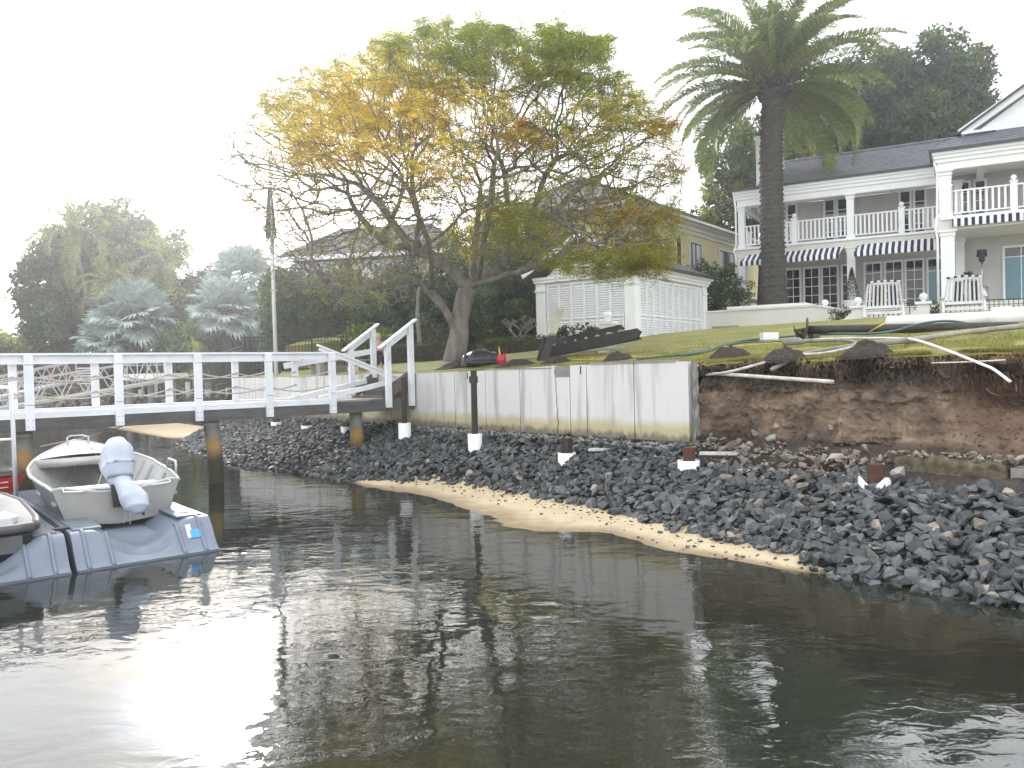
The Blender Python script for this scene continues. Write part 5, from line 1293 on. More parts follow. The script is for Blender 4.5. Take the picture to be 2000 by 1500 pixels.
# ------------------------------------------------------------ silver fan palms
def fan_leaf(seed, R_=1.0, seg=34):
    r = random.Random(seed); V = []; mi = []
    st = 1.1
    V.append(np.array([(0, .02, 0), (st, .015, .0), (st, -.015, .0), (0, -.02, 0)])); mi.append(1)
    for k in range(seg):
        th = lerp(-2.25, 2.25, (k+.5)/seg); th2 = th; l_ = R_*r.uniform(.88, 1.05)
        d = np.array([math.cos(th), math.sin(th), .25*abs(math.sin(th))-.05]); w = .068*R_*np.array([-math.sin(th), math.cos(th), 0]); c = np.array([st, 0, 0])
        m_ = c+d*l_*.62; tip = c+d*l_+np.array([0, 0, -.18*l_*r.uniform(.3, 1.5)]); zf = np.array([0, 0, .035*(1 if k % 2 else -1)])
        V.append(np.array([c, m_-w+zf, m_+w-zf, c])); V[-1] = np.array([c-w*.05, m_-w+zf, m_+w-zf, c+w*.05]); mi.append(0)
        V.append(np.array([m_-w+zf, tip-w*.08, tip+w*.08, m_+w-zf])); mi.append(0)
    return np.concatenate(V), mi
FL = []
for q in range(3):
    v, mi = fan_leaf(q); o_ = np_mesh('fan_leaf', v, ['frond_silver', 'frond_stalk'], None, mi); FL.append(o_.data); bpy.data.objects.remove(o_)
def fan_palm(px, py_c, py_b, Y, r_px, label, seed, n_=30):
    r = random.Random(seed); c = P(px, py_c, Y); b_ = P(px, py_b, Y); b_.z = 1.4; k = r_px/FPX*Y/2.15
    o = thing('silver_fan_palm', label, 'palm tree', b_, 0, 'silver blue fan palms across the inlet')
    mb = MB(); mb.tube([(0, 0, 0), (0, 0, c.z-b_.z)], [.28*k, .2*k], 10); mb.build('trunk', 'bark_dark', o, True)
    for i in range(n_):
        f = bpy.data.objects.new('fan_leaf', FL[i % 3]); C.objects.link(f); f.parent = o; th = i*2.39996; el = lerp(1.35, -.75, (i/n_)**.9)
        f.location = (0, 0, c.z-b_.z); f.rotation_euler = (r.uniform(-.5, .5), -el, th); f.scale = (k, k, k)
    return o
fan_palm(262, 625, 690, 50, 92, 'silver blue fan palm with a round full crown, leftmost of its group', 1, 34)
fan_palm(205, 665, 690, 49, 62, 'small low silver fan palm at the left foot of the round silver palm', 7, 22)
fan_palm(445, 610, 690, 50, 82, 'silver fan palm with drooping leaves left of the flagpole', 2, 32)
fan_palm(480, 545, 690, 53, 78, 'taller hazy silver fan palm directly behind the flagpole', 4, 30)
# spiky plants
def spiky(px, py, Y, r_px, mt, label, seed, n_=70):
    b_ = P(px, py, Y); b_.z = 1.4+max(0, b_.z-2.2)*0; k = r_px/FPX*Y; o = thing('spiky_plant', label, 'plant', b_); V = []; r = random.Random(seed)
    hz_ = P(px, py-r_px, Y).z-b_.z-k*.6
    for c_h in (hz_*.45, hz_):
        for i in range(n_):
            th = r.uniform(0, 6.28); el = r.uniform(-.5, 1.4); d = np.array([math.cos(th)*math.cos(el), math.sin(th)*math.cos(el), math.sin(el)]); w = np.array([-math.sin(th), math.cos(th), 0])*.035*k; c = np.array([0, 0, c_h]); l_ = k*r.uniform(.7, 1.1); m_ = c+d*l_*.6; t_ = c+d*l_-np.array([0, 0, .25*l_])
            V += [np.array([c-w*.5, m_-w, m_+w, c+w*.5]), np.array([m_-w, t_-w*.1, t_+w*.1, m_+w])]
    np_mesh('leaves', np.concatenate(V), mt, o); mb = MB(); mb.tube([(0, 0, -.2), (0, 0, max(.3, hz_))], .05*k, 6); mb.build('stem', 'bark_dark', o)
spiky(318, 690, 46, 48, 'leaf_mid', 'dark green spiky plant before the round silver palm', 1)
spiky(375, 690, 48, 62, 'leaf_bright', 'light green strappy plant between the silver palms', 2, 110)
spiky(385, 690, 44, 24, 'leaf_yellow', 'small bright yellow leafed plant low beside the silver palm', 3)
# ------------------------------------------------------------ broad trees and hedges
def pbush(name, label, cat, px0, px1, py0, py1, Y, mats, leaf, dens, base_z=None, depth=None, group=None, stem=True, nb=5, sub=(14, .38), seed=0):
    "tree or shrub whose crown covers this part of the view at depth Y"
    r = random.Random(seed+int(px0)); cx = (px0+px1)/2; b_ = P(cx, py1, Y); b_.z = base_z if base_z is not None else lz(b_.x, b_.y)
    w = (px1-px0)/FPX*Y; ztop = P(cx, py0, Y).z-b_.z; zbot = max(0, P(cx, py1, Y).z-b_.z); hh = ztop-zbot; bl = []
    for i in range(nb):
        u = (i+.5)/nb; rx = w/nb*r.uniform(.75, 1.0)+.1*w/nb; k = .72+.28*math.sin(math.pi*u)
        rz = hh*.34*k*r.uniform(.85, 1.1); bl.append((lerp(-w/2, w/2, u), r.uniform(-.3, .3)*(depth or w*.3), zbot+hh*k-rz, rx, (depth or w*.3)*.6, rz)); bl.append((lerp(-w/2, w/2, u)+r.uniform(-.1, .1)*w, r.uniform(-.3, .3)*(depth or w*.3), zbot+hh*.32*k, rx, (depth or w*.3)*.6, hh*.32*k))
    return bush(name, label, cat, b_, bl, mats, leaf, dens, (zbot+hh*.3, max(.05, w*.02)) if stem else None, group, sub=sub)
BT = 'broad trees across the inlet'
pbush('broad_tree', 'large hazy tree with an open rounded top behind the tall coconut palm', 'tree', 120, 330, 398, 560, 58, ['leaf_mid', 'leaf_dark', 'leaf_olive'], .30, 75, 1.4, 7, BT, nb=5, sub=(15, .26))
pbush('broad_tree', 'dense dark tree filling the shore left of the silver palms', 'tree', 98, 215, 480, 690, 55, ['leaf_dark', 'leaf_mid'], .28, 110, 1.4, 6, BT, nb=4, sub=(22, .30))
pbush('broad_tree', 'dark tree behind the slender coconut palm and silver palms', 'tree', 230, 420, 540, 690, 57, ['leaf_dark', 'leaf_mid', 'leaf_olive'], .28, 110, 1.4, 6, BT, nb=4, sub=(22, .30))
pbush('broad_tree', 'dark green tree mass filling the gap behind the flagpole', 'tree', 400, 560, 570, 690, 57, ['leaf_dark', 'leaf_mid'], .28, 110, 1.4, 6, BT, nb=4, sub=(20, .30))
pbush('broad_tree', 'rounded hazy tree rising between the two groups of silver palms', 'tree', 365, 475, 520, 690, 56, ['leaf_mid', 'leaf_dark'], .28, 110, 1.4, 5, BT, nb=3, sub=(18, .30))
pbush('broad_tree', 'low far trees at the extreme left by the water', 'tree', -60, 85, 650, 695, 62, ['leaf_mid', 'leaf_olive'], .28, 90, 1.4, 6, BT, nb=4, sub=(18, .32))
HD = 'tall hedge trees behind the spreading tree'
pbush('hedge_tree', 'mid green clipped hedge tree right of the flagpole', 'hedge', 532, 640, 505, 690, 34, ['leaf_mid', 'leaf_dark', 'leaf_mid'], .13, 330, 2.0, 2.6, HD, nb=3)
pbush('hedge_tree', 'brighter green hedge tree behind the low bare branches', 'hedge', 615, 735, 500, 690, 34.5, ['leaf_mid', 'leaf_dark', 'leaf_olive'], .13, 330, 2.0, 2.6, HD, nb=3)
pbush('hedge_tree', 'blue green conifer behind the left side of the tree trunk', 'hedge', 700, 850, 500, 700, 31, ['leaf_bluegreen', 'leaf_dark'], .12, 400, 2.2, 2.4, HD, nb=4)
pbush('hedge_tree', 'very dark hedge tree directly behind the tree trunk', 'hedge', 830, 960, 470, 690, 32, ['leaf_dark', 'leaf_dark', 'leaf_bluegreen'], .12, 400, 2.2, 2.4, HD, nb=4)
pbush('hedge_tree', 'dark hedge tree beside the louvred outbuilding', 'hedge', 935, 1062, 440, 680, 35, ['leaf_dark', 'leaf_mid'], .13, 360, 2.6, 2.4, HD, nb=4)
pbush('hedge_tree', 'golden olive shrub tree rising behind the hedge and the outbuilding', 'hedge', 900, 1120, 385, 560, 38, ['leaf_olive', 'leaf_gold', 'leaf_mid'], .14, 260, 2.8, 3, HD, nb=4)
pbush('conifer', 'dark conifer shrub between the outbuilding and the cream house', 'shrub', 1362, 1440, 498, 625, 37.5, ['leaf_dark', 'leaf_bluegreen'], .11, 420, 3.6, 1.4, None, nb=2, sub=(26, .30))
pbush('conifer', 'small pointed conifer beside the left column of the white house', 'shrub', 1428, 1462, 540, 610, 36.5, ['leaf_dark'], .08, 500, 3.7, .8, None, nb=1, sub=(26, .3))
pbush('big_tree', 'large dark tree with an uneven crown rising behind the roof of the white house', 'tree', 1560, 1925, 95, 330, 56, ['leaf_bluegreen', 'leaf_dark', 'leaf_mid'], .24, 130, 3.8, 7, None, nb=7, sub=(14, .27))
pbush('big_tree', 'green tree with hanging branches left of the white house', 'tree', 1402, 1560, 225, 470, 50, ['leaf_mid', 'leaf_dark', 'leaf_olive'], .20, 150, 3.8, 4, None, nb=3, sub=(20, .28))
# low clipped hedges and small shrubs on the lawn
def lowhedge(px0, pyb0, px1, pyb1, Y0, Y1, h, w, label, mats=('leaf_mid', 'leaf_dark')):
    A, B = P(px0, pyb0, Y0), P(px1, pyb1, Y1); A.z, B.z = lz(A.x, A.y), lz(B.x, B.y); L_ = (B-A).length; o = thing('low_hedge', label, 'hedge', (A+B)/2); n_ = int(L_*h*1100)
    t_ = G.uniform(0, 1, n_); c = np.array(A)[None]*(1-t_[:, None])+np.array(B)[None]*t_[:, None]-np.array((A+B)/2); d = np.array((B-A).normalized()); nrm_ = np.array([-d[1], d[0], 0])
    side = G.integers(0, 3, n_); off = np.where(side[:, None] == 0, nrm_*w/2, np.where(side[:, None] == 1, -nrm_*w/2, nrm_*G.uniform(-w/2, w/2, n_)[:, None])); zz = np.where(side == 2, h, G.uniform(0, h, n_))
    lump = np.array([.06*fnoise(x*9, 3) for x in t_*L_/2]); p = c+off+G.normal(0, .035, (n_, 3)); p[:, 2] += zz+lump
    v, _ = leaves_np(p, .075, asp=.6); np_mesh('foliage', v, list(mats), o, G.integers(0, len(mats), n_)); mb = MB(); mb.beam(A-(A+B)/2+Vector((0, 0, h*.45)), B-(A+B)/2+Vector((0, 0, h*.45)), w*.8, h*.85); mb.build('branches', 'bark_dark', o)
lowhedge(735, 706, 880, 688, 25, 25.5, .55, .6, 'low clipped hedge left of the tree trunk at the lawn edge')
lowhedge(940, 672, 1068, 664, 26, 27.5, .50, .6, 'low clipped hedge between the tree trunk and the louvred outbuilding')
pbush('shrub', 'loose dark leaved shrub before the left shutters of the outbuilding', 'shrub', 1085, 1128, 635, 662, 27.5, ['leaf_dark', 'leaf_mid'], .10, 260, None, .4, None, stem=False, nb=2, sub=(10, .3))
pbush('shrub', 'second loose shrub before the outbuilding, beside the ball topped pillar', 'shrub', 1134, 1182, 632, 660, 27.5, ['leaf_dark', 'leaf_mid'], .10, 260, None, .4, None, stem=False, nb=2, sub=(10, .3))
pbush('shrub', 'bright green spreading shrub behind the raised end of the iron fence', 'shrub', 675, 760, 628, 690, 27.5, ['leaf_bright', 'leaf_mid'], .14, 220, 2.2, .8, None, stem=False, nb=3, sub=(12, .3))
pbush('shrub', 'dark box shrub at the right end of the terrace wall', 'shrub', 1638, 1668, 596, 630, 31.8, ['leaf_dark', 'leaf_mid'], .07, 600, 3.65, .5, None, stem=False, nb=1, sub=(26, .35))
pbush('shrub', 'dark box shrub behind the ball topped pillar between the chairs', 'shrub', 1816, 1846, 588, 616, 31.2, ['leaf_dark', 'leaf_olive'], .07, 600, 3.7, .5, None, stem=False, nb=1, sub=(26, .35))
# bare frangipani beside the outbuilding
b_ = P(1015, 655, 28.5); b_.z = lz(b_.x, b_.y); fr_o = thing('bare_shrub_tree', 'small bare branched pale tree against the dark hedge left of the outbuilding', 'tree', b_)
mb = MB(); rr_ = random.Random(4)
def grow(p, d, r_, l_, dep):
    q = p+d*l_; mb.tube([p, p.lerp(q, .5)+Vector((rr_.gauss(0, .03), 0, .02)), q], [r_, r_*.9, r_*.75], 6)
    if dep: 
        for k in range(rr_.choice((2, 3))): grow(q, (d+Vector((rr_.gauss(0, .7), rr_.gauss(0, .7), .25))).normalized(), r_*.68, l_*.72, dep-1)
grow(Vector((0, 0, 0)), Vector((0, 0, 1)), .055, .5, 5); mb.build('trunk', 'bark_pale', fr_o, True)
# grass: blades on the lawn near the edge, ragged turf fringe and roots on the bank
nbl = 90000; aa_ = G.uniform(-14.5, 0, nbl); aa_[:25000] = G.uniform(-7.6, -1, 25000); bb_ = 9.98+G.exponential(1.6, nbl)
pp = []; sz = []
for a_, b_ in zip(aa_, bb_):
    e = cliff_edge(a_)
    if b_ < e: b_ = e+abs(G.normal(0, .05))
    if b_ > 20 or fnoise(a_*1.5, b_*1.5, 7) < -.28: continue
    w_ = W(a_, b_, lawn_z(a_, b_)-.01); pp.append(w_); sz.append(.035+.012*(b_-10)*.4)
pp = np.array([tuple(p) for p in pp]); sz = np.array(sz); n_ = len(pp); d = G.normal(0, .45, (n_, 3)); d[:, 2] = 1; d /= np.linalg.norm(d, axis=1)[:, None]; e = np.cross(d, G.normal(size=(n_, 3))); e /= np.linalg.norm(e, axis=1)[:, None]; e *= .0045
v = np.stack([pp-e, pp+e, pp+d*sz[:, None]], 1).reshape(-1, 3); o = np_mesh('grass', v, ['grass_blade', 'dry_grass'], None, (G.random(n_) < .22).astype(int), k=3); tag(o, 'short green and straw grass blades over the lawn by the bank', kind='stuff')
V = []; MI = []
for i in range(5200):
    a_ = G.uniform(-7.6, .5); e_ = cliff_edge(a_); up = G.random() < .45
    if up: z = 2.10+G.uniform(-.06, .03); b_ = e_-abs(G.normal(0, .03)); l_ = G.uniform(.04, .12)
    else: z = G.uniform(1.72, 2.08); b_ = e_+.02; l_ = G.uniform(.05, .22)
    if (not up) and fnoise(a_*2.2, 5) < -.05 and G.random() < .7: continue
    p = np.array(W(a_, b_-.06, z)); d = np.array([G.normal(0, .5), -.5+G.normal(0, .3), -1 if not up else G.normal(0, .8)]); d /= np.linalg.norm(d); w_ = np.array([.003, 0, 0]); m_ = p+d*l_*.5+np.array([G.normal(0, .01), G.normal(0, .01), 0]); q = p+d*l_
    V.append(np.array([p-w_, m_-w_, q, m_+w_])); MI.append(0 if up else 1)
o = np_mesh('turf_fringe', np.concatenate(V), ['dry_grass', 'root_fibre'], None, MI); tag(o, 'dry grass fringe and dangling roots along the broken turf edge', kind='stuff')
# finer roots on the brown face
mb = MB(); rr_ = random.Random(12)
for i in range(70):
    a_ = rr_.uniform(-7.4, -3.5); z = rr_.uniform(1.1, 1.75); pts = []; b_ = cliff_edge(a_)-.30
    for k in range(6): pts.append(W(a_, b_+.02*k*0, z)); a_ += rr_.gauss(.02, .05); z -= rr_.uniform(.0, .06); b_ += rr_.gauss(0, .015)
    mb.tube(pts, [.005, .0045, .004, .003, .002, .001], 4)
o = mb.build('roots', 'root_fibre'); tag(o, 'thin torn roots hanging over the brown earth face', kind='stuff')
# ============================================================ loose things, fences, far shore
mat('steel_dark', (.030, .026, .024), (.055, .045, .038), 6, .5, .3, 30, .004, metal=.3)
mat('pvc', (.82, .83, .85), (.74, .75, .77), 1.5, .35)
mat('hose_green', (.03, .11, .09), (.02, .08, .07), 4, .45)
mat('hose_grey', (.26, .25, .22), (.17, .165, .15), 12, .7)
mat('pole_pale', (.62, .60, .54), (.38, .34, .28), 8, .7)
mat('cord_orange', (.60, .33, .08), rough=.7)
mat('tarp', (.014, .018, .022), (.028, .034, .04), 5, .35, .5, 12, .03)
mat('jerry_red', (.55, .015, .03), (.45, .012, .025), 5, .4)
mat('spout_yellow', (.70, .48, .02), rough=.4)
mat('iron', (.012, .013, .014), rough=.5)
mat('chair_white', (.78, .78, .80), (.66, .66, .68), 6, .5)
mat('steel', (.55, .55, .56), (.45, .45, .46), 5, .3, metal=.8)
mat('brick', (.20, .07, .055), (.14, .05, .04), 6, .9)
mat('flag_cloth', (.06, .06, .10), (.16, .15, .20), 3, .9, transl=.3)
mat('skin', (.60, .38, .28), rough=.6); mat('hair', (.55, .42, .24), rough=.8); mat('pink_cloth', (.62, .36, .36), rough=.9); mat('navy_cloth', (.03, .035, .08), rough=.9); mat('shoe', (.6, .6, .62), rough=.7)
mat('old_white', (.60, .60, .57), (.42, .42, .40), 8, .8, .4, 20, .01)
mat('dark_rung', (.05, .045, .045), (.03, .028, .028), 4, .85, .4, 16, .005)
mat('board_pale', (.50, .50, .38), (.36, .36, .27), 5, .8)
overlay(M['board_pale'], 'Z', (.62, .52), (.045, .042, .038), 6, .04)
def PL(px, py, dz=0.0, ymin=9.5, ymax=60):
    "where the line of sight through a photo pixel meets the lawn"
    Y = ymin; best = (9, None)
    while Y < ymax:
        p = P(px, py, Y); a, b = toab(p.x, p.y)
        if b > cliff_edge(a):
            g_ = p.z-lawn_z(a, b)-dz
            if g_ < best[0]: best = (g_, Vector((p.x, p.y, lawn_z(a, b)+dz)))
            if g_ <= 0: return Vector((p.x, p.y, lawn_z(a, b)+dz))
        Y += .05
    return best[1]
def sub_off(o, loc): OFF[o.name] = Vector(loc)
def line_thing(pts, r, m, name, label, cat, n=8, group=None):
    mb = MB(); sp = []
    for i in range(len(pts)-1):
        p0 = pts[max(0, i-1)]; p1 = pts[i]; p2 = pts[i+1]; p3 = pts[min(len(pts)-1, i+2)]
        for k in range(5):
            t = k/5; sp.append(.5*((2*p1)+(p2-p0)*t+(2*p0-5*p1+4*p2-p3)*t*t+(3*p1-p0-3*p2+p3)*t**3))
    sp.append(pts[-1]); base = sp[0].copy(); mb.tube(sp, r, n); return single(mb, name, m, label, cat, base, 0, group, True, off=base)
# ---- auger
A0_, A1_ = P(1552, 645, 15.6), P(1988, 638, 15.3)
base = (A0_+A1_)/2; base.z = lz(base.x, base.y); au = thing('auger', 'black steel auger with a rusty spiral blade at its left end lying on the lawn', 'auger', base, off=base)
d = (A1_-A0_).normalized(); mb = MB(); mb.tube([A0_+d*.25, A0_+d*.5, A0_+d*.501, A1_-d*.02, A1_], [.085, .085, .088, .098, .098], 18); mb.tube([A0_, A0_+d*.3], [.02, .06], 10); mb.build('shaft', 'steel_dark', au, True)
x_ = d.cross(Vector((0, 0, 1))).normalized(); y_ = x_.cross(d); vs = []; nn = 64
for i in range(nn+1):
    th = 2*math.pi*1.35*i/nn+2.2; c = A0_+d*(.02+.36*i/nn); rr = .25*min(1, .5+i/nn*1.2)
    for r_ in (.05, rr):
        for s_ in (-.006, .006): vs.append(c+(x_*math.cos(th)+y_*math.sin(th))*r_+d*s_)
fs = []
for i in range(nn):
    o_ = i*4
    fs += [(o_, o_+2, o_+6, o_+4), (o_+1, o_+5, o_+7, o_+3), (o_+2, o_+3, o_+7, o_+6)]
mb = MB(); mb.add(vs, fs); mb.build('spiral_blade', 'rust2' if 'rust2' in M else 'steel_dark', au, True)
mb = MB(); mb.tube([A1_-d*.01, A1_+d*.004], [.075, .075], 16); mb.build('socket', 'rust', au)
# ---- white pipes
p0, p1 = P(1737, 632, 18.2), P(1945, 622, 16.6); p0.z = max(p0.z, lz(p0.x, p0.y)+.15); base = (p0+p1)/2; base.z -= .15
d = (p1-p0).normalized()
o = thing('plastic_pipe', 'long white plastic pipe lying on the lawn behind the black auger', 'pipe', base, group='white plastic pipes on the lawn', off=base)
mb = MB(); mb.tube([p0, p1], .15, 28); mb.build('barrel', 'pvc', o, True); mb = MB(); mb.tube([p0-d*.003, p0+d*.02], .12, 20); mb.build('bore_shade_disc', 'near_black', o)  # near-black disc on the closed end paints the shade inside the pipe
p2, p3 = P(1940, 620, 16.3), P(2080, 612, 15.6); base = (p2+p3)/2; base.z -= .19; d = (p3-p2).normalized()
o = thing('plastic_pipe', 'shorter and wider white plastic pipe at the right edge beyond the auger', 'pipe', base, group='white plastic pipes on the lawn', off=base)
mb = MB(); mb.tube([p2, p3], .185, 28); mb.build('barrel', 'pvc', o, True); mb = MB(); mb.tube([p2+d*.0, p2+d*.02, p2+d*.32, p2+d*.34], [.187, .205, .205, .187], 28); mb.build('coupling', 'sleeve', o, True)
# ---- hoses, cords and poles
line_thing([PL(x, y, .02) for x, y in ((1245, 702), (1300, 696), (1345, 691), (1390, 682), (1430, 672), (1480, 667), (1520, 668), (1560, 662), (1602, 657))], .022, 'hose_green', 'green_hose', 'green hose winding over the lawn towards the broken wall end', 'hose')
pts = [PL(x, y, .02) for x, y in ((1330, 695), (1380, 687), (1415, 674), (1450, 666), (1500, 661), (1545, 657), (1575, 655))]+[P(1640, 652, 14.6), P(1700, 652, 14.6), P(1750, 646, 14.8), P(1785, 636, 14.9), P(1820, 629, 15.1), P(1855, 627, 15.4), P(1890, 631, 15.7)]
line_thing(pts, .024, 'hose_green', 'green_hose', 'darker green hose that climbs over the black auger', 'hose')
gp = [PL(x, y, .03) for x, y in ((1567, 667), (1600, 666), (1640, 665), (1662, 666), (1673, 670), (1668, 675), (1640, 680), (1602, 685), (1572, 692))]+[Vector(W(*PB(1548, 701, 10.35))), Vector(W(*PB(1525, 713, 10.2))), Vector(W(*PB(1506, 723, 10.1)))]
line_thing(gp, .032, 'hose_grey', 'suction_hose', 'thick grey suction hose looping back and hanging over the bank edge', 'hose', 10)
q0, q1 = PL(1533, 668, .06), PL(1567, 667, .06); mb = MB(); d = (q1-q0).normalized(); mb.tube([q0, q0+d*.03, q1-d*.06, q1, q1+d*.06], [.055, .075, .075, .045, .045], 14); mb.build
single(mb, 'hose_filter', 'hose_grey', 'fat grey strainer cylinder at the end of the suction hose', 'strainer', q0, 0, None, True, off=q0)
line_thing([Vector(W(*PB(x, y, b))) for x, y, b in ((1358, 731, 10.12), (1400, 730, 10.1), (1500, 737, 10.02), (1628, 746, 9.98))], .028, 'pole_pale', 'pale_pole', 'pale peeling pole lying along the bank just under the turf', 'pole')
line_thing([Vector(W(*PB(x, y, b))) for x, y, b in ((1362, 734, 10.05), (1420, 727, 10.05), (1480, 712, 10.12))]+[PL(x, y, .04) for x, y in ((1545, 700), (1610, 690), (1672, 677))], .020, 'pole_pale', 'pale_pole', 'thin bent pole rising from the broken wall end onto the lawn', 'pole')
line_thing([PL(x, y, .03) for x, y in ((1568, 664), (1640, 661), (1700, 660), (1760, 661))]+[Vector(W(*PB(x, y, b))) for x, y, b in ((1790, 664, 10.7), (1850, 684, 10.3), (1920, 712, 9.95), (1942, 722, 9.9), (1974, 746, 9.85))], .017, 'pvc', 'conduit', 'thin white conduit arching over the lawn and drooping down the bank', 'pipe')
line_thing([Vector(W(*PB(x, y, 10.0))) for x, y in ((1820, 709), (1890, 707), (1965, 703))], .009, 'pole_pale', 'stick', 'thin pale stick lying level on the dark slumped soil', 'stick')
line_thing([PL(1702, 671, .05), PL(1780, 664, .06), P(1870, 652, 13.2), P(1950, 642, 12.9), P(2050, 632, 12.6)], .045, 'weathered_timber', 'timber_pole', 'weathered timber pole lying on the lawn at the right, in front of the auger', 'pole')
line_thing([PL(1690, 654, .02), P(1712, 641, 14.8), P(1733, 630, 15.0)], .010, 'spout_yellow', 'cord', 'short yellow cord crossing the auger', 'cord')
line_thing([PL(x, y, .015) for x, y in ((1390, 678), (1440, 676), (1490, 672), (1530, 669))], .008, 'spout_yellow', 'cord', 'thin yellow cord on the lawn beside the green hoses', 'cord')
line_thing([PL(x, y, .015) for x, y in ((1120, 703), (1180, 702), (1250, 697), (1330, 693), (1380, 686))], .009, 'cord_orange', 'cord', 'orange cord trailing behind the seawall capping', 'cord')
line_thing([PL(x, y, .015) for x, y in ((868, 704), (900, 706), (950, 707), (1010, 709), (1050, 706))], .009, 'cord_orange', 'cord', 'orange cord lying past the foot of the spreading tree', 'cord')
# ---- dirt mounds
def mound(px, py, w, h, label, depth=.5):
    c = PL(px, py); mb = MB(); wx = w/FPX*c.y
    def fn(u, v):
        r_ = v; th = 2*math.pi*u; k = 1+.25*fnoise(math.cos(th)*1.5, math.sin(th)*1.5, px)
        x, y = r_*k*wx/2*math.cos(th), r_*k*depth*wx*math.sin(th); z = h/FPX*c.y*.85*(1-r_**2.2)*(1+.5*fnoise(x*5, y*5, px))+.05*fnoise(x*11, y*11)*(1-r_)+.03*fnoise(x*25, y*25)*(1-r_)
        return (x, y, z+lz(c.x+x, c.y+y)-c.z+(-.03 if r_ > .98 else 0))
    mb.grid(fn, 60, 24); single(mb, 'dirt_mound', 'dark_soil', label, 'dirt mound', c, 0, 'dug dirt mounds along the bank edge', True)
mound(1425, 698, 82, 24, 'rounded dirt mound left of the grey suction hose'); mound(1530, 702, 85, 24, 'dirt mound where the suction hose drops over the edge'); mound(1692, 697, 96, 28, 'widest dirt mound, under the end of the timber pole')
mound(1205, 704, 60, 18, 'small dirt mound behind the white capping of the wall'); mound(1010, 714, 80, 12, 'low dirt mound right of the red fuel can'); mound(900, 716, 100, 12, 'low dirt mound at the foot of the spreading tree'); mound(1085, 708, 60, 12, 'dirt at the foot of the leaning pale board')
# ---- white block, boards, timber scraps
c = PL(1504, 664); mb = MB(); mb.box((0, 0, .085), (.36, .2, .17)); single(mb, 'foam_block', 'pvc', 'small white block lying on the lawn left of the auger', 'block', c, .1)
c = P(1428, 640, 33.2); c.z = lz(c.x, c.y); o = thing('board_stack', 'short stack of weathered boards at the foot of the terrace wall', 'boards', c, HROT); 
for i in range(3): mb = MB(); mb.box((-.1*i, 0, .05+.06*i), (1.3-.1*i, .2, .045), rz=.05*i); mb.build('board', 'weathered_timber', o)
rr_ = random.Random(9)
sc_ = ['longest pale timber scrap in the heap behind the wall', 'pale scrap lying crosswise on the timber heap', 'short scrap at the left end of the timber heap', 'dark ended scrap at the right end of the timber heap', 'broken scrap leaning on the timber heap', 'thin scrap under the timber heap', 'loose scrap lying in front of the timber heap']
for i, l in enumerate(sc_):
    c = PL(1140+i*13, 690-(i % 3)*3); mb = MB(); mb.box((0, 0, .03+.025*(i % 3)), (rr_.uniform(.25, .5) if i else .7, .07, .04), rz=0); single(mb, 'timber_scrap', 'old_white' if i % 2 else 'weathered_timber', l, 'timber scrap', c, rr_.uniform(-.6, .8), 'timber scraps on the lawn')
# ---- old timber steps and leaning board
F0, F1 = PL(1058, 700), P(1255, 650, 16.4); R0, R1 = F0+Vector((.22, .75, .20)), F1+Vector((-.25, .75, .12)); F0.z += .12; R0.z += .12
base = F0.copy(); base.z -= .12
st = thing('timber_steps', 'old dark timber stair frame lying on its back on the lawn', 'steps', base, off=base)
for A, B in ((F0, F1), (R0, R1)):
    d = (B-A).normalized(); up_ = Vector((0, 0, 1)); u2 = (up_-d*up_.dot(d)).normalized(); y_ = d.cross(u2); mb = MB(); L_ = (B-A).length
    prof = [(0, -.11), (L_-.12, -.11), (L_, .02), (L_-.10, .11), (0.12, .11)]
    vs = [A+d*x+u2*z+y_*s_ for s_ in (-.025, .025) for x, z in prof]; n_ = 5
    mb.add(vs, [tuple(range(n_-1, -1, -1)), tuple(range(n_, 2*n_))]+[(i, (i+1) % n_, n_+(i+1) % n_, n_+i) for i in range(n_)]); mb.build('stringer', 'dark_rung', st)
mb = MB(); z_1 = Vector((0, 0, -.10)); mb.add([F0+z_1, F1+z_1, R1+z_1*.3, R0+z_1*.3, F0+z_1*1.4, F1+z_1*1.4, R1+z_1*.7, R0+z_1*.7], [(0, 1, 2, 3), (7, 6, 5, 4), (0, 4, 5, 1), (2, 6, 7, 3), (1, 5, 6, 2), (3, 7, 4, 0)]); mb.build('backing_board', 'dark_rung', st)
for i in range(7):
    t = (i+.7)/7.3; A, B = F0.lerp(F1, t), R0.lerp(R1, t); mb = MB(); mb.beam(A.lerp(B, .04)+Vector((0, 0, .02)), A.lerp(B, .96)-Vector((0, 0, .03)), .04, .12, up=(.5, 0, 1)); mb.build('tread', 'weathered_timber', st)
b0_ = PL(1057, 705); dY = b0_.y; t0 = P(1099, 602, dY+.1); mb = MB(); mb.beam(b0_+Vector((.06, 0, 0)), t0, .17, .035, up=(0, 1, .2)); single(mb, 'leaning_board', 'board_pale', 'pale board leaning upright against the old timber steps, its lower half dark', 'board', b0_, 0, None, off=b0_)
mb = MB(); mb.beam(b0_+Vector((-.03, .1, 0)), b0_.lerp(t0, .45)+Vector((-.08, .12, 0)), .13, .035, up=(0, 1, .2)); single(mb, 'leaning_board', 'dark_rung', 'shorter dark board behind the pale leaning board', 'board', b0_, 0, None, off=b0_)
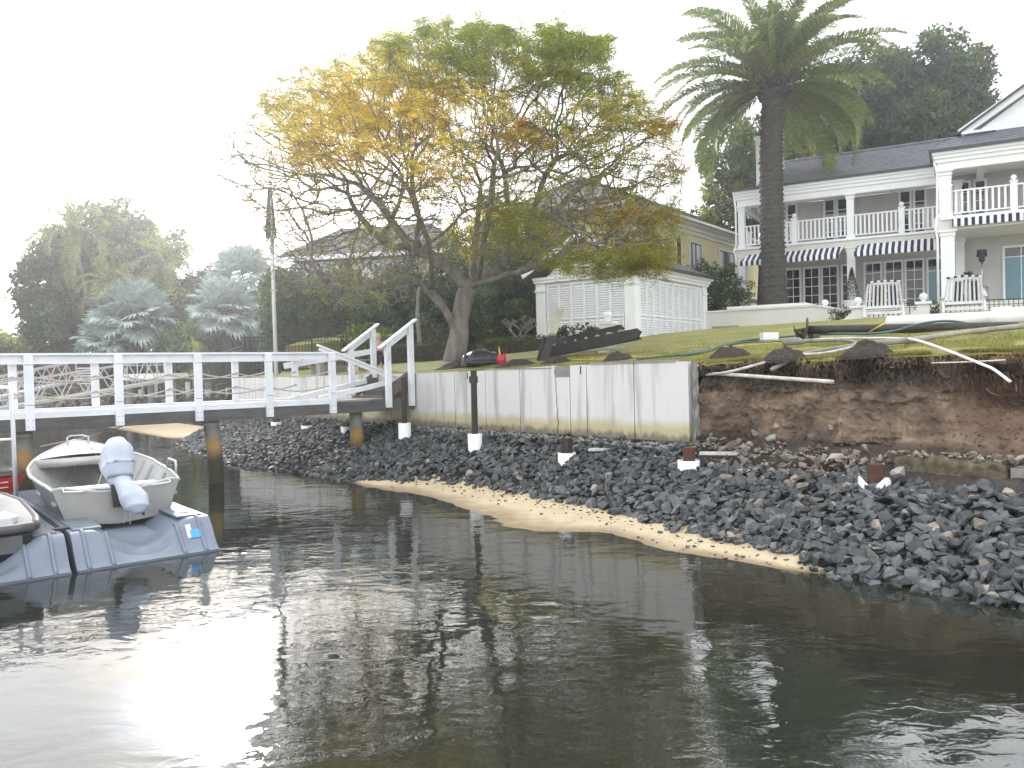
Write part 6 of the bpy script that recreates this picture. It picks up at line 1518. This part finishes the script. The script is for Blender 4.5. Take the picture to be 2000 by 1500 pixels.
# ---- tarp bundle and fuel can
c = P(944, 700, 18.2); c.z = lz(c.x, c.y); k_ = c.y/FPX
tp = thing('tarpaulin', 'bundle of shiny black plastic sheet heaped at the foot of the spreading tree', 'tarpaulin', c)
def tfn(u, v):
    x = (u-.5)*84*k_; w = math.sin(math.pi*min(1, max(0, u*1.02)))**.35; th = math.pi*v; z = math.sin(th)**.7*30*k_*w*(1+.18*fnoise(u*8, v*3)); y = -math.cos(th)*.30*w*(1+.15*fnoise(u*6, v*5, 3))
    return (x, y, z+.03*math.sin(th)*abs(math.sin(u*16+v*3)))
mb = MB(); mb.grid(tfn, 60, 20); mb.build('sheet', 'tarp', tp, True)
mb = MB(); mb.tube([(-30*k_, -.26, .06), (0, -.29, .07), (36*k_, -.25, .06)], [.055, .065, .055], 10); mb.build('roll', 'tarp', tp, True)
c = P(981, 700, 17.6); c.z = lz(c.x, c.y); jc = thing('fuel_can', 'red plastic fuel can with a yellow spout beside the black sheet', 'fuel can', c, .1)
mb = MB(); mb.lathe((0, 0, 0), [(.075, 0), (.10, .02), (.105, .16), (.08, .21), (.035, .225), (.03, .235)], 8, sx=1, sy=.75); mb.build('body', 'jerry_red', jc, True)
mb = MB(); mb.tube([(.02, 0, .20), (.05, 0, .25), (.085, 0, .20)], .013, 6); mb.build('handle', 'jerry_red', jc); mb = MB(); mb.tube([(-.035, 0, .22), (-.055, 0, .40)], [.018, .010], 8); mb.build('spout', 'spout_yellow', jc)
c = P(908, 690, 20.6); c.z = lz(c.x, c.y); fo = thing('folded_stand', 'black folded stand leaning against the right side of the tree trunk', 'stand', c)
mb = MB(); 
for x0, x1_ in ((-.02, .42), (.08, .50), (.0, .30)): mb.beam((x0, 0, .52), (x1_, -.05, .02), .03, .03)
mb.beam((.1, 0, .48), (.38, -.03, .16), .16, .02); mb.build('legs', 'iron', fo)
c = PL(872, 706); fo = thing('strap_reel', 'small green and black strap reel on the grass left of the trunk', 'reel', c); mb = MB(); mb.lathe((0, 0, 0), [(.05, 0), (.06, .03), (.05, .06)], 12); mb.build('drum', 'leaf_bright', fo); mb = MB(); mb.tube([(.05, 0, .05), (.14, .02, .22), (.17, 0, .30)], .012, 6); mb.build('arm', 'iron', fo)
# ---- bench and trough left of the steps
c = Vector(W(-20.2, 10.35)); c.z = 2.02; be = thing('garden_bench', 'low weathered timber bench behind the bridge railing', 'bench', c, WROT+1.4)
for i in range(3): mb = MB(); mb.bb((-.75, -.22+.15*i, .40), (.75, -.10+.15*i, .44)); mb.build('slat', 'weathered_timber', be)
for s_ in (-.6, .6): mb = MB(); mb.bb((s_-.05, -.2, 0), (s_+.05, .2, .399)); mb.build('leg', 'weathered_timber', be)
c = Vector(W(-21.3, 10.5)); c.z = 1.98; mb = MB(); mb.bb((-.5, -.25, 0), (.5, .25, .28)); mb.bb((-.54, -.29, .281), (.54, .29, .33)); single(mb, 'planter_trough', 'concrete', 'pale concrete planter trough left of the low bench', 'planter', c, WROT+1.2)
# ---- person
c = P(741, 730, 21.5); c.z = lz(c.x, c.y); pz = thing('person', 'small fair haired person in a pink top and dark leggings standing behind the handrail', 'person', c, R(20)); PH = 1.02; kx_ = PH/1.02
def skin_body(name, joints, edges, m, parent):
    me = bpy.data.meshes.new(name); me.from_pydata([j[0] for j in joints], edges, []); me.materials.append(M[m]); o = bpy.data.objects.new(name, me); C.objects.link(o); o.parent = parent
    sm = o.modifiers.new('skin', 'SKIN'); o.modifiers.new('sub', 'SUBSURF').levels = 2; o.modifiers['sub'].render_levels = 2
    for v, j in zip(me.skin_vertices[0].data, joints): v.radius = (j[1], j[2] if len(j) > 2 else j[1])
    me.skin_vertices[0].data[0].use_root = True; return o
J = [((0, 0, .50), .085, .065), ((0, 0, .62), .08, .055), ((0, 0, .74), .09, .055), ((0, 0, .80), .035), ((0, -.005, .85), .03), ((0, 0, .90), .072, .08), ((0, 0, .97), .06, .07),
     ((.055, 0, .44), .055), ((.06, -.01, .25), .038), ((.06, .01, .05), .025), ((.06, -.07, .02), .022), ((-.055, 0, .44), .055), ((-.06, .01, .25), .038), ((-.07, .03, .05), .025), ((-.07, -.05, .02), .022),
     ((.11, 0, .74), .030), ((.14, .01, .60), .024), ((.13, -.05, .47), .018), ((.13, -.07, .42), .014), ((-.11, 0, .74), .030), ((-.14, .01, .60), .024), ((-.13, -.05, .47), .018), ((-.13, -.07, .42), .014)]
Eg = [(0, 1), (1, 2), (2, 3), (3, 4), (4, 5), (5, 6), (0, 7), (7, 8), (8, 9), (9, 10), (0, 11), (11, 12), (12, 13), (13, 14), (2, 15), (15, 16), (16, 17), (17, 18), (2, 19), (19, 20), (20, 21), (21, 22)]
for hx_, base_i in ((.13, 18), (-.13, 22)):
    for f in range(5):
        j0 = len(J); J.append(((hx_+(f-2)*.008, -.075, .395), .006)); J.append(((hx_+(f-2)*.009, -.085, .375+.006*abs(f-2)), .005)); Eg += [(base_i, j0), (j0, j0+1)]
skin_body('body', J, Eg, 'skin', pz)
mb = MB(); mb.lathe((0, .012, .86), [(.03, -.02), (.078, .0), (.088, .05), (.084, .10), (.05, .145), (.01, .155)], 14); mb.build('hair', 'hair', pz, True)
mb = MB(); mb.lathe((0, 0, .50), [(.115, 0), (.105, .10), (.115, .22), (.10, .27), (.05, .30)], 14, sy=.68); mb.tube([(.11, 0, .75), (.145, .01, .60)], [.040, .034], 8); mb.tube([(-.11, 0, .75), (-.145, .01, .60)], [.040, .034], 8); mb.build('top', 'pink_cloth', pz, True)
mb = MB(); mb.lathe((0, 0, .42), [(.10, -.0), (.112, .05), (.108, .10)], 14, sy=.75)
for s_ in (1, -1): mb.tube([(s_*.055, 0, .46), (s_*.062, 0, .25), (s_*.066, .02, .08)], [.064, .047, .034], 10)
mb.build('leggings', 'navy_cloth', pz, True)
for s_ in (1, -1): mb = MB(); mb.tube([(s_*.065, .04, .025), (s_*.065, -.08, .022)], [.032, .028], 10); mb.build('shoe', 'shoe', pz, True)
# ---- flagpole
a_, b_, _ = PB(540, 725, 10.12); z0 = 2.0; top = P(528, 322, W(a_, b_).y).z
fp = wthing('flagpole', 'tall slim white flagpole with a limp dark flag standing behind the seawall', 'flagpole', a_, b_, z0)
mb = MB(); mb.tube([(a_, b_, z0-.2), (a_, b_, top)], [.065, .035], 14); mb.build('pole', 'white_paint', fp, True)
mb = MB(); mb.tube([(a_-.09, b_, z0+1.0), (a_-.16, b_, 4), (a_-.13, b_, top-.1)], .012, 5); mb.build('halyard', 'rope', fp)
mb = MB(); mb.ball((a_, b_, top+.06), .06, 10); mb.build('finial', 'white_paint', fp, True)
mb = MB(); mb.beam((a_+.02, b_-.12, 4.75), (a_+.02, b_+.12, 4.75), .03, .05); mb.build('cleat', 'steel', fp)
ft, fb = P(530, 368, W(a_, b_).y).z, P(530, 466, W(a_, b_).y).z
mb = MB(); mb.grid(lambda u, v: (a_+.02+.11*math.sin(u*9)*(.5+.5*v), b_-.10-.05+(u-.5)*.34*(.35+.75*v)+.10, lerp(ft, fb, v)-.10*math.sin(u*7)*v), 24, 16); mb.build('flag', 'flag_cloth', fp, True)
# ---- black iron fences
def fence(p0, p1, h, npost, sp, label, name='iron_fence', group=None, base_drop=0):
    p0, p1 = Vector(p0), Vector(p1); base = (p0+p1)/2; o = thing(name, label, 'fence', base, 0, group, off=base); L_ = (p1-p0).length
    for i in range(npost+1):
        q = p0.lerp(p1, i/npost); mb = MB(); mb.bb((q.x-.03, q.y-.03, q.z-base_drop), (q.x+.03, q.y+.03, q.z+h)); mb.build('post', 'iron', o)
    mb = MB(); mb.beam(p0+Vector((0, 0, h-.03)), p1+Vector((0, 0, h-.03)), .035, .04); mb.beam(p0+Vector((0, 0, .12)), p1+Vector((0, 0, .12)), .03, .035); mb.beam(p0+Vector((0, 0, h-.18)), p1+Vector((0, 0, h-.18)), .025, .03); mb.build('rail', 'iron', o)
    mb = MB(); n_ = int(L_/sp)
    for i in range(1, n_): q = p0.lerp(p1, i/n_); mb.bb((q.x-.008, q.y-.008, q.z+.03), (q.x+.008, q.y+.008, q.z+h-.01))
    mb.build('picket', 'iron', o); return o
def Pz(px, py, Y, h): v = P(px, py, Y); v.z -= h; return v
fence(Pz(479, 657, 26.5, 1.25), Pz(735, 655, 28.5, 1.25), 1.25, 4, .11, 'black iron fence running level behind the flagpole and handrails', base_drop=.3)
fence(Pz(572, 640, 29.5, 1.3), Pz(738, 613, 31, 1.3), 1.3, 5, .11, 'higher black iron fence climbing the bank before the hedge trees', base_drop=1.2)
fence(Pz(390, 705, 33, 1.3), Pz(479, 672, 28, 1.3), 1.3, 3, .11, 'black iron fence stepping down to the water left of the flagpole', base_drop=.6)
# grassy bank between the fences
A = [P(560, 676, 27.5), P(770, 655, 28.5), P(770, 640, 31.2), P(560, 668, 30.5)]
mb = MB(); mb.add([tuple(A[0]-Vector((0, 0, 1.4))), tuple(A[1]-Vector((0, 0, 1.4)))]+[tuple(a) for a in (A[0], A[1], A[2]+Vector((0, 6, .5)), A[3]+Vector((0, 6, .5)))], [(0, 1, 3, 2), (2, 3, 4, 5)]); o = mb.build('garden_bank', 'lawn'); tag(o, 'raised grassy garden bank between the two iron fences', kind='structure')
# pale bare trunk left of the main tree
c = P(820, 688, 27); c.z = lz(c.x, c.y); mb = MB(); mb.tube([(0, 0, -.1), (.03, 0, .8), (-.03, 0, 1.6), (.02, .1, 2.4), (.3, .3, 3.2)], [.085, .075, .065, .05, .03], 9); o = thing('pale_tree', 'slender pale trunked tree between the handrails and the spreading tree', 'tree', c); mb.build('trunk', 'bark_pale', o, True)
v = leaves_np(clump_pts((.2, .3, 3.4), .9, 500, .7), .12)[0]; np_mesh('crown', v, 'leaf_dark', o)
# ---- terrace furniture
def chair(px, py, Y, label, wpx):
    c = P(px, py, Y); c.z = lz(c.x, c.y); w = wpx/FPX*Y; h = 1.22; o = thing('slatted_chair', label, 'garden seat', c, HROT+R(6), 'striped white garden seats on the terrace edge')
    tl = .30
    def bk(x, z, y=0): return (x, -.45+(-.0)+(z-.35)*-.22+y, z)
    for s_ in (-1, 1): mb = MB(); mb.beam(bk(s_*w*.47, .25), bk(s_*w*.40, h), .05, .05); mb.build('back_post', 'chair_white', o)
    mb = MB(); n_ = 8
    for i in range(n_): x0, x1_ = lerp(-w*.42, w*.42, i/n_), lerp(-w*.42, w*.42, (i+1)/n_); t0_ = .92; mb.beam(bk((x0+x1_)/2, .38, .0), bk((x0+x1_)/2*.9, h-.06+.05*math.cos((i-3.5)/4)), (x1_-x0)*.60, .02, up=(0, 1, 0))
    mb.build('back_slats', 'chair_white', o)
    mb = MB()
    for i in (1, 2, 5, 6, 3): x = lerp(-w*.42, w*.42, (i+(1 if i != 3 else 1))/n_); mb.beam(bk(x, .42, -.012), bk(x*.9, h-.10, -.012), .065 if i != 3 else .02, .012, up=(0, 1, 0))
    mb.build('cushion_stripe', 'navy', o)
    mb = MB(); 
    for i in range(10): x0, x1_ = lerp(-w*.42, w*.42, i/10), lerp(-w*.42, w*.42, (i+1)/10); mb.cur = i % 2; mb.box(((x0+x1_)/2, -.64, h+.03+.05*math.cos((i-4.5)/3.5)), (x1_-x0, .12, .06))
    mb.build('cushion_top', ['navy', 'chair_white'], o)
    mb = MB(); mb.beam(bk(-w*.46, .36), bk(w*.46, .36), .06, .10); mb.build('back_rail', 'chair_white', o); mb = MB(); mb.beam(bk(-w*.40, h), bk(w*.40, h), .04, .08); mb.build('back_rail', 'chair_white', o)
    mb = MB(); mb.bb((-w*.48, -.40, .33), (w*.48, .35, .38)); mb.build('seat', 'chair_white', o)
    for s_ in (-1, 1):
        mb = MB(); mb.bb((s_*w*.52-.06, -.55, .56), (s_*w*.52+.06, .40, .60)); mb.build('armrest', 'chair_white', o)
        mb = MB(); mb.bb((s_*w*.50-.035, .25, 0), (s_*w*.50+.035, .32, .559)); mb.build('leg', 'chair_white', o)
        mb = MB(); mb.beam((s_*w*.50, -.62, 0), (s_*w*.50, -.35, .56), .07, .06); mb.build('leg', 'chair_white', o)
    mb = MB(); mb.bb((-w*.5, -.60, .10), (w*.5, -.56, .20)); mb.build('stretcher', 'chair_white', o)
chair(1727, 611, 29.8, 'white slatted garden seat with navy stripes between the two ball topped pillars', 68)
chair(1881, 604, 29.2, 'white slatted garden seat with navy stripes in front of the patio heater', 70)
c = P(1921, 600, 33); c.z = 4.3; o = thing('patio_heater', 'tall steel patio heater standing under the right balcony', 'heater', c)
mb = MB(); mb.lathe((0, 0, 0), [(.22, 0), (.22, .72), (.05, .78)], 16); mb.build('base', 'steel', o, True); mb = MB(); mb.tube([(0, 0, .75), (0, 0, 1.75)], .035, 8); mb.build('post', 'steel', o, True); mb = MB(); mb.lathe((0, 0, 1.75), [(.08, 0), (.12, .08), (.10, .22)], 12); mb.lathe((0, 0, 1.98), [(.20, 0), (.17, .28)], 14); mb.build('burner', 'iron', o)
spk = []
c = P(1893, 560, 33.2); c.z = 4.3; o = thing('potted_palm', 'dark potted palm in the shade behind the right garden seat', 'plant', c); V = []; r_ = random.Random(3)
for i in range(60):
    th = r_.uniform(0, 6.28); el = r_.uniform(.1, 1.3); d = np.array([math.cos(th)*math.cos(el), math.sin(th)*math.cos(el), math.sin(el)]); w = np.array([-math.sin(th), math.cos(th), 0])*.03; cc_ = np.array([0, 0, .9]); m_ = cc_+d*.45; V += [np.array([cc_-w*.3, m_-w, m_+w, cc_+w*.3]), np.array([m_-w, cc_+d*.8-[0, 0, .25], cc_+d*.8-[0, 0, .25], m_+w])]
np_mesh('leaves', np.concatenate(V), 'leaf_dark', o); mb = MB(); mb.lathe((0, 0, 0), [(.18, 0), (.25, .45)], 14); mb.tube([(0, 0, .4), (0, 0, .95)], .03, 6); mb.build('pot', 'concrete', o)
c = Hh(hs(1667, -1.2), -1.2, 4.3); o = thing('topiary', 'dark cone shaped topiary in a carved stone planter before the middle column', 'topiary', c)
n_ = 2600; t_ = G.random(n_)**.7; th = G.uniform(0, 6.283, n_); hh_ = G.random(n_); rr2 = .30*(1-hh_)**.8*(.25+hh_*0+1)*np.minimum(1, (hh_+.02)*9)*(.55+.45*t_); pz_ = np.stack([rr2*np.cos(th), rr2*np.sin(th), .48+hh_*1.45], 1); np_mesh('crown', leaves_np(pz_, .06)[0], 'leaf_dark', o)
mb = MB(); mb.lathe((0, 0, 0), [(.16, 0), (.18, .06), (.30, .14), (.36, .42), (.38, .44), (.38, .50), (.1, .50)], 18); mb.build('planter', 'slab_render', o)
q0, q1 = Hh(hs(1845, -3.2), -3.2, 4.0), Hh(hs(1845, -3.2)+7, -3.2, 4.0)
def irail(p0, p1, h, label):
    L_ = (p1-p0).length; o = thing('iron_railing', label, 'railing', (p0+p1)/2, 0, 'iron railings along the terrace edge', off=(p0+p1)/2); mb = MB(); mb.beam(p0+Vector((0, 0, h)), p1+Vector((0, 0, h)), .035, .03); mb.beam(p0+Vector((0, 0, h*.72)), p1+Vector((0, 0, h*.72)), .02, .02); mb.beam(p0+Vector((0, 0, .06)), p1+Vector((0, 0, .06)), .02, .02); mb.build('rail', 'iron', o)
    mb = MB(); n_ = int(L_/.16)
    for i in range(n_+1):
        q = p0.lerp(p1, i/n_); mb.bb((q.x-.009, q.y-.009, q.z+.02), (q.x+.009, q.y+.009, q.z+h)); mb.bb((q.x-.028, q.y-.028, q.z+h*.55), (q.x+.028, q.y+.028, q.z+h*.60))
    mb.build('baluster', 'iron', o)
irail(P(1850, 622, 30.6), P(2060, 616, 29.6), .66, 'black iron railing at the right behind the garden seat')
irail(P(1758, 624, 30.9), P(1800, 622, 30.6), .60, 'short black iron railing left of the middle ball topped pillar')
irail(P(1690, 628, 31.2), P(1756, 624, 30.9), .36, 'low black iron railing behind the left garden seat')
# ---- rubble under the earth bank
mat('chunk', (.34, .33, .31), (.20, .19, .17), 8, .9, .6, 25, .01, objrand=.35)
mat('chunk_brown', (.16, .12, .085), (.09, .07, .055), 8, .9, .6, 25, .01, objrand=.3)
ck_ = [(1385, 862, 17, 0, 'grey concrete lump at the foot of the broken wall end'), (1362, 872, 11, 0, 'small pale lump tight against the broken wall end'), (1472, 852, 11, 0, 'whitish lump half sunk in the soil under the bent pole'), (1505, 862, 13, 0, 'pale speckled lump left of the bank middle'), (1418, 888, 24, 1, 'long flat brown slab below the wall end'), (1452, 908, 16, 0, 'square edged concrete lump among the dark rocks'), (1532, 902, 14, 0, 'pale lump beside the flat brown slab pile'), (1590, 915, 17, 1, 'brown block left of the biggest pale boulder'), (1622, 903, 25, 0, 'biggest pale grey boulder under the earth bank'), (1660, 935, 20, 1, 'brown rock left of the rusty steel stump'), (1562, 950, 22, 1, 'olive brown wedge shaped rock standing among dark rocks'), (1748, 920, 22, 0, 'pale boulder right of the rusty steel stump'), (1650, 892, 14, 1, 'brown stone block resting above the pale boulder'), (1620, 842, 8, 0, 'small grey cobble in the brown earth face'), (1515, 838, 8, 0, 'small white cobble in the earth face'), (1470, 972, 22, 1, 'greenish brown rock low among the dark rocks'), (1400, 915, 18, 1, 'brown flat rock nearest the rusty hollow stump')]
for i, (x, y, rp, k, l) in enumerate(ck_):
    bb_ = table([(830, 10.28), (860, 10.0), (890, 9.6), (920, 9.2), (975, 8.7)], y); a3, b3, z3 = PB(x, y, bb_)
    zs = bed_z(a3, b3) if b3 < 9.3 else z3
    r_ = rp/FPX*W(a3, b3).y; vs_, fs__ = ROCKP[(i*5) % 12]; me = bpy.data.meshes.new('chunk'); me.from_pydata(vs_.tolist(), [], fs__); me.materials.append(M['chunk' if not k else 'chunk_brown']); o = bpy.data.objects.new('concrete_chunk' if not k else 'brown_rock', me); C.objects.link(o)
    o.matrix_world = Matrix.Translation(W(a3, b3, max(z3, zs+.05)))@(SLOPE@rot_rand(rk, .25)).to_4x4()@Matrix.Diagonal((r_, r_, r_*1.3, 1)); tag(o, l, 'rock', 'loose rubble under the earth bank')
rs = Rocks(); rb = random.Random(33)
for i in range(1500):
    a3 = rb.uniform(-7.5, 1.5); v = rb.random(); b3 = lerp(10.0, 9.0, v)+rb.gauss(0, .05); z3 = lerp(.93, .72, v)+rb.uniform(-.02, .05)
    if b3 > 9.75 and rb.random() < .6: continue
    if a3 > -4.6 and b3 < 9.62: continue
    if a3 > -4.6: z3 = .93+rb.uniform(-.03, .03)
    if b3 < 9.3: z3 = bed_z(a3, b3)+.08
    rs.add(rb.randrange(16), rot_rand(rb, .5), W(a3, b3, z3), rb.choice((.02, .03, .03, .045, .07)))
o = rs.build('bank_rubble', 'rubble'); tag(o, 'small brown and grey rubble scattered at the foot of the earth bank', kind='stuff')
rs = Rocks()
for i in range(700):
    a3 = rb.uniform(-15, -7.7); rs.add(rb.randrange(16), rot_rand(rb, .5), W(a3, 9.62-abs(rb.gauss(0, .12)), .80+rb.uniform(-.02, .05)), rb.choice((.02, .03, .05)))
o = rs.build('footing_rubble', 'old_white' if 0 else 'rubble_pale' if 'rubble_pale' in M else 'chunk'); tag(o, 'pale crushed stone lying along the foot of the seawall', kind='stuff')
# timber flats on the rubble
for x, y, L_, l in ((1403, 890, .55, 'pale broken board end lying on the rubble below the wall end'), (1650, 938, .35, 'small pale board lying by the rusty steel stump'), (1168, 882, .35, 'flat pale slab on the rocks below the wall crack')):
    a3, b3, z3 = PB(x, y, 9.3); mb = MB(); mb.box((0, 0, .0), (L_, .10, .04)); single(mb, 'board_piece', 'old_white', l, 'board', W(a3, b3, z3+.03), -.3)
# ---- across the inlet: sleeved piles, gangways, brick building, undergrowth
spg = 'white sleeved piles on the far shore'
fl_ = [(252, 755, 771, 5, 'leftmost of the three taller far piles under the gangway'), (276, 751, 771, 5.5, 'middle one of the three taller far piles under the gangway'), (302, 748, 769, 6, 'rightmost of the three taller far piles under the gangway'), (368, 746, 762, 5.5, 'weathered far pile left of a bridge post among the bushes'), (406, 746, 764, 6, 'far white pile right of the second bridge pile'), (447, 745, 763, 6.5, 'far white pile nearest the seawall end')]
for x, y0, y1, w_, l in fl_:
    Y = 51.5; c = P(x, y1, Y); t_ = P(x, y0, Y); mb = MB(); mb.lathe((0, 0, -.6), [(w_/FPX*Y, 0), (w_/FPX*Y, t_.z-c.z+.6)], 16); single(mb, 'sleeved_pile', 'sleeve', l, 'pile', c, 0, spg, True)
for i in range(8):
    x = 112+8.2*i; Y = 56; c = P(x, 771, Y-1); t_ = P(x, 752, Y-1); mb = MB(); mb.lathe((0, 0, -.5), [(.12, 0), (.12, t_.z-c.z+.5)], 12); single(mb, 'sleeved_pile', 'sleeve', 'one of a close row of small white piles far left under the gangway', 'pile', c, 0, 'close row of small white piles far left')
def gangway(q0, q1, h, w, label, nb_):
    q0, q1 = Vector(q0), Vector(q1); base = (q0+q1)/2; o = thing('gangway', label, 'gangway', base, off=base); d = (q1-q0); dn = d.normalized(); sd = Vector((-dn.y, dn.x, 0)).normalized()*w
    for s_, k in ((0, 0), (1, 1)):
        A, B = q0+sd*s_, q1+sd*s_; up = Vector((0, 0, h)); mb = MB(); mb.beam(A, B, .08, .12); mb.beam(A+up, B+up, .06, .07); mb.beam(A, A+up, .05, .05); mb.beam(B, B+up, .05, .05)
        for i in range(nb_):
            a_, b_ = A.lerp(B, i/nb_), A.lerp(B, (i+1)/nb_); m_ = a_.lerp(b_, .5); mb.beam(a_, m_+up, .04, .04); mb.beam(m_+up, b_, .04, .04)
        mb.build('truss', 'alu_pale', o)
    mb = MB(); mb.beam(q0+sd*.5+Vector((0, 0, .02)), q1+sd*.5+Vector((0, 0, .02)), w*.95, .03); mb.build('walkway', 'alu_pale', o)
gangway(P(-40, 806, 29), P(322, 744, 33), .92, 1.1, 'long aluminium truss gangway sloping up to the landing, nearest the white bridge', 7)
gangway(P(-60, 790, 38), P(150, 744, 42), 1.0, 1.1, 'second aluminium gangway farther back at the left', 5)
ld = thing('landing', 'white concrete landing with a thin railing at the head of the gangways', 'landing', P(290, 735, 44)); mb = MB(); mb.box((0, .5, .0), (3.0, 2.5, .30)); mb.build('slab', 'sleeve', ld); mb = MB()
for i in range(6): mb.tube([(-1.4+.55*i, -.6, .1), (-1.4+.55*i, -.6, 1.1)], .03, 6)
mb.tube([(-1.4, -.6, 1.1), (1.35, -.6, 1.1)], .03, 6); mb.tube([(-1.4, -.6, .6), (1.35, -.6, .6)], .02, 6); mb.build('railing', 'steel', ld)
mb = MB()
for i in range(3): mb.tube([(-1.2+1.2*i, .3, -3), (-1.2+1.2*i, .3, -.1)], .18, 12)
mb.build('leg', 'concrete', ld)
bh = thing('brick_shed', 'low red brick boat shed with grey louvred screens behind the gangways', 'shed', P(140, 745, 53)); mb = MB(); mb.box((0, 1, .1), (3.4, 1.5, 2.0)); mb.build('wall', 'brick', bh); mb = MB(); mb.box((0, .9, 1.16), (3.9, 2.0, .10)); mb.build('roof', 'gutter', bh)
mb = MB()
for i in range(9): mb.box((.9, .16, -.5+.17*i), (1.3, .05, .09))
mb.build('louvre_screen', 'steel', bh); mb = MB(); mb.bb((-1.2, .2, -.6), (-.4, .249, .8)); mb.build('door', 'iron', bh)
mb = MB(); mb.bb((-5.0, -.2, -.8), (8.5, .4, -.1)); mb.bb((-5.0, -.25, -.099), (8.5, .45, .0)); single(mb, 'quay_wall', 'concrete', 'low grey quay wall behind the rubble across the inlet', 'wall', P(230, 745, 55)+Vector((0, 0, -.3)))
n_ = 52000; xx = G.uniform(-62, -8, n_); hh_ = np.array([1.2+1.1*abs(fnoise(x*.35, 2))+.9*max(0, fnoise(x*1.1, 5)) for x in xx]); zz_ = 1.3+G.random(n_)**.8*hh_*1.9; yy = 56.2+G.normal(0, .7, n_)+.8*(zz_-1.3)
v = leaves_np(np.stack([xx, yy, zz_], 1), .34, asp=.6)[0]; o = np_mesh('undergrowth', v, ['leaf_dark', 'leaf_mid', 'leaf_bluegreen'], None, G.integers(0, 3, n_)); tag(o, 'dense dark undergrowth along the far shore beneath the palms', kind='stuff')
n_ = 30000; t_ = G.random(n_); zz_ = G.random(n_)**.8; p0_, p1_ = np.array(P(520, 700, 36)), np.array(P(1075, 690, 38)); pp = p0_[None]*(1-t_[:, None])+p1_[None]*t_[:, None]; pp[:, 2] = 2.0+zz_*(4.4+.8*np.array([fnoise(x*9, 1) for x in t_])); pp[:, 1] += G.normal(0, .35, n_)
v = leaves_np(pp, .26, asp=.6)[0]; o = np_mesh('hedge_wall', v, ['leaf_dark', 'leaf_mid', 'leaf_dark'], None, G.integers(0, 3, n_)); o.name = 'dense_hedge'; tag(o, 'dense dark boundary hedge running behind the iron fences and the tree trunk', 'hedge')
# ============================================================ air: thin even haze, added for the veiling glow towards the sun
hm = bpy.data.materials.new('haze'); M['haze'] = hm; hm.use_nodes = True
t, n, L = nodes_of(hm); n.remove(n['Principled BSDF']); pv = n.new('ShaderNodeVolumePrincipled')
pv.inputs['Color'].default_value = (.95, .97, 1, 1); pv.inputs['Density'].default_value = .0018; pv.inputs['Anisotropy'].default_value = .72
L.new(pv.outputs[0], n['Material Output'].inputs['Volume'])
mb = MB(); mb.bb((-170, -8, -4.3), (170, 160, 22)); o = mb.build('haze', 'haze'); tag(o, 'thin haze volume added for the veiling glow towards the sun', kind='stuff')
